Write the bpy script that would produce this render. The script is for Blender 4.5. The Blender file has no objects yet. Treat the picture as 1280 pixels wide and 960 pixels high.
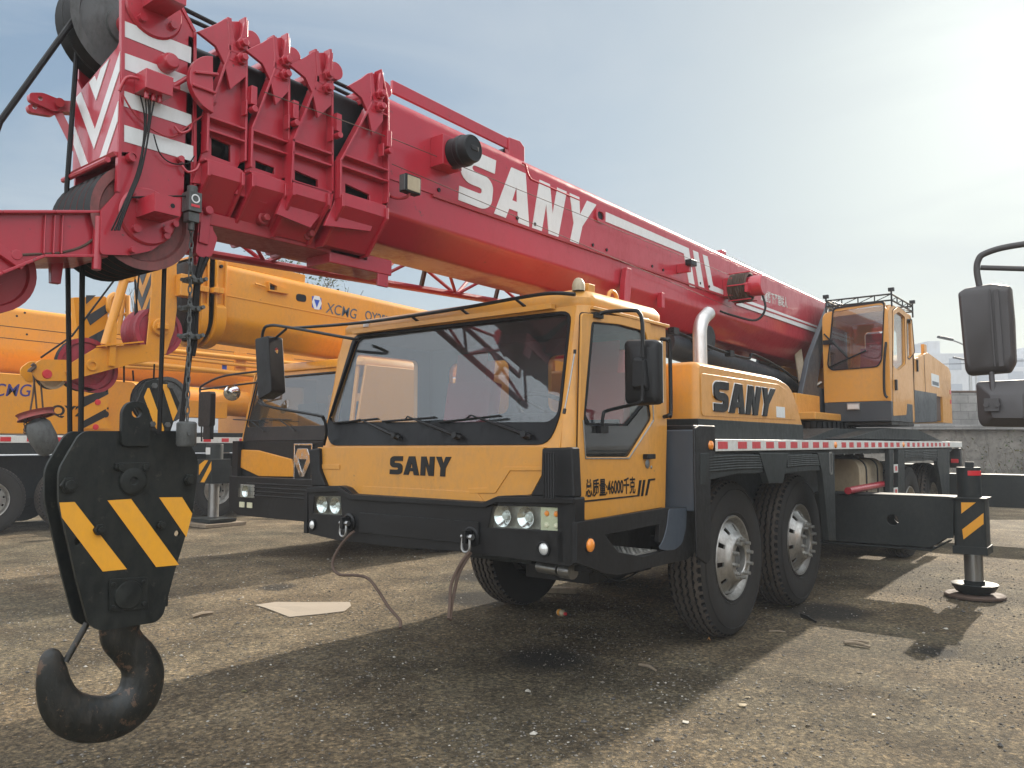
import bpy, bmesh, math, random
from mathutils import Vector, Matrix, noise
R = math.radians
V = Vector
random.seed(7)
scene = bpy.context.scene
COL = scene.collection

# ------------------------------------------------------------------ camera
CAMH = 1.4
YAW, PIT, FPX = R(38.5), R(4.29), 1000.0
cam_d = bpy.data.cameras.new('camera'); cam = bpy.data.objects.new('camera', cam_d); COL.objects.link(cam)
cam.location = (0, 0, CAMH); cam.rotation_euler = (R(90) + PIT, 0, YAW)
cam_d.sensor_width = 36; cam_d.lens = 36 * FPX / 1280; cam_d.clip_end = 3000; cam_d.clip_start = 0.05
scene.camera = cam
_cy, _sy, _cp, _sp = math.cos(YAW), math.sin(YAW), math.cos(PIT), math.sin(PIT)
_fw = V((-_sy*_cp, _cy*_cp, _sp)); _rt = V((_cy, _sy, 0)); _up = V((_sy*_sp, -_cy*_sp, _cp))
def _ray(px, py): return _fw + _rt*((px-640)/FPX) + _up*(-(py-480)/FPX)
def at(ax, px, py, v):
    """point where the photograph's pixel meets the world plane axis=v"""
    d = _ray(px, py); o = V((0, 0, CAMH)); return o + d*((v-o[ax])/d[ax])
def onX(px, py, x): return at(0, px, py, x)
def onY(px, py, y): return at(1, px, py, y)
def onZ(px, py, z=0): return at(2, px, py, z)
def onP(px, py, p0, n):
    d = _ray(px, py); o = V((0, 0, CAMH)); n = V(n); return o + d*((V(p0)-o).dot(n)/d.dot(n))
def yz(pts, x): return [(p.y, p.z) for p in (onX(a, b, x) for a, b in pts)]
def xz(pts, y): return [(p.x, p.z) for p in (onY(a, b, y) for a, b in pts)]
def zm(pts, ox, oy, s): return [(ox+a/s, oy+b/s) for a, b in pts]

# ------------------------------------------------------------------ materials
MATS = {}
def nodes(name):
    m = bpy.data.materials.new(name); m.use_nodes = True
    nt = m.node_tree; return m, nt, nt.nodes['Principled BSDF']
def N(nt, t, **kw):
    n = nt.nodes.new(t)
    for k, v in kw.items():
        if k in n.inputs: n.inputs[k].default_value = v
        else: setattr(n, k, v)
    return n
def ramp(nt, src, stops):
    r = nt.nodes.new('ShaderNodeValToRGB'); nt.links.new(src, r.inputs[0])
    e = r.color_ramp.elements
    while len(e) < len(stops): e.new(0.5)
    for i, (p, c) in enumerate(stops):
        e[i].position = p; e[i].color = (*c, 1) if len(c) == 3 else c
    return r
def mixc(nt, fac, a, b):
    m = nt.nodes.new('ShaderNodeMix'); m.data_type = 'RGBA'
    for s, v in ((0, fac), (6, a), (7, b)):
        if hasattr(v, 'links') or isinstance(v, bpy.types.NodeSocket): nt.links.new(v, m.inputs[s])
        elif isinstance(v, (int, float)): m.inputs[s].default_value = v
        else: m.inputs[s].default_value = (*v, 1)
    return m.outputs[2]
def paint(name, rgb, rough=.35, coat=.3, dirt=.35, metal=0., dcol=(.16, .135, .10), wav=.012, dscale=2.2, bump=.03, chips=0., chipcol=(.08,.05,.035)):
    m, nt, b = nodes(name); L = nt.links.new
    g = N(nt, 'ShaderNodeNewGeometry')
    mp = N(nt, 'ShaderNodeMapping'); mp.inputs['Scale'].default_value = (1, 1, .55); L(g.outputs['Position'], mp.inputs[0])
    n1 = N(nt, 'ShaderNodeTexNoise', Scale=dscale, Detail=8., Roughness=.65); L(mp.outputs[0], n1.inputs['Vector'])
    n2 = N(nt, 'ShaderNodeTexNoise', Scale=28., Detail=5., Roughness=.7); L(mp.outputs[0], n2.inputs['Vector'])
    mul = N(nt, 'ShaderNodeMath', operation='MULTIPLY'); L(n1.outputs[0], mul.inputs[0]); L(n2.outputs[0], mul.inputs[1])
    rr = ramp(nt, mul.outputs[0], [(.2, (0, 0, 0)), (.42, (1, 1, 1))])
    fac = N(nt, 'ShaderNodeMath', operation='MULTIPLY'); L(rr.outputs[0], fac.inputs[0]); fac.inputs[1].default_value = dirt
    c = mixc(nt, fac.outputs[0], rgb, dcol)
    if chips:
        n4 = N(nt, 'ShaderNodeTexNoise', Scale=16., Detail=9., Roughness=.75); L(g.outputs['Position'], n4.inputs['Vector'])
        r4 = ramp(nt, n4.outputs[0], [(.66-.1*chips, (0, 0, 0)), (.69-.1*chips, (1, 1, 1))])
        c = mixc(nt, r4.outputs[0], c, chipcol)
    L(c, b.inputs['Base Color'])
    r2 = N(nt, 'ShaderNodeMapRange'); L(rr.outputs[0], r2.inputs[0]); r2.inputs[3].default_value = rough; r2.inputs[4].default_value = min(1, rough+.3)
    L(r2.outputs[0], b.inputs['Roughness'])
    b.inputs['Metallic'].default_value = metal
    b.inputs['Coat Weight'].default_value = coat; b.inputs['Coat Roughness'].default_value = .09
    n3 = N(nt, 'ShaderNodeTexNoise', Scale=3.5, Detail=2.); L(g.outputs['Position'], n3.inputs['Vector'])
    bm_ = N(nt, 'ShaderNodeBump', Strength=.35, Distance=wav); L(n3.outputs[0], bm_.inputs['Height'])
    bm2 = N(nt, 'ShaderNodeBump', Strength=bump, Distance=.004); L(n2.outputs[0], bm2.inputs['Height']); L(bm_.outputs[0], bm2.inputs['Normal'])
    L(bm2.outputs[0], b.inputs['Normal'])
    if coat: L(bm_.outputs[0], b.inputs['Coat Normal'])
    MATS[name] = m; return m
paint('yellow', (.59, .262, .036), rough=.38, coat=.25, dirt=.30, dcol=(.26, .19, .11), chips=.1, chipcol=(.2, .12, .06))
paint('orange', (.66, .262, .010), rough=.36, coat=.22, dirt=.22, chips=.12, chipcol=(.22, .10, .03))
paint('red', (.40, .015, .030), rough=.30, coat=.45, dirt=.22, dcol=(.17, .04, .04), chips=.22, chipcol=(.12, .03, .028), bump=.08)
paint('red_dull', (.34, .022, .03), rough=.45, coat=.1, dirt=.35, dcol=(.10, .06, .05))
paint('white', (.66, .67, .66), rough=.4, coat=.2, dirt=.25, dcol=(.38, .37, .34))
paint('marker_white', (.62, .62, .58), rough=.45, coat=.1, dirt=.5, dcol=(.32, .3, .25))
paint('marker_red', (.55, .02, .03), rough=.3, coat=.3, dirt=.15)
paint('black', (.007, .007, .0075), rough=.36, coat=.05, dirt=.22, dcol=(.035, .032, .027))
paint('hook_black', (.007, .0085, .0075), rough=.45, coat=.05, dirt=.7, dcol=(.03, .031, .025), chips=.45, chipcol=(.032, .03, .024), bump=.2)
paint('hook_steel', (.010, .011, .009), rough=.36, coat=.05, dirt=.9, dcol=(.035, .028, .02), dscale=7, chips=.9, chipcol=(.085, .05, .03), bump=1.)
paint('plastic', (.008, .008, .0085), rough=.45, coat=0, dirt=.25, dcol=(.03, .027, .024), bump=.1)
paint('bluegrey', (.042, .055, .072), rough=.4, coat=.1, dirt=.3, dcol=(.08, .085, .09))
paint('chassis', (.014, .018, .018), rough=.48, coat=.05, dirt=.4, dcol=(.06, .06, .054))
paint('deckgrey', (.07, .08, .083), rough=.5, coat=0, dirt=.6, dcol=(.14, .13, .115))
paint('slate', (.028, .036, .044), rough=.42, coat=.1, dirt=.3, dcol=(.07, .07, .07))
paint('mirror_shell', (.05, .045, .045), rough=.5, coat=0, dirt=.3, dcol=(.08, .075, .07))
paint('sectionblack', (.006, .007, .008), rough=.42, coat=.1, dirt=.3, dcol=(.02, .019, .018))
paint('tan', (.42, .34, .22), rough=.45, coat=.1, dirt=.4)
paint('stripe_yellow', (.80, .36, .02), rough=.35, coat=.2, dirt=.12)
paint('seal_grooveshade', (.005, .005, .006), rough=.4, coat=0, dirt=.15, dcol=(.02, .02, .02))
paint('rubber', (.024, .0225, .021), rough=.7, coat=0, dirt=.6, dcol=(.05, .044, .036), bump=.5)
paint('tread', (.05, .040, .032), rough=.85, coat=0, dirt=.85, dcol=(.11, .088, .066), bump=.6)
paint('alloy', (.46, .45, .42), rough=.34, coat=0, dirt=.7, metal=.8, dcol=(.16, .14, .115), bump=.1)
paint('steel', (.35, .35, .34), rough=.3, coat=0, dirt=.4, metal=.9, dcol=(.12, .11, .1))
paint('exhaust', (.62, .60, .57), rough=.33, coat=0, dirt=.45, metal=.8, dcol=(.3, .27, .24))
paint('chrome', (.8, .8, .8), rough=.06, coat=0, dirt=.1, metal=1.)
paint('rope', (.010, .009, .009), rough=.5, coat=0, dirt=.5, dcol=(.03, .025, .02), bump=.6, dscale=9)
paint('rusty', (.085, .052, .036), rough=.75, coat=0, dirt=.6, dcol=(.06, .04, .03), bump=.5, dscale=9)
paint('rustyred', (.26, .04, .035), rough=.6, coat=0, dirt=.6, dcol=(.10, .055, .04), bump=.3)
paint('castgrey', (.085, .088, .085), rough=.55, coat=.1, dirt=.8, dcol=(.035, .035, .03), dscale=6, bump=.5)
paint('seat_red', (.32, .035, .045), rough=.8, coat=0, dirt=.1)
paint('seat_dark', (.03, .035, .055), rough=.8, coat=0, dirt=.1)
paint('interior', (.10, .10, .095), rough=.7, coat=0, dirt=.2)
paint('liner', (.075, .08, .085), rough=.8, coat=0, dirt=.2)
paint('blue_logo', (.02, .07, .42), rough=.4, coat=.1, dirt=.1)
paint('navy', (.025, .02, .16), rough=.4, coat=.1, dirt=.1)
paint('greylogo', (.06, .085, .11), rough=.4, coat=.1, dirt=.1)
paint('sheave', (.20, .055, .05), rough=.5, coat=0, dirt=.85, dcol=(.055, .045, .042), bump=.3)
paint('sheave_red', (.30, .02, .035), rough=.35, coat=.2, dirt=.5, dcol=(.06, .02, .03))
paint('wood', (.24, .19, .13), rough=.85, coat=0, dirt=.6, dcol=(.12, .08, .05), bump=.6, dscale=12)
paint('cardboard', (.29, .24, .18), rough=.9, coat=0, dirt=.9, dcol=(.26, .22, .17), bump=.3)
paint('leaf_orange', (.55, .26, .07), rough=.7, coat=0, dirt=.2)
paint('lamp_lens', (.75, .76, .74), rough=.12, coat=.6, dirt=.2, metal=.35)
paint('lamp_pale', (.62, .60, .42), rough=.2, coat=.6, dirt=.2)
paint('amber', (.80, .25, .02), rough=.15, coat=.8, dirt=.15)
paint('treadplate', (.36, .35, .32), rough=.4, coat=0, dirt=.5, metal=.7, dcol=(.12, .11, .09))
paint('mirrorglass', (.85, .87, .88), rough=.03, coat=0, dirt=.15, metal=1.)
paint('bark', (.11, .085, .065), rough=.9, coat=0, dirt=.6, dcol=(.05, .04, .03), bump=.6, dscale=9)
paint('leaf', (.07, .10, .03), rough=.6, coat=0, dirt=.3, dcol=(.04, .055, .02))
paint('leaf_dry', (.16, .14, .05), rough=.7, coat=0, dirt=.3, dcol=(.09, .08, .04))
paint('soil_black', (.012, .012, .011), rough=.5, coat=0, dirt=.2, dcol=(.03, .03, .025), bump=.6)
paint('far_wall', (.42, .43, .44), rough=.8, coat=0, dirt=.3)
paint('far_window', (.24, .26, .29), rough=.15, coat=0, dirt=.1)
for k_, s_ in (('hook_black', .28), ('black', .3), ('plastic', .32), ('chassis', .3), ('rubber', .25), ('seal_grooveshade', .25), ('hook_steel', .45), ('sectionblack', .3), ('rope', .2)): MATS[k_].node_tree.nodes['Principled BSDF'].inputs['Specular IOR Level'].default_value = s_
def glassmat(name, tint, ior, base=0.02, dust=.06, dustcol=(.45, .45, .42)):
    m = bpy.data.materials.new(name); m.use_nodes = True; nt = m.node_tree; L = nt.links.new
    nt.nodes.remove(nt.nodes['Principled BSDF']); out = nt.nodes['Material Output']
    tr = N(nt, 'ShaderNodeBsdfTransparent'); tr.inputs[0].default_value = (*tint, 1)
    gl = N(nt, 'ShaderNodeBsdfGlossy', Roughness=.015); df = N(nt, 'ShaderNodeBsdfDiffuse'); df.inputs[0].default_value = (*dustcol, 1)
    lw = N(nt, 'ShaderNodeLayerWeight', Blend=.5); pw = N(nt, 'ShaderNodeMath', operation='POWER'); L(lw.outputs['Facing'], pw.inputs[0]); pw.inputs[1].default_value = 4.5
    fr = N(nt, 'ShaderNodeMath', operation='MULTIPLY_ADD'); L(pw.outputs[0], fr.inputs[0]); f0 = ((ior-1)/(ior+1))**2; fr.inputs[1].default_value = 1-f0; fr.inputs[2].default_value = f0
    g = N(nt, 'ShaderNodeNewGeometry'); n1 = N(nt, 'ShaderNodeTexNoise', Scale=2.5, Detail=8., Roughness=.7); L(g.outputs['Position'], n1.inputs['Vector'])
    rr = ramp(nt, n1.outputs[0], [(.35, (0, 0, 0)), (.75, (1, 1, 1))])
    ml = N(nt, 'ShaderNodeMath', operation='MULTIPLY_ADD'); L(rr.outputs[0], ml.inputs[0]); ml.inputs[1].default_value = dust; ml.inputs[2].default_value = base
    m1 = N(nt, 'ShaderNodeMixShader'); L(ml.outputs[0], m1.inputs[0]); L(tr.outputs[0], m1.inputs[1]); L(df.outputs[0], m1.inputs[2])
    m2 = N(nt, 'ShaderNodeMixShader'); L(fr.outputs[0], m2.inputs[0]); L(m1.outputs[0], m2.inputs[1]); L(gl.outputs[0], m2.inputs[2])
    L(m2.outputs[0], out.inputs[0]); MATS[name] = m
glassmat('glass', (.80, .84, .87), 1.72, base=.01, dust=.05)
glassmat('glass_tint', (.42, .45, .47), 2.1, base=.02, dust=.05)
glassmat('glass_dark', (.16, .17, .17), 1.5, base=.03)
glassmat('glass_clear', (.95, .98, .97), 1.6, base=.01, dust=.03)

def ground_mat():
    m, nt, b = nodes('ground'); L = nt.links.new
    g = N(nt, 'ShaderNodeNewGeometry'); P = g.outputs['Position']
    def nz(s, d=6., r=.6): n = N(nt, 'ShaderNodeTexNoise', Scale=s, Detail=d, Roughness=r); L(P, n.inputs['Vector']); return n.outputs[0]
    big = nz(.35, 5.); mid = nz(1.7, 6.); fine = nz(38., 8., .75); vfine = nz(110., 4., .7)
    c1 = ramp(nt, mid, [(.3, (.086, .067, .043)), (.5, (.152, .122, .080)), (.72, (.25, .205, .138))])
    c2 = ramp(nt, big, [(.40, (.66, .68, .66)), (.60, (1.08, 1.02, .95))])
    mu = nt.nodes.new('ShaderNodeMix'); mu.data_type = 'RGBA'; mu.blend_type = 'MULTIPLY'; mu.inputs[0].default_value = 1
    L(c1.outputs[0], mu.inputs[6]); L(c2.outputs[0], mu.inputs[7])
    c3 = ramp(nt, fine, [(.34, (.22, .215, .21)), (.5, (.92, .92, .92)), (.66, (2.0, 1.9, 1.72))])
    m2 = nt.nodes.new('ShaderNodeMix'); m2.data_type = 'RGBA'; m2.blend_type = 'MULTIPLY'; m2.inputs[0].default_value = .85
    L(mu.outputs[2], m2.inputs[6]); L(c3.outputs[0], m2.inputs[7])
    vo = N(nt, 'ShaderNodeTexVoronoi', Scale=75.); L(P, vo.inputs['Vector'])
    vr = ramp(nt, vo.outputs['Distance'], [(.10, (1, 1, 1)), (.34, (0, 0, 0))])
    vc = ramp(nt, vo.outputs['Color'], [(.0, (.05, .048, .045)), (.55, (.17, .155, .13)), (.9, (.36, .34, .30))])
    pf = N(nt, 'ShaderNodeMath', operation='MULTIPLY'); L(vr.outputs[0], pf.inputs[0]); L(ramp(nt, mid, [(.3, (.35,)*3), (.7, (.95,)*3)]).outputs[0], pf.inputs[1])
    c4 = mixc(nt, pf.outputs[0], m2.outputs[2], vc.outputs[0])
    vg = N(nt, 'ShaderNodeTexVoronoi', Scale=52.); L(P, vg.inputs['Vector'])
    vgs = N(nt, 'ShaderNodeSeparateColor'); L(vg.outputs['Color'], vgs.inputs[0])
    vgr = ramp(nt, vgs.outputs[1], [(0., (.45, .44, .43)), (.5, (.95, .95, .94)), (.85, (1.25, 1.22, 1.16)), (1., (2.1, 2.0, 1.85))])
    m4 = nt.nodes.new('ShaderNodeMix'); m4.data_type = 'RGBA'; m4.blend_type = 'MULTIPLY'; m4.inputs[0].default_value = .75; L(c4, m4.inputs[6]); L(vgr.outputs[0], m4.inputs[7]); c4 = m4.outputs[2]
    # pale grit specks
    vo2 = N(nt, 'ShaderNodeTexVoronoi', Scale=34.); L(P, vo2.inputs['Vector'])
    s1 = ramp(nt, vo2.outputs['Distance'], [(.07, (1, 1, 1)), (.15, (0, 0, 0))])
    sep = N(nt, 'ShaderNodeSeparateColor'); L(vo2.outputs['Color'], sep.inputs[0])
    s2 = ramp(nt, sep.outputs[0], [(.72, (0, 0, 0)), (.76, (1, 1, 1))])
    sf = N(nt, 'ShaderNodeMath', operation='MULTIPLY'); L(s1.outputs[0], sf.inputs[0]); L(s2.outputs[0], sf.inputs[1])
    c5 = mixc(nt, sf.outputs[0], c4, (.34, .31, .27))
    # oil stains of their own shape
    st = ramp(nt, nz(1.1, 7., .7), [(.63, (0, 0, 0)), (.70, (1, 1, 1))])
    sm = N(nt, 'ShaderNodeMath', operation='MULTIPLY'); L(st.outputs[0], sm.inputs[0]); sm.inputs[1].default_value = .55
    c6 = mixc(nt, sm.outputs[0], c5, (.035, .033, .03))
    last = c6
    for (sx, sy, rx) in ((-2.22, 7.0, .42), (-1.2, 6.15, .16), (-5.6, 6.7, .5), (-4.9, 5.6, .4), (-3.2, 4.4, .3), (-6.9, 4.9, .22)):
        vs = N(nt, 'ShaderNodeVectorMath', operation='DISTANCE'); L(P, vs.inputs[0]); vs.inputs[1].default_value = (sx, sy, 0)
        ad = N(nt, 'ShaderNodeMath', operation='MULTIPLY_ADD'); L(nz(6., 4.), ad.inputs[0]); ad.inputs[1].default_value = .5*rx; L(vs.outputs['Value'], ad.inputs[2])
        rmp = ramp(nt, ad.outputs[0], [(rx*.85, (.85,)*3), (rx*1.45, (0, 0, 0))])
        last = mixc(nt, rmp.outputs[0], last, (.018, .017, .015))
    L(last, b.inputs['Base Color']); b.inputs['Roughness'].default_value = .9; b.inputs['Specular IOR Level'].default_value = .25
    h = N(nt, 'ShaderNodeMath', operation='MULTIPLY_ADD'); L(vr.outputs[0], h.inputs[0]); h.inputs[1].default_value = .5; L(fine, h.inputs[2])
    h2 = N(nt, 'ShaderNodeMath', operation='MULTIPLY_ADD'); L(vfine, h2.inputs[0]); h2.inputs[1].default_value = .35; L(h.outputs[0], h2.inputs[2])
    bp = N(nt, 'ShaderNodeBump', Strength=1., Distance=.022); L(h2.outputs[0], bp.inputs['Height']); L(bp.outputs[0], b.inputs['Normal'])
    MATS['ground'] = m
ground_mat()
def wall_mat(name, c1, c2, brick=None, moss=.3):
    m, nt, b = nodes(name); L = nt.links.new
    g = N(nt, 'ShaderNodeTexCoord'); P = g.outputs['Object']
    n = N(nt, 'ShaderNodeTexNoise', Scale=1.2, Detail=10., Roughness=.7); L(P, n.inputs['Vector'])
    c = ramp(nt, n.outputs[0], [(.32, c1), (.68, c2)]).outputs[0]
    n2 = N(nt, 'ShaderNodeTexNoise', Scale=5., Detail=8., Roughness=.75); L(P, n2.inputs['Vector'])
    ds = ramp(nt, n2.outputs[0], [(.5, (0, 0, 0)), (.6, (1, 1, 1))])
    f = N(nt, 'ShaderNodeMath', operation='MULTIPLY'); L(ds.outputs[0], f.inputs[0]); f.inputs[1].default_value = moss
    c = mixc(nt, f.outputs[0], c, tuple(x*.45 for x in c1))
    hgt = n2.outputs[0]
    if brick:
        mp = N(nt, 'ShaderNodeMapping'); mp.inputs['Rotation'].default_value = (R(90), 0, 0); L(P, mp.inputs[0])
        bt = N(nt, 'ShaderNodeTexBrick', Scale=1.); L(mp.outputs[0], bt.inputs['Vector'])
        bt.inputs['Brick Width'].default_value = brick[0]; bt.inputs['Row Height'].default_value = brick[1]; bt.inputs['Mortar Size'].default_value = .008
        bt.inputs['Color1'].default_value = (1, 1, 1, 1); bt.inputs['Color2'].default_value = (.72, .72, .72, 1); bt.inputs['Mortar'].default_value = (.45, .45, .45, 1)
        mm = nt.nodes.new('ShaderNodeMix'); mm.data_type = 'RGBA'; mm.blend_type = 'MULTIPLY'; mm.inputs[0].default_value = .8
        L(c, mm.inputs[6]); L(bt.outputs[0], mm.inputs[7]); c = mm.outputs[2]; hgt = bt.outputs[0]
    L(c, b.inputs['Base Color']); b.inputs['Roughness'].default_value = .9
    bp = N(nt, 'ShaderNodeBump', Strength=.6, Distance=.02); L(hgt, bp.inputs['Height']); L(bp.outputs[0], b.inputs['Normal'])
    MATS[name] = m
wall_mat('render_wall', (.115, .105, .09), (.25, .23, .20), None, .5)
wall_mat('block_wall', (.17, .165, .155), (.27, .26, .245), (.4, .2), .25)

# ------------------------------------------------------------------ mesh building
def frameX(x): return (V((x, 0, 0)), V((0, 1, 0)), V((0, 0, 1)))      # u=+Y v=+Z, grows to +X
def frameY(y): return (V((0, y, 0)), V((1, 0, 0)), V((0, 0, 1)))      # u=+X v=+Z, grows to -Y
def frameZ(z): return (V((0, 0, z)), V((1, 0, 0)), V((0, 1, 0)))      # grows to +Z
KEEP = {'lettering', 'lettering_edge', 'wiring', 'crown', 'badge', 'chain', 'trunk', 'seal', 'door_seal', 'tyre', 'wheel', 'boom_seam', 'roof_guard', 'lattice_jib', 'cylinder_group', 'chassis'}
class MB:
    def __init__(s, mat='black'):
        s.v = []; s.f = []; s.mi = []; s.mats = [mat]; s.c = 0
    def m(s, mat):
        if mat not in s.mats: s.mats.append(mat)
        s.c = s.mats.index(mat); return s
    def add(s, vs, fs):
        o = len(s.v); s.v += [V(v) for v in vs]
        for f in fs: s.f.append([o+i for i in f]); s.mi.append(s.c)
        return s
    def box(s, x0, x1, y0, y1, z0, z1):
        vs = [(x, y, z) for x in (x0, x1) for y in (y0, y1) for z in (z0, z1)]
        return s.add(vs, [(0, 1, 3, 2), (4, 6, 7, 5), (0, 4, 5, 1), (2, 3, 7, 6), (0, 2, 6, 4), (1, 5, 7, 3)])
    def obox(s, c, h, M):
        vs = [V(c)+M@V((x*h[0], y*h[1], z*h[2])) for x in (-1, 1) for y in (-1, 1) for z in (-1, 1)]
        return s.add(vs, [(0, 1, 3, 2), (4, 6, 7, 5), (0, 4, 5, 1), (2, 3, 7, 6), (0, 2, 6, 4), (1, 5, 7, 3)])
    def beam(s, p0, p1, w, h, up=(0, 0, 1)):
        p0, p1 = V(p0), V(p1); d = (p1-p0); l = d.length; d.normalize(); u = V(up)
        a = d.cross(u)
        if a.length < 1e-4: a = d.cross(V((1, 0, 0)))
        a.normalize(); b = a.cross(d).normalized()
        M = Matrix((a, d, b)).transposed()
        return s.obox((p0+p1)/2, (w/2, l/2, h/2), M)
    def tube(s, pts, r, n=8, flat=1., fl_ax=None, cap=True):
        pts = [V(p) for p in pts]; k = len(pts); rs = r if isinstance(r, (list, tuple)) else [r]*k
        d0 = (pts[1]-pts[0]).normalized(); ref = V((0, 0, 1)) if abs(d0.z) < .9 else V((1, 0, 0))
        if fl_ax is not None: ref = V(fl_ax)
        a = d0.cross(ref).normalized(); vs = []
        for i, p in enumerate(pts):
            d = (pts[min(i+1, k-1)]-pts[max(i-1, 0)]).normalized()
            if fl_ax is not None: a = d.cross(V(fl_ax)).normalized()
            else: a = (a-d*a.dot(d)).normalized()
            b = d.cross(a)
            for j in range(n):
                t = 2*math.pi*j/n; vs.append(p+a*math.cos(t)*rs[i]+b*math.sin(t)*rs[i]*flat)
        fs = [(i*n+j, i*n+(j+1) % n, (i+1)*n+(j+1) % n, (i+1)*n+j) for i in range(k-1) for j in range(n)]
        if cap: fs += [tuple(reversed(range(n))), tuple((k-1)*n+j for j in range(n))]
        return s.add(vs, fs)
    def cyl(s, p0, p1, r0, r1=None, n=24): return s.tube([p0, p1], [r0, r0 if r1 is None else r1], n)
    def lathe(s, prof, o, ax, n=32, closed=False):
        o = V(o); ax = V(ax).normalized(); ref = V((0, 0, 1)) if abs(ax.z) < .9 else V((1, 0, 0))
        a = ax.cross(ref).normalized(); b = ax.cross(a); vs = []
        for (r, h) in prof:
            for j in range(n):
                t = 2*math.pi*j/n; vs.append(o+ax*h+(a*math.cos(t)+b*math.sin(t))*max(r, 1e-4))
        k = len(prof); rng = range(k if closed else k-1)
        fs = [(i*n+j, i*n+(j+1) % n, ((i+1) % k)*n+(j+1) % n, ((i+1) % k)*n+j) for i in rng for j in range(n)]
        return s.add(vs, fs)
    def loft(s, rings, closed=True, cap=True):
        n = len(rings[0]); vs = [p for r in rings for p in r]; m = n if closed else n-1
        fs = [(i*n+j, i*n+(j+1) % n, (i+1)*n+(j+1) % n, (i+1)*n+j) for i in range(len(rings)-1) for j in range(m)]
        if cap and closed: fs += [tuple(reversed(range(n))), tuple((len(rings)-1)*n+j for j in range(n))]
        return s.add(vs, fs)
    def prism(s, pts, fr, t):
        """extrude a simple polygon: fr=(origin,U,Vv), thickness t along UxV"""
        o, U, W = fr; Nn = U.cross(W).normalized()
        ar = sum(pts[i][0]*pts[(i+1) % len(pts)][1]-pts[(i+1) % len(pts)][0]*pts[i][1] for i in range(len(pts)))
        if ar < 0: pts = pts[::-1]
        n = len(pts); a = [o+U*p[0]+W*p[1] for p in pts]; b = [q+Nn*t for q in a]
        fs = [tuple(reversed(range(n))), tuple(range(n, 2*n))]+[(i, (i+1) % n, n+(i+1) % n, n+i) for i in range(n)]
        return s.add(a+b, fs)
    def mesh(s, me, M):
        o = len(s.v); s.v += [M@v.co for v in me.vertices]
        for p in me.polygons: s.f.append([o+i for i in p.vertices]); s.mi.append(s.c)
        bpy.data.meshes.remove(me); return s
    def plate(s, outs, fr, t):
        """plate with holes; first outline is the outer one"""
        cu = bpy.data.curves.new('c', 'CURVE'); cu.dimensions = '2D'; cu.fill_mode = 'BOTH'; cu.extrude = abs(t)/2
        for pl in outs:
            sp = cu.splines.new('POLY'); sp.points.add(len(pl)-1); sp.use_cyclic_u = True
            for q, (x, y) in zip(sp.points, pl): q.co = (x, y, 0, 1)
        ob = bpy.data.objects.new('c', cu); me = bpy.data.meshes.new_from_object(ob)
        bpy.data.objects.remove(ob); bpy.data.curves.remove(cu)
        bm = bmesh.new(); bm.from_mesh(me); bmesh.ops.remove_doubles(bm, verts=bm.verts, dist=1e-5)
        bmesh.ops.dissolve_limit(bm, angle_limit=.01, verts=bm.verts, edges=bm.edges); bm.to_mesh(me); bm.free()
        o, U, W = fr; Nn = U.cross(W).normalized()
        M = Matrix.Translation(o+Nn*t/2) @ Matrix((U, W, Nn)).transposed().to_4x4()
        return s.mesh(me, M)
    def text(s, body, fr, size, t=.003, bold=.0, shear=0., align='LEFT', sx=1., off=(0, 0)):
        cu = bpy.data.curves.new('t', 'FONT'); cu.body = body; cu.size = size; cu.extrude = t/2; cu.offset = bold; cu.shear = shear; cu.align_x = align
        ob = bpy.data.objects.new('t', cu); me = bpy.data.meshes.new_from_object(ob)
        bpy.data.objects.remove(ob); bpy.data.curves.remove(cu)
        o, U, W = fr; Nn = U.cross(W).normalized()
        M = Matrix.Translation(o+U*off[0]+W*off[1]+Nn*t/2) @ Matrix((U*sx, W, Nn)).transposed().to_4x4()
        return s.mesh(me, M)
    def clusters(s, mg=.012):
        par = list(range(len(s.v)))
        def fd(i):
            while par[i] != i: par[i] = par[par[i]]; i = par[i]
            return i
        for f in s.f:
            a = fd(f[0])
            for k in f[1:]: par[fd(k)] = a
        bb = {}
        for i, v in enumerate(s.v):
            r = fd(i)
            if r in bb:
                lo, hi = bb[r]
                for k in range(3): lo[k] = min(lo[k], v[k]); hi[k] = max(hi[k], v[k])
            else: bb[r] = ([*v], [*v])
        ks = list(bb); n = len(ks); q = list(range(n))
        def fq(i):
            while q[i] != i: q[i] = q[q[i]]; i = q[i]
            return i
        for i in range(n):
            for j in range(i):
                A, B_ = bb[ks[i]], bb[ks[j]]
                if all(A[0][k]-mg <= B_[1][k] and B_[0][k]-mg <= A[1][k] for k in range(3)): q[fq(i)] = fq(j)
        cid = {k: fq(i) for i, k in enumerate(ks)}; out = {}
        for f, mi in zip(s.f, s.mi): out.setdefault(cid[fd(f[0])], []).append((f, mi))
        return list(out.values())
    def build(s, name, parent=None, bevel=0., label=None, smooth=38, seg=2, shade=True, split=None):
        if split is None: split = parent is not None and name not in KEEP and len(s.f) < 60000
        if split:
            cl = s.clusters()
            if 1 < len(cl) <= 120:
                cl.sort(key=lambda c: -len(c)); first = None
                for c in cl:
                    mp = {}; b = MB(s.mats[0]); b.mats = list(s.mats)
                    for f, mi in c:
                        for i in f:
                            if i not in mp: mp[i] = len(b.v); b.v.append(s.v[i])
                        b.f.append([mp[i] for i in f]); b.mi.append(mi)
                    o = b.build(name, parent, bevel, label, smooth, seg, shade, False)
                    first = first or o
                return first
        me = bpy.data.meshes.new(name); me.from_pydata([tuple(v) for v in s.v], [], s.f)
        for m_ in s.mats: me.materials.append(MATS[m_])
        me.polygons.foreach_set('material_index', s.mi)
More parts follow.
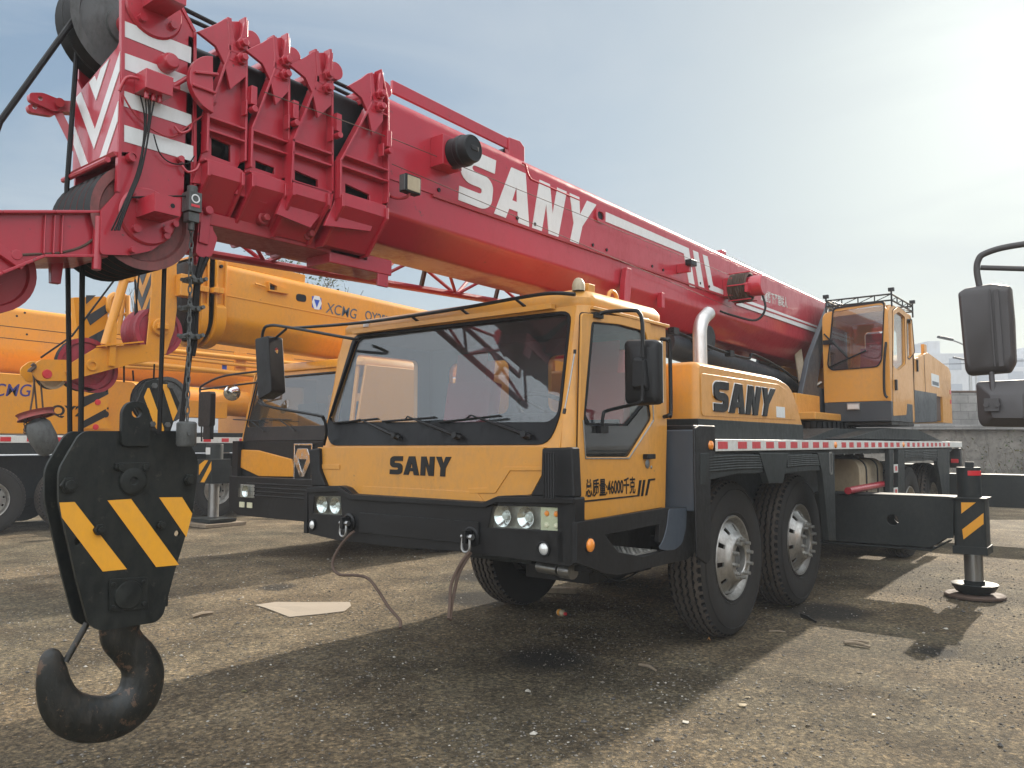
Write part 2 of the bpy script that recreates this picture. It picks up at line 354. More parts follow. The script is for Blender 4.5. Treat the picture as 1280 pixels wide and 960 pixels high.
        bm = bmesh.new(); bm.from_mesh(me); bmesh.ops.recalc_face_normals(bm, faces=bm.faces); bm.to_mesh(me); bm.free()
        if shade:
            me.polygons.foreach_set('use_smooth', [True]*len(me.polygons)); me.set_sharp_from_angle(angle=R(smooth))
        o = bpy.data.objects.new(name, me); COL.objects.link(o)
        if parent is not None: adopt(o, parent)
        if bevel:
            b = o.modifiers.new('bevel', 'BEVEL'); b.width = bevel; b.segments = seg; b.limit_method = 'ANGLE'; b.angle_limit = R(40); b.harden_normals = True
        if label: o['label'] = label
        return o
def root_of(o):
    while o.parent: o = o.parent
    return o
def adopt(o, parent):
    o.parent = parent
    M = Matrix.Identity(4); p = parent
    chain = []
    while p is not None: chain.append(p); p = p.parent
    for q in reversed(chain): M = M @ q.matrix_parent_inverse @ Matrix.LocRotScale(q.location, q.rotation_euler, q.scale)
    o.matrix_parent_inverse = M.inverted()
def tag(o, label, cat, group=None, kind=None):
    if label: o['label'] = label
    if cat: o['category'] = cat
    if group: o['group'] = group
    if kind: o['kind'] = kind
    return o
def thing(name, label, cat, loc=(0, 0, 0), group=None):
    o = bpy.data.objects.new(name, None); COL.objects.link(o); o.location = loc; o.empty_display_size = .3
    return tag(o, label, cat, group)
def copy_tree(o, parent=None, M=None):
    kids = [c for c in bpy.data.objects if c.parent == o]
    c = o.copy(); COL.objects.link(c); c.parent = parent
    for k in kids: copy_tree(k, c)
    return c
def arc(cx, cy, r, a0, a1, n=6): return [(cx+r*math.cos(R(a0+(a1-a0)*i/n)), cy+r*math.sin(R(a0+(a1-a0)*i/n))) for i in range(n+1)]
def circ(cx, cy, r, n=20): return [(cx+r*math.cos(2*math.pi*i/n), cy+r*math.sin(2*math.pi*i/n)) for i in range(n)]
def rrect(x0, x1, y0, y1, r, n=5):
    return arc(x1-r, y1-r, r, 0, 90, n)+arc(x0+r, y1-r, r, 90, 180, n)+arc(x0+r, y0+r, r, 180, 270, n)+arc(x1-r, y0+r, r, 270, 360, n)
def roundpoly(pts, r, n=4):
    out = []; k = len(pts); rs = r if isinstance(r, (list, tuple)) else [r]*k
    for i in range(k):
        p = V(pts[i]).to_2d() if len(pts[i]) == 2 else V(pts[i]); p = V((pts[i][0], pts[i][1])); a = V(pts[i-1]); b = V(pts[(i+1) % k])
        da = (a-p); db = (b-p); rr = min(rs[i], da.length*.45, db.length*.45)
        if rr < 1e-4: out.append((p.x, p.y)); continue
        q0 = p+da.normalized()*rr; q1 = p+db.normalized()*rr
        for j in range(n+1):
            t = j/n; q = q0*(1-t)**2+p*2*t*(1-t)+q1*t*t; out.append((q.x, q.y))
    return out
def smoothpath(pts, n=6):
    pts = [V(p) for p in pts]; P = [pts[0]]+pts+[pts[-1]]; out = []
    for i in range(1, len(P)-2):
        a, b, c, d = P[i-1:i+3]
        for j in range(n):
            t = j/n; out.append(.5*((2*b)+(c-a)*t+(2*a-5*b+4*c-d)*t*t+(3*b-a-3*c+d)*t**3))
    out.append(pts[-1]); return out
def clip(poly, conv):
    """part of a polygon inside a convex one (counter-clockwise)"""
    for i in range(len(conv)):
        a, b = conv[i], conv[(i+1) % len(conv)]; out = []
        sd = lambda p: (b[0]-a[0])*(p[1]-a[1])-(b[1]-a[1])*(p[0]-a[0])
        for j in range(len(poly)):
            p, q = poly[j-1], poly[j]; sp, sq = sd(p), sd(q)
            if (sp < 0) != (sq < 0): t = sp/(sp-sq); out.append((p[0]+(q[0]-p[0])*t, p[1]+(q[1]-p[1])*t))
            if sq >= 0: out.append(q)
        poly = out
        if len(poly) < 3: return []
    return poly
# block capitals of the crane's lettering (unit height)
def glyphs():
    w, t, r = .62, .26, .22; lo, hi = .37, .63; ri = (lo-t)/2
    S = [(w, 1)]+arc(r, 1-r, r, 90, 180)+arc(r, lo+r-.03, r-.0, 180, 270)[0:]+[(w-t, lo-.03+.0)]
    S = [(w, 1)]+arc(r, 1-r, r, 90, 180)+arc(r, lo+r, r, 180, 270)+arc(w-t, (lo+t)/2, ri, 90, -90, 6)+[(0, t), (0, 0)]+arc(w-r, r, r, 270, 360)+arc(w-r, hi-r, r, 0, 90)+arc(t, (hi+1-t)/2, ri, 270, 90, 6)+[(w, 1-t)]
    A = ([(0, 0), (.23, 1), (.52, 1), (.75, 0), (.51, 0), (.465, .2), (.285, .2), (.24, 0)], [(.325, .38), (.425, .38), (.375, .68)])
    Nn = [(0, 0), (0, 1), (.23, 1), (.40, .42), (.40, 1), (.62, 1), (.62, 0), (.39, 0), (.22, .58), (.22, 0)]
    Y = [(0, 1), (.24, 1), (.34, .64), (.44, 1), (.68, 1), (.45, .42), (.45, 0), (.23, 0), (.23, .42)]
    return [([S], .62), (list(A), .75), ([Nn], .62), ([Y], .68)]
def lettering(mb, fr, h, t=.004, gap=.08, sx=1.):
    x = 0.
    for outs, w in glyphs():
        mb.plate([[((x+px)*h*sx, py*h) for px, py in o] for o in outs], fr, t); x += w+gap
    return x*h*sx
def quad_lettering(mb, corners, N_, t=.004, gap=.07):
    """map the word on a parallelogram-like quad given as bl, br, tr, tl (3D)"""
    bl, br, tr, tl = [V(c) for c in corners]; tot = sum(w for _, w in glyphs())+gap*3; x = 0.
    for outs, w in glyphs():
        cu = MB(); cu.plate([[((x+px)/tot, py) for px, py in o] for o in outs], (V((0, 0, 0)), V((1, 0, 0)), V((0, 1, 0))), 1.)
        vs = []
        for q in cu.v:
            u, v_, k = q; p = (bl*(1-u)+br*u)*(1-v_)+(tl*(1-u)+tr*u)*v_; vs.append(p+V(N_)*t*k)
        mb.add(vs, cu.f); x += w+gap
    return mb
# ------------------------------------------------------------------ wheels (mesh data made once, shared)
def tyre_mesh(name='tyre'):
    mb = MB('rubber'); Rr, W = .57, .27; na, nx = 336, 50
    prof_s = [(.300, -.035), (.315, -.012), (.36, .004), (.42, .012), (.475, .010), (.52, -.002), (.545, -.012)]
    rings = [[(r, x) for r, x in prof_s]]
    # sidewalls
    mb.lathe([(r, x) for r, x in prof_s], (0, 0, 0), (1, 0, 0), na)
    mb.lathe([(r, -W-x) for r, x in prof_s], (0, 0, 0), (1, 0, 0), na)
    for q in (.33, .50): mb.lathe([(q-.004, .0075 if q > .4 else .0), (q, .0125 if q > .4 else .003), (q+.004, .0065 if q > .4 else .0)], (0, 0, 0), (1, 0, 0), 96)
    mb.m('tread'); vs = []; gv = []; ZZ = 56
    for j in range(na):
        t = 2*math.pi*j/na; ph = (j*ZZ/na) % 1.0; tri = abs(ph*2-1)*2-1; tri = max(-.8, min(.8, tri*1.3))
        for i in range(nx+1):
            u = i/nx; x = -.012-(W-.024)*u; r = Rr-.024*abs(2*u-1)**4
            for c in (.22, .41, .59, .78):
                if abs(u-(c+tri*.030)) < .024: r -= .020
            if (u < .085 or u > .915) and (ph < .36): r -= .014
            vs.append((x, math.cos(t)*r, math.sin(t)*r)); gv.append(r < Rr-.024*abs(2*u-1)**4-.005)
    n = nx+1
    fs = [(j*n+i, j*n+i+1, ((j+1) % na)*n+i+1, ((j+1) % na)*n+i) for j in range(na) for i in range(nx)]
    mb.add(vs, [f for f in fs if sum(gv[i] for i in f) < 2]); mb.m('seal_grooveshade').add(vs, [f for f in fs if sum(gv[i] for i in f) >= 2])  # groove faces darkened in colour for recess shade; tread tops keep the dust
    ob = mb.build(name, smooth=32); me = ob.data; bpy.data.objects.remove(ob); return me
def wheel_mesh(front=True):
    mb = MB('alloy'); NC = 40
    mb.lathe([(.30, -.04), (.308, -.012), (.303, -.004), (.292, -.008), (.285, -.03), (.272, -.05), (.268, -.2), (.26, -.24)], (0, 0, 0), (1, 0, 0), 64)
    if front: pr = [(.270, -.06), (.262, -.045), (.242, -.028), (.195, .004), (.178, .022), (.165, .040), (.155, .046), (.108, .046), (.102, .040), (.100, .0)]
    else: pr = [(.268, -.165), (.262, -.172), (.245, -.175), (.200, -.172), (.185, -.165), (.170, -.15), (.160, -.147), (.118, -.147), (.112, -.14), (.108, -.06)]
    def pt(r, x, k): t = 2*math.pi*k/NC; return (x, r*math.cos(t), r*math.sin(t))
    vs = []; fs = []
    for lay in (0, -.014):
        for (r, x) in pr:
            for k in range(NC): vs.append(pt(r, x+lay, k))
    P = len(pr)
    def idx(l, i, k): return (l*P+i)*NC+k % NC
    for i in range(P-1):
        for k in range(NC):
            hole = i == 2 and k % 4 in (0,)
            if not hole:
                fs.append((idx(0, i, k), idx(0, i, k+1), idx(0, i+1, k+1), idx(0, i+1, k)))
                fs.append((idx(1, i, k), idx(1, i+1, k), idx(1, i+1, k+1), idx(1, i, k+1)))
            else:
                for a, b in (((i, k), (i, k+1)), ((i, k+1), (i+1, k+1)), ((i+1, k+1), (i+1, k)), ((i+1, k), (i, k))):
                    fs.append((idx(0, *a), idx(0, *b), idx(1, *b), idx(1, *a)))
    mb.add(vs, fs)
    xb = .046 if front else -.147
    for k in range(10):
        t = 2*math.pi*k/10+.2; c = V((xb, .133*math.cos(t), .133*math.sin(t)))
        mb.cyl(c, c+V((.016, 0, 0)), .019, n=6); mb.cyl(c+V((.016, 0, 0)), c+V((.042, 0, 0)), .014, .0125, 10)
    mb.m('black')
    mb.lathe([(.10, 0 if front else -.06), (.09, -.01 if front else -.05), (.0, -.01 if front else -.05)], (0, 0, 0), (1, 0, 0), 32)
    mb.lathe([(.27, -.26), (.0, -.26)], (0, 0, 0), (1, 0, 0), 32)
    mb.m('castgrey').cyl((-.02 if front else -.05, 0, 0), (.022 if front else -.015, 0, 0), .055, .05, 20)
    mb.m('rusty').lathe([(.24, -.05-(0 if front else .15)), (.24, -.25)], (0, 0, 0), (1, 0, 0), 32)
    ob = mb.build('wheel', smooth=30); me = ob.data; bpy.data.objects.remove(ob); return me
TYRE, WHF, WHR = tyre_mesh(), wheel_mesh(True), wheel_mesh(False)
def add_wheel(parent, x, y, side=1, front=True, sc=1., z=.57, rot=None, steer=0.):
    w = bpy.data.objects.new('wheel', WHF if front else WHR); COL.objects.link(w); adopt(w, parent)
    w.location = (x, y, z*sc); w.rotation_euler = (rot if rot is not None else random.random()*6, 0, 0 if side > 0 else math.pi); w.rotation_euler.z += steer; w.scale = (sc,)*3
    t = bpy.data.objects.new('tyre', TYRE); COL.objects.link(t); t.parent = w
    return w

# ================================================================== MAIN CRANE
C0 = -3.48                       # boom centre line
main = thing('truck_crane', 'yellow crane with a big red telescopic boom over its cab', 'crane', (-3.45, 8, 0), 'mobile cranes parked in a row')
SX, FX = -2.40, -2.22            # cab side, deck edge
LX = -4.50                       # far side of the cab
# ---- cab shell
wn = V((0, -.79, .17)).normalized(); wup = V((0, .17, .79)).normalized(); W0 = V((0, 3.50, 1.38))
def onW(px, py): p = onP(px, py, W0, wn); return ((p-W0).x, (p-W0).dot(wup))
frW = lambda off: (W0+wn*off, V((1, 0, 0)), wup)
wl = .808
cab = MB('yellow')
wsh = roundpoly([onW(443, 419), onW(715, 388), onW(701, 520), onW(686, 556), onW(414, 557), onW(408, 536)], [.07, .07, .12, .10, .06, .05])
outer = [(LX+.06, -.005), (SX-.06, -.005), (SX-.06, wl), (LX+.06, wl)]
cab.plate([outer, wsh], frW(-.045), .045)
# rounded corner pillars
def corner(x, sgn, r=.075):
    rings = []
    for k in range(9):
        s = k/8; z = .80+s*(2.17-.80); y = 3.50 if z < 1.38 else 3.50+(z-1.38)*.17/.79
        ring = []
        for a in range(7):
            t = R(90*a/6); ring.append(V((x-sgn*r*(1-math.sin(t)), y+r*(1-math.cos(t)), z)))
        ring += [V((x-.04*sgn, y+r+.01, z)), V((x-.04*sgn-sgn*.04, y+.045, z))]
        rings.append(ring)
    cab.loft(rings)
corner(SX, 1); corner(LX, -1)
# sides with door opening / window
zdoor = [(727, 392), (815, 399), (831, 634), (722, 652)]
side_out = [(3.575, .98), (4.56, .98), (4.60, 1.5), (4.60, 2.17), (3.72, 2.17), (3.66, 2.0), (3.575, 1.42)]
dw = yz(zm([(158, 245), (300, 258), (436, 292), (446, 330), (458, 668), (462, 735), (345, 925), (130, 925), (118, 745), (128, 620)], 700, 340, 4), SX)
cab.plate([side_out, roundpoly(dw, .03)], frameX(SX-.04), .04)
lo_ = [(3.72, 1.45), (4.42, 1.45), (4.42, 2.05), (3.80, 2.05)]
cab.plate([side_out, roundpoly(lo_, .05)], frameX(LX), .04)
# rear wall with two windows, floor
cab.plate([[(LX+.04, .98), (SX-.04, .98), (SX-.04, 2.17), (LX+.04, 2.17)], rrect(-4.25, -3.65, 1.62, 2.02, .07), rrect(-3.3, -2.62, 1.62, 2.02, .07)], frameY(4.60), .04)
cab.box(LX+.04, SX-.04, 3.6, 4.55, .98, 1.02)
ln_ = MB('liner')
ln_.plate([[(LX+.045, 1.03), (SX-.05, 1.03), (SX-.05, 2.14), (LX+.045, 2.14)], rrect(-4.25, -3.65, 1.62, 2.02, .07), rrect(-3.3, -2.62, 1.62, 2.02, .07)], frameY(4.558), .008)
ln_.plate([[(3.63, 1.03), (4.55, 1.03), (4.55, 2.14), (3.76, 2.14), (3.63, 1.5)], roundpoly(lo_, .05)], frameX(LX+.042), .008)
ln_.box(LX+.05, SX-.06, 3.70, 4.55, 2.135, 2.143); ln_.box(LX+.05, SX-.06, 3.62, 4.55, 1.022, 1.03)
ln_.build('liner', main)
# roof: crowned slab with rounded edge
rr_ = []
for (ins, z) in ((0.01, 2.15), (0.002, 2.18), (0.002, 2.215), (.03, 2.255), (.10, 2.275)):
    x0, x1, y0, y1 = LX+ins, SX-ins, 3.672+ins, 4.605-ins
    rr_.append([V((a, b, z+.02*(1-((a+3.45)/1.1)**2))) for a, b in rrect(x0, x1, y0, y1, max(.03, .10-ins*.4), 6)])
cab.loft(rr_)
cab.box(-4.3, -2.6, 3.62, 3.66, 2.16, 2.19)
cab.beam((SX+.005, 3.72, 2.155), (SX+.005, 4.62, 2.155), .03, .018)
cab_o = cab.build('cab', main, bevel=.008)
# front yellow panel
fp = MB('yellow')
FY = 3.47
fpo = xz([(397, 559), (679.5, 558.5), (679, 590), (664, 618), (605, 627), (440, 617), (432, 608), (407, 607), (398, 585)], FY)
fp.prism(fpo, frameY(FY+.05), .05)
fp.prism(xz(zm([(258, 893), (262, 880), (765, 905), (800, 948), (258, 926)], 380, 360, 3.556), FY-.004), frameY(FY), .004)
rib = zm([(1062, 795), (890, 795), (870, 808), (812, 888), (730, 890), (735, 912), (850, 912), (915, 812), (1062, 812)], 380, 360, 3.556)
fp.prism(xz(rib, FY-.005), frameY(FY), .006)
fp.prism(xz(zm([(70, 782), (158, 785), (158, 806), (74, 804)], 380, 360, 3.556), FY-.005), frameY(FY), .006)
fpp = fp.build('front_panel', main, bevel=.006)
lt = MB('black'); a = [onY(px, py, FY) for px, py in ((487.5, 592.5), (563, 596), (564.5, 571), (488.5, 570))]
quad_lettering(lt, a, (0, -1, 0), .005).build('lettering', fpp, shade=False)
# black corner deflectors
cd = MB('plastic')
for px in ([(679, 560), (717, 559), (720, 622), (664, 620), (678, 596)],):
    q = xz(px, 3.44); cd.prism(q, frameY(3.50), .075)
    cd.prism([(3.47, q[1][1]), (3.62, q[1][1]), (3.62, q[2][1]), (3.47, q[2][1])], frameX(SX-.01), .022)
q = xz([(385, 562), (398, 560), (399, 588), (407, 608), (389, 608)], 3.44); cd.prism(q, frameY(3.50), .06)
for i in range(5): cd.box(-2.47+i*.016, -2.462+i*.016, 3.36, 3.37, 1.12, 1.36)
cd.build('corner_deflector', main, bevel=.012)
# windshield: black surround, glass, seal
ws = MB('glass'); gl = roundpoly([onW(447, 423), onW(711, 393), onW(697, 518), onW(686, 530), onW(416, 529), onW(412, 524)], [.06, .06, .08, .05, .05, .05])
ws.plate([gl], frW(-.02), .006)
wso = ws.build('windshield', main, shade=False)
sl = MB('seal_grooveshade')
wsi = roundpoly([onW(446, 422), onW(712, 392), onW(698, 518), onW(687, 528), onW(415, 528), onW(412, 523)], [.06, .06, .08, .05, .05, .05])
sl.plate([wsh, wsi], frW(-.016), .024)
sl.build('seal', wso, bevel=.004)
wp = MB('plastic')
def wiper(pv, mid, b0, b1):
    P = [W0+V((1, 0, 0))*u+wup*v+wn*.03 for u, v in (onW(*pv), onW(*mid), onW(*b0), onW(*b1))]
    m = MB('plastic'); m.tube([P[0], P[0].lerp(P[1], .3)+wn*.02, P[1]+wn*.01], [.012, .010, .005], 6)
    m.tube([P[2], P[3]], .006, 6); m.beam(P[2]-wn*.012, P[3]-wn*.012, .006, .02, wn)
    m.tube([P[1]+wn*.01, P[2].lerp(P[3], .45)], .005, 6); m.cyl(P[0]-wn*.03, P[0]+wn*.02, .026, .018, 12)
    m.tube([P[0], P[0]+(P[0]-P[1]).normalized()*.05], .014, 6)
    m.build('wiper', wso)
wiper((498, 546), (456, 526), (421, 530), (476, 524.5)); wiper((574, 546), (515, 522.5), (482, 528), (548, 523)); wiper((660, 545), (594, 521), (552, 529), (629, 521))
# cable of the pillar
pc = MB('steel'); pc.tube([onX(718.5, 440, SX+.01), onX(712, 480, SX+.012), onX(706, 511, SX+.012)], .004, 6); pc.m('black').tube([onX(706, 511, SX+.012), onX(705, 517, SX+.012)], .009, 6)
pc.tube([onX(718.5, 437, SX+.01), onX(718.5, 442, SX+.01)], .008, 6); pc.build('pillar_cable', main)
# interior
it = MB('interior'); it.box(-4.40, -2.50, 3.66, 3.80, 1.10, 1.50); it.prism([(3.62, 1.36), (3.80, 1.50), (3.92, 1.46), (3.90, 1.25), (3.62, 1.25)], frameX(-4.40), 1.9)
it.m('black').box(-3.15, -2.75, 3.72, 3.86, 1.50, 1.58); it.build('dashboard', main, bevel=.02)
st_ = MB('plastic'); cw = V((-2.86, 3.98, 1.58)); ax = V((0, .55, .84)).normalized(); a_ = ax.cross(V((1, 0, 0))).normalized(); b_ = ax.cross(a_)
st_.tube([cw+(a_*math.cos(2*math.pi*k/24)+b_*math.sin(2*math.pi*k/24))*.215 for k in range(25)], .014, 8)
for k in range(3): t = 2*math.pi*k/3+.5; st_.tube([cw, cw+(a_*math.cos(t)+b_*math.sin(t))*.21], .01, 6)
st_.cyl(cw-ax*.35, cw, .03, .05, 12); st_.build('steering_wheel', main)
def seat(x, y, z, parent, s=1.):
    m = MB('seat_red'); m.box(x-.23*s, x+.23*s, y-.02, y+.42*s, z, z+.12*s); m.obox((x, y+.44*s, z+.40*s), (.22*s, .06*s, .30*s), Matrix.Rotation(R(-10), 3, 'X'))
    m.obox((x, y+.50*s, z+.80*s), (.15*s, .05*s, .12*s), Matrix.Rotation(R(-8), 3, 'X'))
    m.m('seat_dark').obox((x, y+.40*s, z+.28*s), (.20*s, .06*s, .11*s), Matrix.Rotation(R(-10), 3, 'X'))
    m.m('white').plate([circ(x, z+.30*s, .06*s), circ(x, z+.30*s, .048*s)], frameY(y+.345*s), .004)
    for k in range(3):
        t = R(90+120*k); m.prism([(x+math.cos(t)*.05*s, z+.30*s+math.sin(t)*.05*s), (x+math.cos(t+.9)*.012*s, z+.30*s+math.sin(t+.9)*.012*s), (x+math.cos(t-.9)*.012*s, z+.30*s+math.sin(t-.9)*.012*s)], frameY(y+.345*s), .005)
    return m.build('seat', parent, bevel=.03*s, seg=3)
seat(-2.86, 4.08, 1.16, main); seat(-4.0, 4.08, 1.16, main)
# ---- door
dr = MB('yellow'); Dg = SX+.0155
zl = yz([(727.5, 391), (813, 398), (830, 634), (731, 651), (725.5, 640), (724, 560)], Dg)
dwi = yz(zm([(160, 248), (300, 262), (428, 296), (440, 340), (452, 668), (462, 735), (345, 925), (130, 925), (119, 745), (128, 620)], 700, 340, 4), Dg)
dr.plate([roundpoly(zl, .03), roundpoly(dwi, .025)], frameX(SX+.001), .014)
dr_o = dr.build('door', main, bevel=.004)
gap = MB('black'); gap.plate([roundpoly([(a-(.006 if a < 4 else -.006), b-(.006 if b < 1.5 else -.006)) for a, b in zl], .03), roundpoly(zl, .03)], frameX(SX+.0005), .002); gap.build('door_seal', dr_o, shade=False)
dwg = yz(zm([(166, 256), (300, 268), (424, 302), (434, 340), (446, 660), (410, 668), (330, 758), (145, 755), (124, 715), (134, 620)], 700, 340, 4), SX)
dg = MB('glass_clear'); dg.plate([dwg], frameX(SX-.012), .005); dgo = dg.build('side_window', dr_o, shade=False)
ds = MB('seal_grooveshade'); ds.plate([roundpoly(dwi[:6]+[yz(zm([(462, 660)], 700, 340, 4), Dg)[0]]+yz(zm([(418, 668), (338, 768), (145, 766), (116, 720)], 700, 340, 4), Dg)+[dwi[-1]], .02), dwg], frameX(SX-.014), .02); ds.build('seal', dr_o, shade=False)
dp = MB('glass_dark'); dpo = yz(zm([(118, 752), (145, 768), (338, 770), (418, 670), (460, 668), (464, 738), (346, 926), (130, 926)], 700, 340, 4), SX)
dp.plate([dpo], frameX(SX-.006), .006); dp.m('plastic').plate([dpo], frameX(SX-.034), .02); dp.build('lower_window', dr_o, shade=False)
rim_ = MB('steel'); rp = [onX(*p, Dg+.002) for p in zm([(116, 740), (128, 932), (345, 932), (468, 742), (464, 650)], 700, 340, 4)]; rim_.tube(rp, .0045, 6); rim_.build('window_trim', dr_o)
dh = MB('plastic'); c = onX(808, 571, Dg); dh.box(Dg, Dg+.035, c.y-.045, c.y+.055, c.z-.013, c.z+.017); c2 = onX(809, 580, Dg)
dh.m('steel').lathe([(.028, .002), (.02, .0035), (0, .003)], c2, (1, 0, 0), 16); c3 = onX(814, 584, Dg); dh.lathe([(.010, .0), (.009, .006), (0, .006)], c3, (1, 0, 0), 12); dh.build('door_handle', dr_o, bevel=.004)
tx = MB('black'); b0 = onX(731.5, 619.5, Dg); b1 = onX(794, 614.5, Dg); dv = (b1-b0); ln = dv.length; dv.normalize()
tm = MB(); tm.text('总质量:46000千克', (V((0, 0, 0)), V((1, 0, 0)), V((0, 1, 0))), 1., 0.01, bold=.02)
w_ = max(v.x for v in tm.v); hgt = .082
tx.add([b0+dv*(v.x/w_*ln)+V((0, 0, 1))*(v.y*hgt/0.80)+V((.002+.3*v.z*.1, 0, 0)) for v in tm.v], tm.f)
lines = [[(145, 458), (515, 420), (528, 322), (543, 320), (528, 428), (146, 470)], [(538, 428), (554, 320), (568, 318), (553, 426)], [(566, 424), (588, 314), (634, 308), (632, 320), (600, 325), (580, 422)]]
for l in lines: tx.prism(yz(zm(l, 700, 540, 5.333), Dg), frameX(Dg), .0025)
tx.build('lettering', dr_o, shade=False)
# ---- bumper
bp = MB('black'); BY = 3.42
top = [(385, 613), (387, 609), (425, 607), (433, 609.5), (441, 617.5), (605, 627.5), (622, 620), (650, 619), (719, 622)]
bot = [(718, 705), (712, 708), (619, 695), (571, 689), (492, 683.5), (420, 675), (386, 667)]
bx = xz(top+bot, BY)
lo = xz([(392.5, 619.8), (425.5, 620.4), (427.5, 644.5), (391, 642)], BY); hi = xz([(615.5, 632), (700.5, 634), (702.5, 664), (610, 659.5)], BY)
bp.plate([roundpoly(bx, .012), lo, hi], frameY(BY+.09), .09)
bp.box(LX+.02, SX-.02, BY+.09, 3.9, .86, 1.02)
# side returns, wrapped corners
bs = yz([(719, 622), (719, 652), (723, 652)], SX)
zt, zb = bx[8][1], bx[9][1]
bp.prism([(3.42, zb), (3.42, zt), (3.60, zt-.01), (3.60, .99), (3.62, zb-.03)], frameX(SX-.02), .035)
bp.prism([(3.42, bx[-1][1]), (3.42, bx[0][1]), (3.60, bx[0][1]), (3.60, bx[-1][1])], frameX(LX-.03), .035)
bp.box(-3.95, -2.95, BY-.012, BY+.0, .84, .965)
bp.prism(xz([(386, 610), (426, 608), (441, 618), (606, 628), (622, 621), (719, 623), (719, 629), (624, 628), (607, 634), (440, 624), (425, 614), (386, 616)], BY), frameY(BY), .02)
bpo = bp.build('front_bumper', main, bevel=.01, seg=3)
def headlight(q, parent, amberside):
    m = MB('plastic'); (x0, z0), (x1, z1) = (min(p[0] for p in q), min(p[1] for p in q)), (max(p[0] for p in q), max(p[1] for p in q))
    m.box(x0-.01, x1+.01, BY+.05, BY+.10, z0-.01, z1+.01)
    w = x1-x0; h = z1-z0; zc = (z0+z1)/2
    ww = w*.68 if amberside else w*.95
    for fx, rr in ((.27, .42), (.74, .40)):
        m.m('chrome').lathe([(h*rr*.25, .0), (h*rr*.6, .012), (h*rr, .035), (h*rr*1.05, .036)], (x0+ww*fx, BY+.05, zc), (0, -1, 0), 24)
        m.m('lamp_lens').lathe([(0, .02), (h*.13, .018), (h*.16, .0)], (x0+ww*fx, BY+.05, zc), (0, -1, 0), 16)
    m.m('alloy').box(x0, x1, BY+.045, BY+.05, z0, z1)
    if amberside:
        m.m('lamp_pale').box(x0+w*.71, x1-.004, BY+.012, BY+.05, z0+.006, z1-.006)
        for i in (0, 1):
            for j in (0, 1):
                m.m('amber' if j else 'lamp_pale').lathe([(0, .008), (.012, .006), (.016, 0)], (x0+w*(.79+.12*i), BY+.012, zc-h*.22+h*.44*j), (0, -1, 0), 12)
    m.m('glass_clear').plate([q], frameY(BY+.01), .005)
    m.m('steel')
    return m.build('headlight', parent, smooth=30)
headlight(hi, bpo, True); headlight(lo, bpo, False)
for p, r in (((680, 686), .032), ((390.7, 655.8), .030)):
    c = onY(*p, BY); m = MB('plastic'); m.lathe([(r*1.25, 0), (r*1.3, .012), (r*1.1, .014), (r, .004)], c, (0, -1, 0), 24); m.m('lamp_lens').lathe([(r, .003), (r*.7, .012), (0, .016)], c, (0, -1, 0), 24); m.build('fog_lamp', bpo)
tow = []
for (p, sh) in (((437, 653), -1), ((590, 670), 1)):
    c = onY(*p, BY); m = MB('black'); m.lathe([(.055, 0), (.06, .01), (.045, .016), (.04, .004), (0, .002)], c+V((.0, 0, 0)), (0, -1, 0), 20)
    m.box(c.x-.012, c.x+.012, BY-.07, BY+.02, c.z-.035, c.z+.035)
    m.m('steel').cyl((c.x-.035, BY-.05, c.z), (c.x+.045, BY-.05, c.z), .011, n=12); m.cyl((c.x+.03, BY-.05, c.z), (c.x+.05, BY-.05, c.z), .017, n=6)
    u = [V((c.x-.024, BY-.05, c.z))]+[V((c.x+.03*math.cos(R(180+180*k/8))+.002, BY-.055, c.z-.055+.03*math.sin(R(180+180*k/8)))) for k in range(9)]+[V((c.x+.026, BY-.05, c.z))]
    m.tube(u, .008, 8); m.build('tow_shackle', bpo); tow.append(V((c.x+.002, BY-.055, c.z-.085)))
# ---- step and skirt below the door (stands out to the deck edge)
sk = MB('plastic')
o_ = yz([(719.5, 653), (831, 634.8), (866, 634), (874, 632), (874, 660), (868, 690), (858, 699), (771, 719), (752, 716), (729, 707), (719, 704)], FX-.08)
hole = yz(zm([(290, 685), (655, 615), (648, 730), (700, 775), (690, 790), (540, 830), (380, 800)], 700, 540, 5.333), FX-.08)
sk.plate([o_, hole], frameX(FX-.10), .03)
sk.box(SX-.30, SX-.28, 3.75, 4.6, .68, .99); sk.box(SX-.28, SX-.0, 3.72, 3.74, .70, .99); sk.box(SX-.28, SX+.0, 3.6, 4.6, .97, .985)
hb = [min(p[0] for p in hole), max(p[0] for p in hole)]
zh = min(p[1] for p in hole)+.004; sk.box(SX-.28, FX-.101, hb[0]+.10, hb[1]+.02, zh-.03, zh-.002)
sw = yz(zm([(722, 512), (843, 506), (838, 640), (812, 742), (765, 786), (700, 792), (652, 776), (688, 715), (712, 620)], 700, 540, 5.333), FX-.07)
sk.m('bluegrey').prism(roundpoly(sw, .03), frameX(FX-.072), .006)
sk_o = sk.build('side_skirt', main, bevel=.01)
tp = MB('treadplate'); zs = zh-.001
tp.box(SX-.27, FX-.1, hb[0]+.05, hb[1]-.06, zs+.002, zs+.010)
for i in range(13):
    for j in range(11):
        y = hb[0]+.08+i*(hb[1]-hb[0]-.16)/12; x = SX-.24+j*.03
        if y < hb[1]-.07 and x < FX-.11: tp.obox((x, y, zs+.011), (.009, .0035, .0015), Matrix.Rotation(R(45 if (i+j) % 2 else -45), 3, 'Z'))
tp.build('step', main, shade=False)
am = MB('amber'); am.lathe([(.036, 0), (.034, .012), (.022, .022), (0, .026)], onX(736.5, 681.5, FX-.07), (1, 0, 0), 24); am.m('plastic').lathe([(.042, 0), (.041, .005), (.034, .006)], onX(736.5, 681.5, FX-.07), (1, 0, 0), 24); am.build('side_lamp', main, label='orange side lamp')
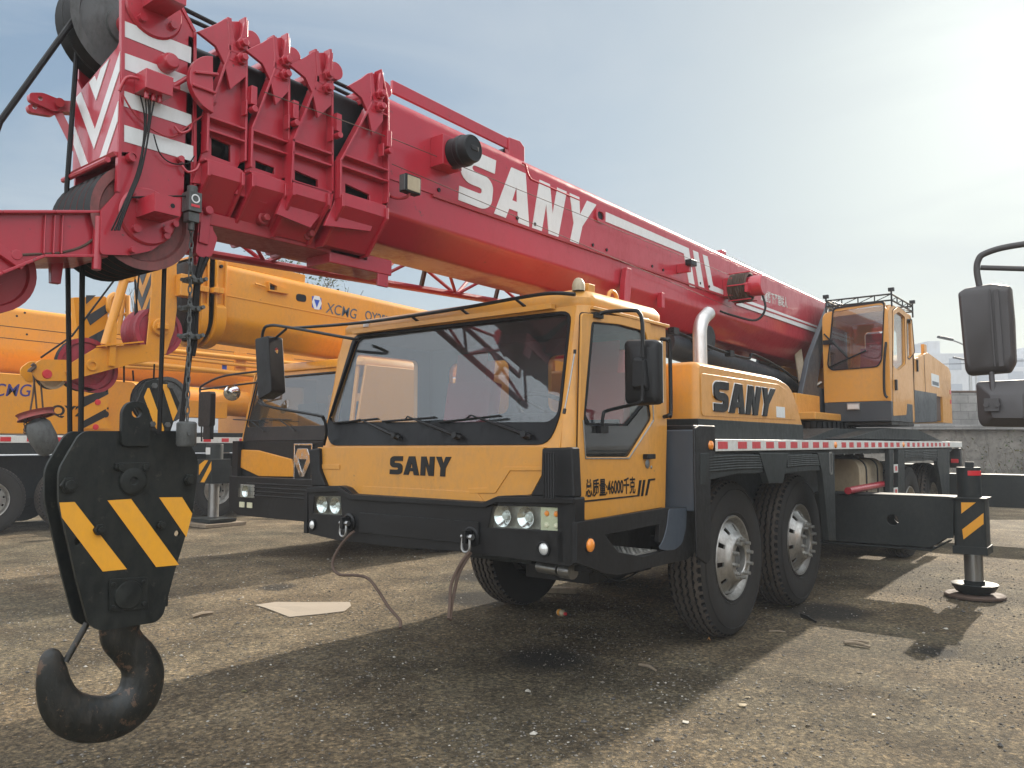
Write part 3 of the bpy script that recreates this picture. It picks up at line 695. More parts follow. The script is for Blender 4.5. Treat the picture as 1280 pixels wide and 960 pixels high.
# ---- front fender panel behind the cab
fe = MB('bluegrey'); FYY = 4.63
fe.box(SX-.25, FX-.012, FYY, FYY+.02, .98, 1.49)
fe.m('plastic').prism([(FYY-.004, .98), (FYY-.004, 1.5), (FYY+.06, 1.52), (FYY+.30, 1.52), (FYY+.30, 1.34), (FYY+.22, 1.25), (FYY+.20, .66), (FYY+.14, .64), (FYY-.0, .70)], frameX(FX-.02), .02)
fe.box(SX-.4, FX-.02, FYY+.02, FYY+.30, 1.47, 1.52)
fe.build('front_fender', main, bevel=.01)
# ---- mudguards over front wheels
def mud(pts, ribs, name='mudguard'):
    m = MB('chassis'); q = yz(pts, FX); m.prism(q, frameX(FX-.03), .022)
    ys = [p[0] for p in q]; zs_ = [p[1] for p in q]; y0, y1 = min(ys), max(ys); z0, z1 = min(zs_), max(zs_)
    for k in range(ribs):
        z = z1-(z1-z0)*(.12+.62*k/ribs); m.tube([(FX-.008, y0+.03, z), (FX-.006, (y0+y1)/2, z+.006), (FX-.008, y1-.04, z)], .011, 6)
    m.box(SX-.35, FX-.03, y0, y1, z1-.03, z1-.01)
    m.build(name, main, bevel=.004)
mud([(886, 568), (950, 568), (956, 590), (944, 592), (925, 592), (884, 601)], 6)
mud([(984, 568), (1023, 568), (1028, 588), (1010, 589), (983, 592)], 6)
mud([(1131, 562), (1152, 562), (1155, 576), (1143, 576), (1131, 578)], 5)
mud([(1153, 562), (1172, 562), (1175, 578), (1166, 575), (1155, 576)], 5)
br = MB('chassis')
for pts in ([(876, 566), (887, 566), (881, 606), (876, 606)], [(949, 566), (986, 566), (979, 604), (961, 604)], [(1022, 566), (1043, 566), (1045, 676), (1036, 676), (1028, 592)],
            [(1123, 562), (1131, 562), (1131, 618), (1123, 618)], [(1172, 562), (1187, 562), (1187, 618), (1178, 618), (1172, 578)], [(1112, 562), (1117, 562), (1117, 620), (1112, 620)]):
    br.prism(yz(pts, FX+.004), frameX(FX-.045), .05)
br.build('fender_bracket', main, bevel=.006)
# ---- chassis
ch = MB('chassis')
ch.box(-3.95, -3.72, 3.7, 13.2, .72, 1.15); ch.box(-3.18, -2.95, 3.7, 13.2, .72, 1.15)
ch.box(-4.70, FX-.05, 4.66, 13.2, 1.30, 1.425)
ch.box(-4.70, -4.66, 4.66, 13.2, 1.0, 1.30)
ch.box(-3.72, -3.18, 4.2, 8.0, .62, 1.2); ch.box(-4.2, -2.7, 8.15, 8.75, .38, 1.0); ch.box(-4.4, -2.45, 13.1, 13.8, .45, 1.1)
ch.box(-3.9, -3.0, 8.75, 13.1, .5, .8)
for y in (5.66, 7.1, 10.9, 12.25):
    ch.tube([(-4.3, y, .57), (-2.6, y, .57)], .09, 10); ch.lathe([(0, -.2), (.15, -.14), (.2, 0), (.15, .14), (0, .2)], (-3.45, y, .57), (1, 0, 0), 16)
for y0, y1 in ((6.5, 8.15), (8.8, 10.2)): ch.box(-2.95, -2.9, y0, y1, .5, 1.3)
ch.box(-2.75, -2.7, 7.6, 10.2, .98, 1.3)
ch.m('deckgrey').box(-4.66, FX-.06, 4.68, 13.15, 1.425, 1.435)
# turntable deck plate slanting
ch.m('chassis').loft([[V((-4.35+k*.0, y, 1.436)) if False else V(p) for p in ((-4.4, y, 1.436), (-2.5, y, 1.436), (-2.5, y, z), (-4.4, y, z))] for y, z in ((7.6, 1.45), (8.4, 1.56), (11.2, 1.56), (12.2, 1.45))])
for i in range(26): ch.m('steel').cyl((FX-.05, 5+i*.32, 1.3), (FX-.038, 5+i*.32, 1.3), .009, n=6)
ch_o = ch.build('chassis', main, bevel=.008)
ms = MB('marker_white'); ms.box(FX-.05, FX, 4.86, 13.7, 1.352, 1.432)
mso = ms.build('marker_rail', main, bevel=.004)
mr = MB('marker_red')
for px in (832, 908, 982, 1050): pass
ys_ = []
for (pxs, w) in (((903.5, 928, 945.5, 962.5, 977.5, 992.5, 1006.5, 1020, 1032), .17), ((1054.7, 1064.3, 1073.7, 1083, 1091.5, 1100, 1107.7, 1115, 1122.5), .15), ((1135.5, 1142, 1148, 1154, 1159.5, 1165, 1170, 1175, 1180, 1186), .13)):
    for px in pxs: ys_.append((onX(px, 557, FX).y, w))
for y, w in ys_: mr.box(FX-.001, FX+.002, y-w*.45, y+w*.45, 1.368, 1.416)
mr.build('red_reflector', mso, shade=False)
for px in (888, 1044, 1129):
    c = onX(px, 557.5, FX); m = MB('amber'); m.lathe([(.030, 0), (.027, .012), (0, .02)], (FX, c.y, 1.392), (1, 0, 0), 16); m.build('marker_lamp', mso)
# fuel tank, red bar, red/white plates, tail bracket
tk = MB('tan'); y0, y1 = 8.95, 9.9
tk.loft([[V((x, y, z)) for x, z in rrect(-2.95, -2.42, .62, 1.24, .12, 6)] for y in (y0, y0+.01, y1-.01, y1)])
tk.m('black')
for y in (y0+.25, y1-.25): tk.loft([[V((x, yy, z)) for x, z in rrect(-2.955, -2.412, .613, 1.247, .125, 6)] for yy in (y-.025, y+.025)])
tk.cyl((-2.6, y0+.48, 1.22), (-2.6, y0+.48, 1.29), .05, n=16); tk.build('fuel_tank', main, bevel=.01)
rb = MB('red'); rb.tube([onX(1060, 613.5, -2.30), onX(1115, 603, -2.30)], .035, 12); rb.build('lock_bar', main)
pt_ = MB('marker_white')
for py in (585.5, 614.5):
    c = onX(1119.7, py, FX+.006); pt_.box(FX+.004, FX+.01, c.y-.085, c.y+.085, c.z-.045, c.z+.045); pt_.m('marker_red').box(FX+.009, FX+.012, c.y-.04, c.y+.04, c.z-.025, c.z+.025); pt_.m('marker_white')
pt_.build('reflector_plate', main, shade=False)
tl = MB('plastic'); tl.box(FX-.12, FX+.02, 13.35, 13.5, 1.05, 1.34); tl.m('marker_red').box(FX-.10, FX, 13.34, 13.5, 1.12, 1.18); tl.build('tail_lamp', main, bevel=.01)
lk = MB('steel'); c = onX(1038, 579, FX+.005); lk.plate([rrect(c.y-.035, c.y+.035, c.z-.10, c.z+.10, .02), rrect(c.y-.02, c.y+.02, c.z-.085, c.z+.085, .015)], frameX(FX+.005), .008); lk.build('latch', main)
# wheels
for y in (5.66, 7.10):
    add_wheel(main, -2.42, y, 1, True); add_wheel(main, -4.54, y, -1, True)
for y in (10.95, 12.3):
    add_wheel(main, -2.36, y, 1, False); add_wheel(main, -4.56, y, -1, False)
# underbody bits: front axle, drag link, spring, lamp bowl below bumper
ub = MB('black'); ub.box(-4.2, -2.8, 3.75, 3.95, .80, .95); ub.tube([(-4.1, 4.9, .55), (-2.9, 4.9, .55)], .03, 8)
for x in (-3.98, -2.92): ub.tube([(x, 4.7, .78), (x, 5.1, .70), (x, 5.5, .67), (x, 5.9, .70), (x, 6.3, .78)], .045, 6)
ub.box(-3.30, -2.80, 4.3, 5.1, .52, .9)
ub.m('steel').cyl((-2.78, 3.75, .70), (-2.62, 3.72, .70), .035, n=14); ub.cyl((-2.60, 3.72, .70), (-2.52, 3.71, .70), .045, n=14)
ub.m('black').tube(smoothpath([(-2.6, 3.9, .78), (-2.5, 4.1, .60), (-2.45, 4.4, .66), (-2.45, 4.7, .8)]), .006, 6)
ub.build('underbody', main)
# ---- engine cover
HX = -2.30
hd = MB('yellow'); hp = roundpoly(yz([(872.5, 524), (872.5, 451), (974, 471), (990, 482), (1003.5, 531)], HX), [.0, .03, .16, .12, 0])
rings = []
for (x, ins) in ((HX, .035), (HX-.03, .006), (HX-.06, 0.), (-4.55, 0.), (-4.58, .03)):
    cy = sum(p[0] for p in hp)/len(hp); cz = min(p[1] for p in hp)
    rings.append([V((x, p[0]+(cy-p[0])*ins*.5, cz+(p[1]-cz)*(1-ins*2.0) if p[1] > cz+.02 else p[1])) for p in hp])
hd.loft(rings)
ip = yz(zm([(705, 720), (700, 505), (1090, 562), (1130, 590), (1180, 740)], 700, 340, 4), HX)
hd.prism(roundpoly(ip, .04), frameX(HX), .006)
hdo = hd.build('engine_cover', main, bevel=.006)
hs = MB('chassis'); q = yz([(872, 523), (1003, 531), (1004, 552.5), (873, 548)], HX); hs.prism(q, frameX(-4.58), 4.58+HX+.004); hs.build('engine_skirt', main, bevel=.006)
lt = MB('plastic'); a = [onX(px, py, HX+.006) for px, py in zm([(764, 697), (1034, 722), (1072, 586), (762, 540)], 700, 340, 4)]
a[0] = onX(891.5, 514, HX+.006); a[1] = onX(962, 521, HX+.006); a[2] = onX(968, 486.5, HX+.006); a[3] = onX(890.5, 475.5, HX+.006)
quad_lettering(lt, a, (1, 0, 0), .014).build('lettering', hdo, bevel=.002)
ot = MB('white'); al = [p+V((-.004, 0, 0)) for p in a]; d1 = (al[3]-al[0]).normalized()*.006; d2 = (al[1]-al[0]).normalized()*(-.006)
quad_lettering(ot, [p+d1+d2 for p in al], (1, 0, 0), .008).build('lettering_edge', hdo, shade=False)
pl = MB('white'); pl.prism(yz(zm([(1080, 672), (1122, 676), (1124, 730), (1082, 726)], 700, 340, 4), HX+.006), frameX(HX+.006), .003); pl.build('notice_plate', hdo, shade=False)
# ---- exhaust
ex = MB('exhaust'); c = V((-2.80, 5.95, 0)); zt = 2.33
pth = [(c.x, c.y, 1.8), (c.x, c.y, 2.28)]+[(c.x, c.y+.17*(1-math.cos(R(62*k/6))), 2.28+.17*math.sin(R(62*k/6))) for k in range(1, 7)]
p_l = V(pth[-1]); dd = V((0, math.sin(R(62)), math.cos(R(62)))); pth.append(tuple(p_l+dd*.10))
ex.tube(pth, .056, 28, cap=False); ex.m('black').tube([V(p) for p in pth[1:]], .051, 28, cap=False); ex.build('exhaust_pipe', main, smooth=60)
# ---- mirrors, roof rail, grab handle, eye bolt, beacon
def housing(mb, quad, y0, y1, r=.03):
    mb.loft([[V((p[0]+(sum(q[0] for q in quad)/4-p[0])*s, y, p[1]+(sum(q[1] for q in quad)/4-p[1])*s)) for p in roundpoly(quad, r)] for y, s in ((y0, .22), (y0+.015, .06), (y0+.04, 0), (y1-.006, 0), (y1, .06))])
m = MB('plastic'); q = xz([(780, 424), (822, 424), (823, 505), (781, 507)], 3.78); housing(m, q, 3.76, 3.84)
q2 = xz([(791, 446), (806, 447), (810, 487), (790, 488)], 3.74); housing(m, q2, 3.725, 3.80, .015)
mo = m.build('side_mirror', main, bevel=0)
g = MB('mirrorglass'); g.prism([(p[0]*.97+(-2.17)*.03, p[1]*.97+1.9*.03) for p in q], frameY(3.845), .003); g.build('mirror_glass', mo, shade=False)
m = MB('plastic'); P = smoothpath([onX(746, 395, SX+.02), onX(757, 390, SX+.06), onY(790, 388, 3.73), onY(799, 391, 3.73), onY(803, 405, 3.73), onY(803.5, 447, 3.73)], 4); m.tube(P, .011, 8)
P = smoothpath([onY(803, 480, 3.73), onY(802.5, 497, 3.73), onY(797, 504, 3.73), onX(760, 513, SX+.05), onX(754, 519, SX+.03), onX(753, 537, SX+.02)], 4); m.tube(P, .010, 8)
m.box(SX, SX+.035, 3.72, 3.80, 2.10, 2.13); c = onX(752, 537, SX+.01); m.box(SX-.0, SX+.03, c.y-.04, c.y+.04, c.z-.02, c.z+.02); m.build('mirror_arm', mo)
m = MB('plastic'); P = smoothpath([onX(826, 424, SX+.01), onX(834, 425, SX+.05), onX(837, 432, SX+.05), onX(838.5, 512, SX+.05), onX(836, 519, SX+.05), onX(830, 521, SX+.01)], 4); m.tube(P, .013, 8); m.build('grab_handle', main)
rl = MB('black'); P = [onY(367, 410, 3.62), onY(455, 403, 3.62), onY(560, 388, 3.62), onY(650, 372, 3.62), onY(690, 366.5, 3.62), onY(719, 368, 3.64)]; rl.tube(smoothpath(P, 5), .011, 8)
for px, py in ((515, 396), (576, 386), (645, 374)): a_ = onY(px, py, 3.62); rl.tube([a_, a_+V((.03, .06, -.045)), a_+V((.05, .12, -.06))], .009, 6)
rl.build('roof_rail', main)
m = MB('plastic'); q = xz([(323, 424), (340, 420), (344, 490), (327, 500)], 3.36); m.loft([[V((p[0], y, p[1])) for p in roundpoly(q, .02)] for y in (3.33, 3.36, 3.44, 3.45)]); mo2 = m.build('side_mirror', main, bevel=.006)
g = MB('mirrorglass'); q = [V(onY(341, 428, 3.46)), V(onY(347, 424, 3.47)), V(onY(345, 486, 3.47)), V(onY(338, 499, 3.46))]; g.add([*q, *[p+V((0, .01, 0)) for p in q]], [(0, 1, 2, 3), (7, 6, 5, 4), (0, 4, 5, 1), (1, 5, 6, 2), (2, 6, 7, 3), (3, 7, 4, 0)])
c = onY(346, 440, 3.42); g.lathe([(.0, .035), (.04, .028), (.075, .008), (.08, 0)], c, V((.9, .35, .1)), 24); g.m('plastic').lathe([(0, -.03), (.06, -.022), (.083, 0), (.08, .004)], c, V((.9, .35, .1)), 24); g.build('mirror_glass', mo2)
m = MB('black'); m.tube(smoothpath([onY(446, 424, 3.6), onY(438, 423, 3.5), onY(360, 409, 3.42), onY(337, 407, 3.40), onY(329, 414, 3.40), onY(327, 440, 3.40), onY(325, 482, 3.38)], 5), .011, 8)
m.tube([onY(337, 430, 3.40), onY(345, 422, 3.40), onY(358, 411, 3.41)], .009, 6)
m.tube(smoothpath([onY(325, 490, 3.38), onY(327, 502, 3.38), onY(340, 509, 3.38), onY(396, 519, 3.40), onY(405, 524, 3.42), onY(408, 540, 3.44), onY(405, 556, 3.47)], 5), .010, 8); m.build('mirror_arm', mo2)
e = MB('yellow'); c = V((SX-.30, 4.45, 2.285)); e.tube([c+V((.0, .055*math.cos(2*math.pi*k/20), .055+.055*math.sin(2*math.pi*k/20))) for k in range(21)], .013, 8); e.cyl(c-V((0, 0, .01)), c+V((0, 0, .012)), .03, n=14)
c = onX(798, 362, -2.7); e.build('lifting_eye', main)
e = MB('yellow'); c = onX(735, 372, SX-.08); e.prism([(c.x-.13, c.z-.08), (c.x+.02, c.z-.07), (c.x+.03, c.z+.075), (c.x-.02, c.z+.08)], frameY(3.85), .07); e.m('tan').lathe([(.036, -.05), (.037, -.02), (.032, .0), (.02, .02), (0, .026)], (c.x, 3.72, 2.31), (0, 0, 1), 20)
e.build('beacon', main, bevel=.006)
# little white lamp on roof left
e = MB('white'); c = onY(461, 404, 3.7); e.lathe([(.04, -.03), (.038, 0), (.02, .02), (0, .024)], c, (0, 0, 1), 14); e.build('roof_lamp', main)
# ---- main boom (base section)
HW = .32; BX = C0+HW                     # near side face X=-3.16
def bz(y, zf, zr): return zf+(zr-zf)*(y-2.9)/(11-2.9)
def boom_ring(y, hw, zt, zb, c=C0, bev=.16, bh=.20, r=.05):
    h = roundpoly([(c+hw, zt), (c-hw, zt), (c-hw, zb+bh), (c-hw+bev, zb), (c+hw-bev, zb), (c+hw, zb+bh)], [r, r, .02, .02, .02, .02], 5)
    return [V((x, y, z)) for x, z in h]
bo = MB('red')
bo.loft([boom_ring(y, HW-.008, bz(y, 3.30, 3.22), zb_, bh=2.645-zb_-.003*(y-2.9)) for y, zb_ in ((2.90, 2.52), (5.0, 2.505), (5.15, 2.46), (11.6, 2.37))])
boo = bo.build('boom', main, bevel=0, smooth=24)
up_ = MB('red')
for y0, y1 in ((2.90, 11.5),):
    up_.prism([(y0, bz(y0, 2.835, 2.80)), (y1, bz(y1, 2.835, 2.80)), (y1, bz(y1, 3.24, 3.16)), (y0, bz(y0, 3.24, 3.16))], frameX(BX-.02), .02)
# welded cover plate with the S-shaped end
a = [onX(*p, BX) for p in zm([(425, 352), (455, 372), (478, 460), (510, 510), (560, 535), (990, 722)], 600, 160, 8)]
up_.tube([p+V((.001, 0, 0)) for p in smoothpath(a, 4)], .007, 6)
up_.build('side_plate', boo, bevel=.006)
gr = MB('red_dull'); gr.box(BX-.01, BX+.006, 3.24, 11.4, 2.818, 2.836)
b_=[]
for px, py in zm([(272, 592), (664, 736), (752, 765), (1043, 870), (1112, 894)], 480, 100, 4)+zm([(380, 412), (435, 434), (620, 497), (665, 514)], 720, 240, 4): p = onX(px, py, BX); gr.m('black').cyl((BX-.01, p.y, 2.868), (BX+.008, p.y, 2.868), .012, n=10)
gr.build('boom_seam', boo)
lt = MB('white'); qa = [onX(*p, BX) for p in ((572.5, 250), (733, 311), (745, 256), (577, 182))]
zb_, zt_ = qa[0].z, qa[3].z
lw = MB(); 
quad_lettering(lt, qa, (1, 0, 0), .004).build('lettering', boo, shade=False)
sp = MB('white')
Z7 = lambda pts: yz(zm(pts, 720, 240, 4), BX)
for pts in ([(148, 100), (562, 282), (594, 478), (566, 470), (538, 308), (146, 148)], [(583, 291), (609, 302), (642, 492), (614, 482)], [(632, 312), (656, 322), (684, 468), (800, 520), (800, 547), (667, 494)]): sp.prism(Z7(pts), frameX(BX), .004)
p0 = onX(*zm([(800, 540)], 720, 240, 4)[0], BX); p1 = onX(*zm([(1240, 702)], 720, 240, 4)[0], BX)
sp.prism([(p0.y, p0.z-.05), (p1.y+1, p1.z-.045), (p1.y+1, p1.z+.045), (p0.y, p0.z+.04)], frameX(BX), .004); sp.build('stripe', boo, shade=False)
wt = MB('marker_white'); tm = MB(); tm.text('起重臂下严禁站人', (V((0, 0, 0)), V((1, 0, 0)), V((0, 1, 0))), 1., .01, bold=.015); w_ = max(v.x for v in tm.v)
a0 = onX(951, 374, BX); a1 = onX(984, 384, BX)
wt.add([V((BX+.001+v.z*.2, a0.y+(a1.y-a0.y)*v.x/w_, a0.z+(a1.z-a0.z)*v.x/w_+v.y*.13)) for v in tm.v], tm.f); wt.build('lettering', boo, shade=False)
# oval slot
for (px, py) in ((749, 270),):
    c = onX(px, py, BX); m = MB('red'); m.plate([rrect(c.y-.065, c.y+.065, c.z-.05, c.z+.05, .04), rrect(c.y-.045, c.y+.045, c.z-.03, c.z+.03, .028)], frameX(BX), .016); m.m('black').plate([rrect(c.y-.045, c.y+.045, c.z-.03, c.z+.03, .028)], frameX(BX), .003); m.build('slot', boo)
# fins below, rail above, brackets
m = MB('red')
c = onX(778, 345, BX); m.prism([(c.y-.06, c.z-.24), (c.y+.02, c.z-.26), (c.y+.05, c.z-.08), (c.y+.06, c.z+.06), (c.y-.01, c.z+.06), (c.y-.04, c.z-.05)], frameX(BX), .05)
c = onX(825, 372, BX); m.box(BX-.02, BX+.03, c.y-.02, c.y+.03, c.z-.09, c.z+.04)
c = onX(903, 315, C0+.1); m.box(C0+.05, C0+.12, c.y-.05, c.y+.05, 3.22, 3.40)
P0 = onX(489, 108, C0+.22); P1 = onX(637, 181, C0+.22); m.beam(P0, P1, .02, .075); m.beam(P0+V((-.4, 0, 0)), P1+V((-.4, 0, 0)), .02, .075)
m.prism([(P1.y-.03, 3.27), (P1.y+.14, 3.27), (P1.y+.14, P1.z+.02), (P1.y+.09, P1.z+.05), (P1.y-.03, P1.z+.04)], frameX(C0+.20), .04)
m.prism([(P1.y-.03, 3.27), (P1.y+.14, 3.27), (P1.y+.14, P1.z+.02), (P1.y+.09, P1.z+.05), (P1.y-.03, P1.z+.04)], frameX(C0-.2), .04)
m.m('black').cyl((C0-.16, P1.y, 3.33), (C0+.20, P1.y, 3.33), .05, n=14); m.m('red')
c = onX(847, 335, BX); m.box(BX, BX+.12, c.y-.02, c.y+.02, c.z-.05, c.z+.03); m.m('black').box(BX+.10, BX+.16, c.y-.06, c.y+.05, c.z+.0, c.z+.05)
m.build('boom_fitting', boo, bevel=.005)
# ---- cable reels on the side
def reel(c, r, coil, mat, parent):
    m = MB('red'); m.box(BX, BX+.10, c.y-.10, c.y+.06, c.z-.085, c.z+.09)
    if coil:
        m.cyl((BX+.02, c.y, c.z), (BX+.36, c.y, c.z), r*.62, n=28)
        m.m('rusty')
        for k in range(9): m.lathe([(r*.8, -.012), (r*(.92+.1*random.random()), 0), (r*.8, .012)], (BX+.06+k*.021, c.y, c.z), (1, .03*random.uniform(-1, 1), .03*random.uniform(-1, 1)), 28)
        m.m('red').lathe([(r*.62, .24), (r*.66, .25), (r*.66, .36), (r*.6, .37), (0, .37)], (BX, c.y, c.z), (1, 0, 0), 28)
        for k in range(6): t = k*math.pi/3; m.box(BX+.04, BX+.27, c.y+math.cos(t)*r-.006, c.y+math.cos(t)*r+.006, c.z+math.sin(t)*r-.006, c.z+math.sin(t)*r+.006)
        m.m('red').beam((BX+.25, c.y-r, c.z-.03), (BX+.25, c.y+.02, c.z-.03), .03, .09)
        m.m('black').tube(smoothpath([(BX+.33, c.y+.03, c.z-.06), (BX+.36, c.y+.04, c.z-.22), (BX+.28, c.y+.0, c.z-.33), (BX+.1, c.y-.1, c.z-.28), (BX+.01, c.y-.2, c.z-.24)]), .012, 6)
    else:
        m.m(mat).lathe([(0, .08), (r*.98, .08), (r, .09), (r*.96, .11), (r*.96, .15), (r*1.02, .155), (r*1.02, .185), (r*.95, .19), (r*.9, .235), (r*.82, .245), (r*.80, .24), (0, .24)], (BX, c.y, c.z), (1, 0, 0), 32)
        m.m('black').box(BX+.24, BX+.245, c.y-.02, c.y+.04, c.z-.01, c.z+.015)
    return m.build('cable_reel', parent, bevel=.004, smooth=30)
reel(onX(553, 197, BX), .088, False, 'plastic', boo).data.materials[1] = MATS['plastic']
reel(onX(915, 361, BX+.05), .15, True, 'red', boo)
# ---- thin wire stretched along the boom
m = MB('rusty')
for A, B in (((330, 115), (495, 175)), ((495, 175), (920, 347)), ((490, 205), (915, 385))): m.tube([onX(*A, BX+.05), onX(*B, BX+.05)], .0024, 5)
m.build('feeler_wire', main)
# ---- work lamp
m = MB('red_dull'); c = onX(512, 232, BX+.12); m.tube(smoothpath([onX(487, 245, BX), onX(497, 248, BX+.06), onX(510, 245, BX+.12), c]), .009, 6)
m.m('plastic').box(c.x-.02, c.x+.03, c.y-.055, c.y+.055, c.z-.045, c.z+.05); m.m('castgrey').box(c.x-.015, c.x+.025, c.y-.062, c.y-.05, c.z-.04, c.z+.045); m.m('tan').box(c.x+.03, c.x+.034, c.y-.045, c.y+.045, c.z-.037, c.z+.042)
m.build('work_lamp', main, bevel=.005)
# ---- telescoping sections: black tubes + red collars
def tube_section(y0, y1, hw, zt, zb):
    m = MB('sectionblack'); m.loft([boom_ring(y, hw, zt, zb, bev=.14, bh=.18) for y in (y0, y1)]); m.build('boom_section', main, smooth=24)
hws = [.20, .235, .265, .29]
tube_section(1.75, 2.4, .17, 3.215, 2.58); tube_section(2.0, 2.6, .195, 3.22, 2.56); tube_section(2.2, 2.9, .228, 3.225, 2.54); tube_section(2.5, 3.2, .262, 3.235, 2.52)
def collar(fr_pts, rr_pts, X, holes, hw, Xin):
    """front flange polyline + rear flange polyline (pixels on plane X), web between, ribs"""
    m = MB('red'); F = yz(fr_pts, X); B = yz(rr_pts, X)
    poly = F+B[::-1]
    hl = [yz(h, X) for h in holes]
    m.plate([poly]+hl, frameX(X-.062), .018)
    m.plate([poly]+hl, frameX(2*C0-X+.055), .02)
    for L_ in (F, B):
        for sgn in (1, -1):
            for i in range(len(L_)-2):
                a, b = L_[i], L_[i+1]
                x = X if sgn > 0 else 2*C0-X
                p0, p1 = V((x-.026*sgn, a[0], a[1])), V((x-.026*sgn, b[0], b[1])); d = (p1-p0).normalized()*.005
                m.beam(p0-d, p1+d, .012, .052, (1, 0, 0))
    def yat(L_, z):
        for i in range(len(L_)-1):
            (y0, z0), (y1, z1) = L_[i], L_[i+1]
            if (z0-z)*(z1-z) <= 0 and abs(z0-z1) > 1e-5: return y0+(y1-y0)*(z-z0)/(z1-z0)
        return L_[-1][0]
    for z in (3.16, 2.86, 2.80, 2.66):
        for x in (X, 2*C0-X): m.box(min(x, x-.07*(1 if x > C0 else -1)), max(x, x-.07*(1 if x > C0 else -1)), yat(F, z), yat(B, z), z-.005, z+.005)
    # bottom beveled wrap
    yf, yb = F[-1][0], B[-1][0]; zf, zb = F[-1][1], B[-1][1]
    prof = [(X, 2.66), (X, 2.60), (X-.15, 2.42), (2*C0-X+.15, 2.42), (2*C0-X, 2.60), (2*C0-X, 2.66), (2*C0-X+.06, 2.66), (2*C0-X+.2, 2.5), (X-.2, 2.5), (X-.06, 2.66)]
    ymid = (yf+yb)/2
    m.loft([[V((x, y, z)) for x, z in prof] for y in (F[-2][0]+.0, B[-2][0]-.012)], cap=True)
    m.loft([[V((C0+(x-C0)*1.04, y, z-.012)) for x, z in prof] for y in (F[-2][0]-.004, F[-2][0]+.012)], cap=True); m.loft([[V((C0+(x-C0)*1.04, y, z-.012)) for x, z in prof] for y in (B[-2][0]-.024, B[-2][0]-.008)], cap=True)
    # ears with bolts
    for x in (X-.02, 2*C0-X+.005):
        y0, y1 = F[0][0], B[0][0]
        m.prism([(y0-.15, 3.225), (y0-.06, 3.30), (y0-.02, 3.34), (y0+.015, 3.36), (y0+.03, 3.27), (y0+.055, 3.24), (y1-.02, 3.30), (y1, 3.385), (y1+.015, 3.385), (y1+.018, 3.12), (y0+.02, 3.02), (y0-.015, 3.13), (y0-.06, 3.195)], frameX(x-.0), .018)
    for k, z in ((0, 3.25), (1, 3.18)): m.cyl((X-.03, (F[0][0]+B[0][0])/2+.02, z), (X+.045, (F[0][0]+B[0][0])/2+.02, z), .017, n=8); m.cyl((X+.0, (F[0][0]+B[0][0])/2+.02, z), (X+.02, (F[0][0]+B[0][0])/2+.02, z), .028, n=6)
    m.cyl((C0-.1, B[0][0]+.05, 3.31), (X-.02, B[0][0]+.05, 3.31), .045, n=16)
    m.box(2*C0-X, X, F[0][0], B[0][0], 3.20, 3.23)
    # side bolts and cable guide
    c = V((X+.03, B[0][0]+.03, 3.02)); m.box(X-.02, X+.03, c.y-.01, c.y+.022, c.z-.045, c.z+.045); m.cyl(c+V((-.02, .0, -.07)), c+V((.02, .0, -.07)), .016, n=10); m.box(X-.02, X+.02, c.y-.03, c.y-.02, c.z-.10, c.z-.03)
    return m.build('boom_collar', main, bevel=.003)
Z2 = lambda pts: zm(pts, 220, 0, 4)
collar(Z2([(265, 90), (272, 262), (165, 560), (160, 750), (110, 905)]), Z2([(350, 90), (355, 180), (355, 560), (350, 800), (290, 925)]), -3.22, [Z2([(205, 672), (300, 715), (300, 800), (205, 765)])], .2, 0)
collar(Z2([(492, 180), (500, 340), (385, 640), (380, 830), (325, 960)]), Z2([(560, 170), (568, 340), (568, 760), (562, 880), (480, 1010)]), -3.20, [Z2([(425, 792), (520, 830), (520, 862), (425, 830)])], .235, 0)
collar(Z2([(702, 250), (712, 400), (590, 700), (580, 940), (530, 1060)]), Z2([(775, 250), (783, 400), (785, 960), (770, 1040), (700, 1130)]), -3.16, [Z2([(622, 840), (738, 890), (738, 940), (622, 890)])], .265, 0)
collar(Z2([(975, 370), (985, 510), (828, 800), (826, 985), (770, 1120)]), Z2([(1028, 350), (1062, 500), (1066, 960), (1062, 1010), (1000, 1150)]), -3.12, [Z2([(876, 910), (995, 965), (995, 1030), (876, 970)])], .29, 0)
# half-round stiffener of the first collar
m = MB('red'); c = onX(262, 105, -3.21); m.plate([arc(c.y+.03, c.z, .13, 100, 265, 14)], frameX(-3.23), .03)
m.beam((-3.20, c.y-.08, c.z+.02), (-3.20, c.y+.03, c.z+.05), .012, .03, (1, 0, 0)); m.beam((-3.20, c.y-.09, c.z-.04), (-3.20, c.y+.02, c.z-.04), .012, .03, (1, 0, 0)); m.build('stiffener', main, bevel=.003)
# underside lugs
m = MB('red_dull')
for px, py in ((312, 278), (368, 297), (343, 262), (404, 290)): c = onX(px, py, -3.4); m.cyl(c, c+V((.12, 0, 0)), .03, n=14); m.cyl(c+V((.1, 0, 0)), c+V((.15, 0, 0)), .02, n=6)
m.obox((-3.45, 2.35, 2.43), (.13, .55, .03), Matrix.Identity(3)); m.m('red').obox((-3.42, 2.86, 2.395), (.10, .22, .045), Matrix.Identity(3))
m.box(-3.34, -3.325, 2.98, 3.06, 2.28, 2.40); m.build('boom_guide', main, bevel=.006)
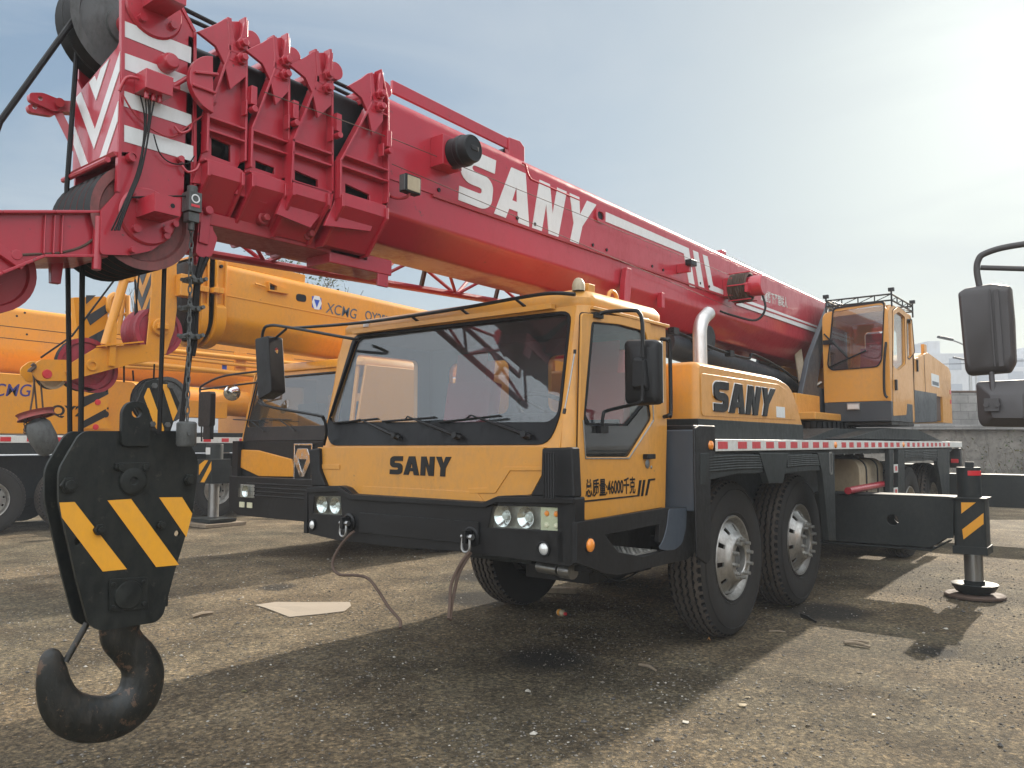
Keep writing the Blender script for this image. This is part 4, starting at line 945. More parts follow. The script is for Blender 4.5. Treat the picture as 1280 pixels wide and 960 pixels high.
# ---- boom head
HX0, HX1 = -3.70, -3.28
hd = MB('red')
so = yz([(153, -20), (153, 100), (149, 190), (147, 240), (127, 262), (125, 318), (163, 319), (191, 313), (212, 295), (224, 275), (234, 250), (243, 232), (243, 40), (226, 8), (205, -22)], HX1)
hd.prism(roundpoly(so, [.0, 0, .02, .02, 0, .02, .02, .03, .03, .03, .03, .02, .02, .02, 0]), frameX(HX1-.014), .014)
hd.prism(roundpoly(so, [.0, 0, .02, .02, 0, .02, .02, .03, .03, .03, .03, .02, .02, .02, 0]), frameX(HX0), .014)
z_a, z_b = onX(146, 55, HX1).z, onX(146, 190, HX1).z
yF = onX(150, 100, HX1).y
# front plate with the slanted upper edge
fpz0, fpz1 = 2.60, 3.06
fpp_ = [(HX0, fpz0), (HX1, fpz0), (HX1, 3.10), (HX1-.04, 3.06), (HX0+.06, 2.97), (HX0, 3.04)]
hd.prism(fpp_, frameY(yF+.012), .012)
hd.box(HX0, HX1, 1.80, 1.83, 2.45, 3.22)
# rims along the edges of the near side plate
for x in (HX1-.004,):
    P = [V((x, a, b)) for a, b in so]
    for i in (0, 1, 2): hd.beam(P[i], P[i+1], .014, .022, (1, 0, 0))
    for i in (10, 11, 12): hd.beam(P[i], P[i+1], .014, .022, (1, 0, 0))
hd.loft([[V((x, P[i].y, P[i].z)) for x in (HX1-.012, HX0+.012)]+[V((x, P[i].y+(.012 if i > 6 else 0), P[i].z+.012)) for x in (HX0+.012, HX1-.012)] for i in (6, 7, 8, 9, 10)])
for (px, py), r in (((184, 271), .115), ((192, 12), .12)):
    c = onX(px, py, HX1); hd.cyl((HX1, c.y, c.z), (HX1+.014, c.y, c.z), r, n=36); hd.lathe([(r, .0), (r+.008, .004), (r, .012)], (HX1, c.y, c.z), (1, 0, 0), 36)
    hd.obox((HX1+.085, c.y+.0, c.z+.02), (.085, .055, .038), Matrix.Identity(3)); hd.m('black').cyl((HX1+.17, c.y+.02, c.z+.02), (HX1+.1715, c.y+.02, c.z+.02), .010, n=12); hd.m('red')
    for t in (230, 330, 130): q = V((HX1+.014, c.y+r*.75*math.cos(R(t)), c.z+r*.75*math.sin(R(t)))); hd.cyl(q, q+V((.022, 0, 0)), .018, n=8)
for px, py in ((164, 313), (216, 281), (161, 198), (223, 200), (205, 296)): c = onX(px, py, HX1); hd.cyl(c, c+V((.03, 0, 0)), .014, n=10)
hd.lathe([(.02, 0), (.02, .035), (.013, .035), (.013, .01), (0, .01)], onX(162, 198, HX1), (1, 0, 0), 14)
hdo = hd.build('boom_head', main, bevel=.004)
# white bars on the side, chevrons on the front
wb = MB('white'); Z1 = lambda pts: yz(zm(pts, 0, 0, 4), HX1)
for pts in ([(620, 105), (955, 238), (953, 318), (618, 182)], [(612, 262), (952, 385), (950, 468), (610, 342)], [(612, 452), (955, 575), (957, 640), (614, 530)], [(620, 625), (967, 732), (968, 810), (620, 708)]): wb.prism(yz(zm(pts, 0, 0, 4), HX1), frameX(HX1), .003)
xm = (HX0+HX1)/2
yFF = yF
face = [(HX0+.006, fpz0+.004), (HX1-.004, fpz0+.004), (HX1-.004, 3.055), (HX0+.006, 2.945)]
zv = [onY(122, 125, yF).z, onY(121, 185, yF).z]; zv = [2*zv[0]-zv[1]]+zv+[2*zv[1]-zv[0], 3*zv[1]-2*zv[0]]
def chevs(mb, fc, zs, rise, th, y, hw_):
    for z in zs:
        for s in (1, -1):
            a = [(xm, z), (xm+s*hw_, z+rise), (xm+s*hw_, z+rise+th), (xm, z+th)]
            if s < 0: a = a[::-1]
            a = clip(a, fc)
            if a: mb.prism(a, frameY(y), .003)
chevs(wb, face, zv, .29, .085, yF, .21)
wb.build('warning_stripe', hdo, shade=False)
# junction box, conduit, lamp, rod, wires
m = MB('red'); c = onX(178, 105, HX1); m.box(HX1, HX1+.10, c.y-.035, c.y+.085, c.z-.055, c.z+.03)
for k in range(3): m.cyl((HX1+.06, c.y-.01+k*.028, c.z-.085), (HX1+.06, c.y-.01+k*.028, c.z-.05), .011, n=8)
m.tube(smoothpath([(HX1+.04, c.y-.03, c.z), (HX1+.03, c.y-.08, c.z-.01), (HX1+.01, c.y-.10, c.z-.07)]), .008, 6)
c2 = onX(206, 81, HX1); m.lathe([(0, .07), (.03, .068), (.038, .05), (.04, .0)], (HX1, c2.y, c2.z), (1, 0, 0), 18)
m.tube([onX(216, 108, HX1+.02), onX(252, 87, HX1+.06)], .011, 8); m.box(HX1, HX1+.03, onX(216, 108, HX1).y-.02, onX(216, 108, HX1).y+.02, onX(216, 108, HX1).z-.02, onX(216, 108, HX1).z+.01)
m.build('junction_box', hdo, bevel=.004)
m = MB('rope')
for j in range(5):
    P = [(176+5*j*.9, 119), (180+j*2.2, 145), (181+j*1.2-2, 180), (172+j*.8, 215), (160+j, 243), (148+j, 270+2*j), (140+j*2.2, 288)]
    m.tube(smoothpath([onX(a+random.uniform(-1.5, 1.5), b, HX1+.03+.008*j) for a, b in P]), .0035, 5)
m.m('red_dull').tube(smoothpath([onX(a, b, HX1+.02) for a, b in [(153, 118), (170, 145), (195, 165), (215, 171), (232, 160), (255, 143), (270, 128)]]), .004, 5)
m.m('rope').tube(smoothpath([onX(a, b, HX1+.02) for a, b in [(192, 168), (200, 192), (215, 204), (235, 204), (243, 195)]]), .003, 5)
m.tube(smoothpath([onX(a, b, HX1+.04) for a, b in [(160, 247), (185, 246), (232, 245)]]), .004, 5)
m.m('rusty').tube(smoothpath([onX(a, b, -3.33) for a, b in [(0, 320), (40, 318), (75, 316), (105, 307), (128, 290), (150, 280)]]), .006, 6)
for (px, py) in ((228, 158), (237, 207)): m.m('red').tube(smoothpath([onX(px-10, py, HX1+.02), onX(px-2, py+8, HX1+.03), onX(px+8, py+5, HX1+.03), onX(px+12, py-2, HX1+.02)]), .006, 6)
m.build('wiring', hdo)
# sheaves
def sheave(mb, c, r, w, n=40, groove='black', disc='sheave'):
    c = V(c); mb.m(disc).lathe([(r*.18, -w/2), (r*.35, -w/2), (r*.36, -w*.3), (r*.80, -w*.22), (r*.84, -w/2), (r, -w/2)], c, (1, 0, 0), n)
    mb.m(groove).lathe([(r, -w/2), (r*.9, -w*.12), (r*.9, w*.12), (r, w/2)], c, (1, 0, 0), n)
    mb.m(disc).lathe([(r*.18, w/2), (r*.35, w/2), (r*.36, w*.3), (r*.80, w*.22), (r*.84, w/2), (r, w/2)], c, (1, 0, 0), n)
c = onX(184, 271, HX1)
for k in range(6):
    m = MB('sheave'); sheave(m, (HX0+.05+k*.064, c.y, c.z), .225, .058); m.build('sheave', hdo, smooth=30)
m = MB('red_dull'); m.cyl((HX0, c.y, c.z), (HX1, c.y, c.z), .06, n=20); cT = onX(192, 12, HX1); m.cyl((HX0, cT.y, cT.z), (HX1+.0, cT.y, cT.z), .05, n=20); m.build('sheave_pin', hdo)
RT = .245
for x in (HX0+.07, HX0+.15):
    m = MB('castgrey'); sheave(m, (x, cT.y, cT.z), RT, .07, 48, 'black', 'castgrey'); m.build('sheave', hdo, smooth=30)
# hood over lower sheaves
m = MB('red'); m.prism([(1.50, 2.585), (1.56, 2.60), (1.56, 2.615), (1.49, 2.60)], frameX(HX0), HX1-HX0); m.tube([(HX0, 1.47, 2.56), (HX1, 1.47, 2.56)], .012, 8); m.build('sheave_guard', hdo)
# ---- auxiliary tip arm running forward (to the left)
AX0, AX1 = -3.62, -3.33
ar = MB('red')
web = yz([(131, 266), (66, 266), (0, 266), (-90, 268), (-130, 300), (-120, 390), (-60, 372), (0, 342), (52, 321), (131, 321)], AX1)
ar.prism(web, frameX(AX1-.012), .012); ar.prism(web, frameX(AX0), .012)
for i in (0, 1, 2): a, b = web[i], web[i+1]; ar.beam(V(((AX0+AX1)/2+.005, a[0], a[1])), V(((AX0+AX1)/2+.005, b[0], b[1])), AX1-AX0+.05, .012)
for i in (6, 7, 8): a, b = web[i], web[i+1]; ar.beam(V(((AX0+AX1)/2+.005, a[0], a[1])), V(((AX0+AX1)/2+.005, b[0], b[1])), AX1-AX0+.05, .012)
for px in (54, 66, 76): p = onX(px, 294, AX1); ar.box(AX1, AX1+.018, p.y-.003, p.y+.003, onX(px, 318, AX1).z, onX(px, 269, AX1).z)
p = onX(122, 295, AX1+.02); ar.cyl((AX1+.02, p.y, p.z-.14), (AX1+.02, p.y, p.z+.08), .018, n=12)
p = onX(69, 345, -3.5); ar.prism([(p.y-.025, p.z-.035), (p.y+.012, p.z-.035), (p.y+.02, p.z+.06), (p.y-.03, p.z+.06)], frameX(-3.5), .03)
p = onX(10, 322, AX1); ar.obox((AX1+.015, p.y, p.z), (.012, .055, .018), Matrix.Rotation(R(-30), 3, 'X')); ar.cyl((AX1, p.y+.02, p.z+.01), (AX1+.03, p.y+.02, p.z+.01), .02, n=12)
aro = ar.build('tip_arm', main, bevel=.004)
tipc = onX(-14, 334, -3.47); m = MB('sheave'); sheave(m, (-3.47, tipc.y, tipc.z-.02), .16, .06, 36, 'black', 'red_dull'); m.build('sheave', aro, smooth=30)
tipc2 = onX(-60, 320, -3.47)
# ---- forked lug behind the head
m = MB('red'); XA = -3.78
a = [onX(*p, XA) for p in ((34, 120), (72, 130), (104, 135), (104, 152), (72, 142), (34, 137))]
for dx in (0, .05):
    pts = yz([(33, 118+dx*0), (50, 118), (75, 128), (78, 137), (66, 142), (34, 128)] if dx == 0 else [(33, 131), (50, 131), (72, 140), (66, 146), (36, 141)], XA)
    m.plate([roundpoly(pts, .015), circ(sum(p[0] for p in pts)/len(pts)-.03, sum(p[1] for p in pts)/len(pts)+.002, .010, 10)], frameX(XA-dx*.4), .03)
m.beam(onX(70, 134, XA), onX(120, 138, XA+.04), .05, .05); m.beam(onX(72, 140, XA), onX(97, 190, XA+.04), .03, .035)
m.cyl(onX(75, 128, XA-.02), onX(75, 128, XA+.06), .02, n=10)
m.build('forked_lug', main, bevel=.004)
m = MB('red')
for z in (2.97, 3.03): m.cyl((HX0-.03, 1.60, z), (HX0, 1.60, z), .02, n=8)
m.build('bolt', hdo)
# ---- anti two-block switch, wedge socket
m = MB('castgrey'); X_ = HX1+.04; c = onX(240, 250, X_); m.box(X_-.03, X_+.03, c.y-.03, c.y+.03, c.z-.055, c.z+.03); m.cyl((X_, c.y, c.z+.03), (X_, c.y, c.z+.06), .022, n=12); m.box(X_-.022, X_+.022, c.y-.025, c.y+.025, c.z-.10, c.z-.06); m.cyl((X_, c.y, c.z-.135), (X_, c.y, c.z-.10), .014, n=10)
m.m('white').plate([circ(c.y+.0, c.z+.0, .02), circ(c.y, c.z, .014)], frameX(X_+.03), .002); m.m('marker_red').box(X_+.03, X_+.032, c.y-.02, c.y+.02, c.z-.038, c.z-.026); m.build('limit_switch', main, bevel=.005)
sk2 = MB('red'); XS = -3.34
pts = yz([(248, 260), (256, 254), (266, 258), (267, 275), (265, 287), (271, 298), (264, 321), (250, 323), (243, 317), (245, 300)], XS); sk2.prism(roundpoly(pts, .012), frameX(XS-.05), .06)
pts = yz([(251, 262), (262, 266), (259, 307), (247, 303)], XS+.01); sk2.prism(pts, frameX(XS+.01), .012); c = onX(258, 264, XS+.02); sk2.cyl(c, c+V((.03, 0, 0)), .02, n=12)
sk2.prism(yz([(245, 320), (262, 322), (254, 333), (246, 330)], XS), frameX(XS-.03), .03)
sk2.build('wedge_socket', main, bevel=.004)
# ---- hoist ropes (part of the crane)
def rope_obj(pts, r=.011, name='hoist_rope', mat='rope'):
    pts = [V(p) for p in pts]; m = MB(mat); n = 8
    m.tube(pts, r, n); return m.build(name, main)
XR = HX0+.07
rope_obj([onX(99, 10, XR-.0), onX(97, 50, XR), onX(83.5, 235, XR), onX(87.5, 548, XR)])
rope_obj([onX(103, 325, XR+.05), onX(101, 545, XR+.05)], .012)
XR2 = HX1-.07
rope_obj([onX(206, 318, XR2), onX(199, 542, XR2)], .010)
a = onX(104, 8, XR+.08); rope_obj([a, onX(0, 152, XR+.08), tipc2], .0125)
rope_obj([onX(99, -10, XR+.08), a], .0125)
# luffing/hoist ropes over the top of the collars
for dx in (0, .07): rope_obj([(HX0+.07+dx*1.2, cT.y, cT.z+RT*.95), (HX0+.20+dx, 2.3, 3.42-.25*dx), (HX0+.25+dx, 3.0, 3.36), (HX0+.25+dx, 11, 3.30)], .011)
# dead-end rope with clips
XD = -3.31
m = MB('rope'); P = [onX(*p, XD) for p in ((252, 322), (247, 345), (243, 380), (240, 420), (235, 460), (227, 530))]; m.tube(smoothpath(P), .0125, 8)
P2 = [onX(*p, XD) for p in ((259, 322), (249, 348), (246, 380), (244, 425), (241, 445))]; m.tube(smoothpath(P2), .011, 8)
for px, py in ((241, 351), (237.5, 386), (237, 421)):
    c = onX(px, py, XD+.01); m.m('castgrey'); m.obox(c, (.028, .034, .010), Matrix.Identity(3))
    for s in (-1, 1):
        for q in (-1, 1): m.cyl(c+V((.01*q, s*.030, 0)), c+V((.05*q+.01, s*.03, .006)), .009, n=8)
        m.cyl(c+V((-.02, s*.018, -.0)), c+V((.045, s*.018, .0)), .012, n=6)
m.build('dead_end_rope', main)
m = MB('castgrey')
c0_, c1_ = onX(239.5, 283, XD+.05), onX(234, 527, XD+.05); nl = 26
for k in range(nl):
    c = c0_.lerp(c1_, (k+.5)/nl); ln = (c1_-c0_).length/nl*.66; ax_ = V((1, 0, 0)) if k % 2 else V((.2, 1, 0)).normalized()
    m.tube([c+ax_*(.008*math.cos(2*math.pi*j/10))+V((0, 0, 1))*(ln*math.sin(2*math.pi*j/10)) for j in range(11)], .0034, 5, cap=False)
m.build('chain', main)
m = MB('castgrey'); c = onX(233, 542, XD+.02); m.lathe([(0, .055), (.035, .052), (.042, .044), (.042, -.046), (.036, -.055), (0, -.056)], c, (0, 0, 1), 24); m.cyl(c+V((.03, -.01, 0)), c+V((.05, -.012, 0)), .009, n=8); m.build('switch_weight', main)
# ---- lattice jib stowed on the far side
jb = MB('red'); y0, y1 = 1.95, 9.6
zj = lambda y: 2.495+.035*(y-3)
lc_ = lambda y: V((-4.13, y, zj(y))); ua = lambda y: V((-4.30, y, zj(y)+.30)); ub_ = lambda y: V((-3.93, y, zj(y)+.28))
jb.tube([lc_(y0), lc_(y1)], .026, 8); jb.tube([ua(y0), ua(y1)], .022, 8); jb.tube([ub_(y0), ub_(y1)], .022, 8)
n = 9
for k in range(n):
    a_, b_ = y0+(y1-y0)*k/n, y0+(y1-y0)*(k+1)/n; m_ = a_+(b_-a_)*.55
    for f in (ua, ub_): jb.tube([lc_(a_), f(m_)], .013, 6); jb.tube([f(m_), lc_(b_)], .013, 6)
    jb.tube([ua(a_), ub_(m_)], .012, 6); jb.tube([ub_(m_), ua(b_)], .012, 6)
    jb.m('rusty').beam(lc_(m_), lc_(m_)+V((.05, 0, .16)), .025, .025); jb.m('red')
jb.build('lattice_jib', main)
m = MB('red'); m.box(-4.1, -3.75, 5.5, 5.7, 2.35, 2.75); m.box(-4.1, -3.75, 8.6, 8.8, 2.35, 2.75); m.build('jib_bracket', main, bevel=.006)
# ---- luffing cylinder + boom hinge frame
m = MB('slate'); m.tube([onX(828, 428, -3.45), onX(1004, 487, -3.45)], .125, 24); m.m('black')
m.tube(smoothpath([onX(838, 412, -3.2), onX(900, 438, -3.2), onX(935, 448, -3.2), onX(942, 443, -3.2), onX(978, 462, -3.2), onX(1000, 480, -3.2)]), .015, 6)
for px, py in ((842, 414), (912, 442)): c = onX(px, py, -3.2); m.obox(c, (.03, .05, .03), Matrix.Identity(3))
m.m('black').cyl(onX(828, 428, -3.7), onX(828, 428, -3.7)+V((.5, 0, 0)), .12, n=24)
m.tube(smoothpath([onX(1000, 478, -3.1), onX(1010, 495, -3.1), onX(1022, 485, -3.1)]), .02, 6); m.tube(smoothpath([onX(996, 500, -3.1), onX(1008, 490, -3.1), onX(1026, 478, -3.1)]), .016, 6)
m.build('lift_cylinder', main)
m = MB('red'); m.prism([(4.9, 2.35), (5.3, 2.35), (5.25, 2.05), (5.0, 2.05)], frameX(-3.62), .3); m.build('cylinder_lug', main, bevel=.01)
tt = MB('slate')
for x in (-3.95, -3.02): tt.plate([[(8.7, 1.745), (9.1, 2.35), (10.0, 3.15), (12.2, 3.25), (12.2, 1.745)], [(9.35, 2.05), (9.75, 2.05), (10.05, 2.5), (9.6, 2.5)]], frameX(x), .06)
tt.m('yellow')
tt.box(-4.3, -2.75, 8.6, 12.3, 1.66, 1.74); tt.box(-3.12, -2.95, 8.6, 9.4, 1.68, 1.95); tt.m('tan').beam((-3.0, 9.1, 1.75), (-3.3, 9.7, 2.6), .09, .05)
tt.m('yellow').cyl((-3.4, 8.9, 1.82), (-3.0, 8.9, 1.82), .10, n=18)
tt.build('turntable', main, bevel=.012)
m = MB('black'); m.lathe([(.62, 1.56), (.74, 1.56), (.74, 1.67), (.62, 1.67)], (-3.45, 9.75, 0), (0, 0, 1), 96)
for k in range(72): t = 2*math.pi*k/72; m.obox((-3.45+.75*math.cos(t), 9.75+.75*math.sin(t), 1.61), (.012, .016, .04), Matrix.Rotation(t, 3, 'Z'))
m.build('slewing_ring', main)
m = MB('chassis'); m.prism([(8.0, 1.45), (9.6, 1.58), (11.2, 1.58), (12.6, 1.45)], frameX(-4.3), 2.0); m.build('deck_plate', main, bevel=.006)
# ---- operator's cab
OX0, OX1, OY0, OY1 = -2.93, -2.215, 9.5, 10.62
ox = MB('yellow'); z0, z1 = 1.66, 2.98
fr_out = roundpoly([(OX0, z0+.22), (OX1, z0+.22), (OX1, z1-.02), (OX0, z1-.06)], [.01, .01, .12, .10])
ZO = lambda pts, y: xz(zm(pts, 960, 340, 4), y)
wz = roundpoly(ZO([(325, 178), (585, 142), (572, 440), (552, 476), (318, 494), (296, 470)], OY0), [.05, .05, .08, .04, .05, .05])
ox.plate([fr_out, wz], frameY(OY0+.04), .04)
sd = roundpoly([(OY0+.005, z0), (OY1, z0), (OY1, z1-.05), (OY0+.2, z1), (OY0+.005, z1-.1)], [0, .02, .12, .1, .08])
def ZS(pts): return yz(zm(pts, 960, 340, 4), OX1)
w1 = roundpoly(ZS([(628, 215), (650, 200), (682, 225), (686, 460), (650, 492), (624, 470)]), .03); w2 = roundpoly(ZS([(694, 240), (718, 240), (732, 400), (706, 435), (696, 425)]), .03)
ox.plate([sd, w1, w2], frameX(OX1-.035), .035)
ox.plate([sd, [(OY0+.15, 2.2), (OY1-.15, 2.2), (OY1-.15, 2.8), (OY0+.15, 2.8)]], frameX(OX0), .035)
ox.plate([[(OX0, z0), (OX1, z0), (OX1, z1-.05), (OX0, z1-.06)], rrect(-2.75, -2.38, 2.35, 2.8, .05)], frameY(OY1), .035)
ox.box(OX0, OX1, OY0, OY1, z0-.0, z0+.03)
ox.loft([[V((x, y, z)) for x, z in roundpoly([(OX0, z1-.08), (OX1, z1-.06), (OX1, z1-.0), (OX0, z1-.02)], [0, 0, .05, .05])] for y in (OY0+.22, OY1)])
oc = ox.build('operator_cab', main, bevel=.012)
m = MB('slate'); m.box(OX0-.001, OX1+.003, OY0-.004, OY1-.1, z0-.008, z0+.215); m.m('black').box(OX0+.01, OX1-.01, OY0+.05, OY1, z0-.05, z0-.008); m.build('cab_base', oc, bevel=.008)
m = MB('glass'); wi = [((x-(OX0+OX1)/2)*.96+(OX0+OX1)/2, (z-2.5)*.96+2.5) for x, z in wz]; m.plate([wz], frameY(OY0+.012), .006); wso2 = m.build('windshield', oc, shade=False)
m = MB('seal_grooveshade'); m.plate([wz, wi], frameY(OY0+.004), .014)
for px, py, qx, qy in ((280, 310, 400, 430), (302, 478, 490, 393)): m.tube([onY(960+px/4, 340+py/4, OY0-.03), onY(960+qx/4, 340+qy/4, OY0-.03)], .010, 6)
m.m('black').box(OX0+.01, OX0+.12, OY0-.03, OY0, 2.55, 2.60); m.build('wiper', wso2)
m = MB('glass_clear'); m.plate([w1], frameX(OX1-.02), .005); m.plate([w2], frameX(OX1-.02), .005); m.build('side_window', oc, shade=False)
m = MB('seal_grooveshade')
for w in (w1, w2):
    cy_ = sum(p[0] for p in w)/len(w); cz_ = sum(p[1] for p in w)/len(w); m.plate([[(cy_+(a-cy_)*1.07, cz_+(b-cz_)*1.05) for a, b in w], w], frameX(OX1), .005)
m.build('seal', oc)
dd_ = roundpoly(ZS([(622, 195), (650, 172), (685, 200), (700, 560), (690, 715), (625, 720)]), .03); cy_ = sum(p[0] for p in dd_)/len(dd_); cz_ = sum(p[1] for p in dd_)/len(dd_)
m = MB('yellow'); m.plate([dd_, w1], frameX(OX1+.0), .006); dro = m.build('operator_door', oc, bevel=.003); m = MB('black'); m.plate([[(cy_+(a-cy_)*1.04, cz_+(b-cz_)*1.015) for a, b in dd_], dd_], frameX(OX1), .002)
c = onX(*zm([(632, 565)], 960, 340, 4)[0], OX1); m.box(OX1+.006, OX1+.03, c.y-.015, c.y+.03, c.z-.06, c.z+.06); m.build('door_handle', dro)
m = MB('plastic'); P = [onY(*p, OY0-.05) for p in zm([(585, 395), (580, 480), (582, 600), (597, 628)], 960, 340, 4)]; m.tube([(OX1-.03, OY0, P[0].z+.1)]+smoothpath(P), .014, 8); m.build('grab_handle', oc)
m = MB('steel'); c = onY(*zm([(430, 672)], 960, 340, 4)[0], OY0); m.box(c.x-.07, c.x+.07, OY0-.03, OY0, c.z-.04, c.z+.035); m.m('lamp_lens').box(c.x-.06, c.x+.06, OY0-.035, OY0-.03, c.z-.03, c.z+.02); m.build('work_lamp', oc, bevel=.004)
seat(-2.55, 9.95, 2.0, oc, .8)
m = MB('black'); 
for (a, b) in (((OX0+.02, OY0+.1), (OX1+.02, OY0+.1)), ((OX1+.02, OY0+.1), (OX1+.02, OY1)), ((OX1+.02, OY1), (OX0+.02, OY1)), ((OX0+.02, OY1), (OX0+.02, OY0+.1))):
    for z in (z1+.03, z1+.10): m.tube([(a[0], a[1], z), (b[0], b[1], z)], .010, 6)
    for k in range(5): t = k/4; p = (a[0]+(b[0]-a[0])*t, a[1]+(b[1]-a[1])*t); m.tube([(*p, z1+.03), (*p, z1+.10)], .007, 6)
    for k in range(4): m.tube([(a[0]+(b[0]-a[0])*k/4, a[1]+(b[1]-a[1])*k/4, z1+.03), (a[0]+(b[0]-a[0])*(k+1)/4, a[1]+(b[1]-a[1])*(k+1)/4, z1+.10)], .005, 5)
for x, y in ((OX0+.02, OY0+.1), (OX1+.02, OY0+.1), (OX1+.02, OY1)): m.tube([(x, y, z1-.04), (x, y, z1+.14)], .010, 6); m.box(x-.03, x+.03, y-.02, y+.02, z1+.13, z1+.17)
m.build('roof_guard', oc)
# counterweight / engine body behind
cwm = MB('yellow'); CX = -2.235
cwm.prism(roundpoly([(10.72, 2.05), (13.0, 2.05), (13.14, 2.42), (13.0, 2.50), (11.6, 2.60), (10.72, 2.44)], [0, 0, .04, .05, .05, .03]), frameX(-4.55), 4.55+CX)
cwm.box(-4.5, CX, 12.45, 13.1, 1.70, 2.3)
cwm.box(CX-.05, CX-.01, 11.45, 11.6, 2.55, 2.70)
cwm.m('slate').prism([(10.66, 1.66), (12.0, 1.70), (12.05, 2.08), (10.66, 2.06)], frameX(-3.0), 3.0+CX+.004)
cwm.m('rusty').box(-4.3, CX-.02, 12.0, 12.4, 1.72, 2.06)
cwm.m('marker_red').box(CX, CX+.006, 12.98, 13.06, 1.98, 2.04); cwm.box(CX, CX+.006, 12.98, 13.06, 2.12, 2.18)
cwm.m('white').box(CX, CX+.004, 11.75, 12.25, 2.17, 2.34); cwm.m('greylogo').box(CX+.003, CX+.006, 11.8, 12.2, 2.19, 2.24)
cwm.build('counterweight', main, bevel=.012)
m = MB('black'); m.box(CX, CX+.003, 11.36, 11.37, 1.7, 2.6); m.box(CX, CX+.02, 10.9, 10.94, 2.3, 2.45); m.build('hinge', main)
# ---- outriggers
BY_ = 8.36
o = MB('chassis'); pts = xz([(1043, 619.5), (1192, 622.5), (1192, 672.5), (1182, 673), (1164, 684.5), (1045, 676)], BY_); pts[0] = (-2.75, pts[0][1]); pts[5] = (-2.75, pts[5][1])
c = onY(1116, 650, BY_); o.plate([pts, circ(c.x, c.z, .052, 24)], frameY(BY_+.02), .02); o.plate([pts, circ(c.x, c.z, .052, 24)], frameY(BY_+.30), .02)
o.box(-2.75, pts[1][0], BY_+.0, BY_+.3, .895, .915); o.prism([(-2.75, .40), (pts[4][0], .40), (pts[3][0], .48), (pts[3][0], .50), (pts[4][0], .42), (-2.75, .42)], frameY(BY_+.30), .3)
ou = o.build('outrigger', main, bevel=.006)
js = MB('chassis'); jx_, jy_ = -1.325, 8.50
js.loft([[V((jx_+a, jy_+b, z)) for a, b in rrect(-.13, .13, -.15, .15, .04)] for z in (.43, .60, .905)]); js.box(jx_-.14, jx_+.14, jy_-.16, jy_+.16, .40, .47); js.box(jx_-.15, jx_+.145, jy_-.165, jy_+.165, .895, .91)
js.m('chassis').cyl((jx_-.01, jy_, .9), (jx_-.01, jy_, 1.185), .10, n=28); js.box(jx_-.03, jx_+.04, jy_-.05, jy_+.0, 1.185, 1.235)
js.m('marker_red').loft([[V((jx_-.01+rr*math.cos(R(t)), jy_+rr*math.sin(R(t)), z)) for rr, z in ((.1005, 1.11), (.1035, 1.11), (.1035, 1.155), (.1005, 1.155))] for t in range(-85, 0, 12)])
jso = js.build('jack_sleeve', ou, bevel=.008)
m = MB('stripe_yellow'); q = lambda pts: xz(zm(pts, 1020, 540, 4), jy_-.15)
for pts in ([(726, 352), (800, 352), (727, 408)], [(838, 405), (838, 460), (738, 537), (731, 487)]): m.prism(q(pts), frameY(jy_-.15), .004)
m.build('warning_stripe', jso, shade=False)
m = MB('steel'); m.cyl((jx_, jy_, .12), (jx_, jy_, .42), .078, n=28); m.build('jack_rod', jso)
m = MB('rusty'); m.lathe([(0, .03), (.24, .03), (.25, .022), (.25, .004), (0, .002)], (jx_, jy_, 0), (0, 0, 1), 48); m.m('chassis').lathe([(0, .15), (.09, .15), (.085, .11), (.19, .125), (.20, .12), (.16, .055), (.10, .03), (0, .03)], (jx_, jy_, 0), (0, 0, 1), 12); m.build('foot_pad', jso)
o = MB('chassis'); o.box(-2.6, -.35, 13.62, 13.95, .48, .955); m_ = o.build('outrigger', main, bevel=.008, label='rear outrigger beam')
o = MB('chassis'); o.loft([[V((-.5+a, 13.78+b, z)) for a, b in rrect(-.13, .13, -.17, .17, .04)] for z in (.43, .98)]); o.cyl((-.5, 13.78, .98), (-.5, 13.78, 1.2), .1); o.m('steel').cyl((-.5, 13.78, .1), (-.5, 13.78, .45), .078); o.m('rusty').cyl((-.5, 13.78, .0), (-.5, 13.78, .1), .25, .22); o.build('jack_sleeve', m_)
o = MB('chassis'); o.box(-4.75, -4.5, 8.3, 8.7, .5, 1.0); o.box(-4.75, -4.5, 13.6, 13.95, .5, 1.0); o.build('outrigger', main)

# ================================================================== HOOK BLOCK
hook = thing('hook_block', 'big black hook block with yellow diagonal stripes hanging in front from the red boom', 'hook block', (-3.45, 1.6, 0.1))
XP = -3.385; XB = -3.52
plo = [(107, 538.7), (225, 538.7), (233, 547), (247.5, 572.5), (246.5, 597), (240.5, 642), (219, 712), (204, 769), (195, 778), (124, 789), (110.6, 780), (96, 725), (73.5, 626), (73.7, 587), (98, 545)]
P = yz(plo, XP); P = roundpoly(P, [.015, .02, .02, .03, .03, .02, .02, .03, .03, .03, .02, 0, .02, .03, .02])
h1 = onX(*zm([(261, 203)], 0, 600, 2.667)[0], XP); h2 = onX(*zm([(591, 178)], 0, 600, 2.667)[0], XP)
m = MB('hook_black'); m.plate([P, circ(h1.y, h1.z, .017, 14), circ(h2.y, h2.z, .014, 14)], frameX(XP-.018), .018); pf = m.build('side_plate', hook, bevel=.003)
m = MB('hook_black'); m.plate([P], frameX(XB-.018), .018); m.build('side_plate', hook, bevel=.003)
m = MB('stripe_yellow'); HB = lambda pts: yz(zm(pts, 0, 600, 2.667), XP)
for pts in ([(198, 75), (248, 73), (422, 297), (342, 305), (206, 125)], [(358, 68), (436, 63), (596, 283), (520, 290)], [(530, 58), (606, 57), (640, 112), (620, 190)]): m.prism(HB(pts), frameX(XP), .003)
m.build('warning_stripe', pf, shade=False)
m = MB('hook_black')
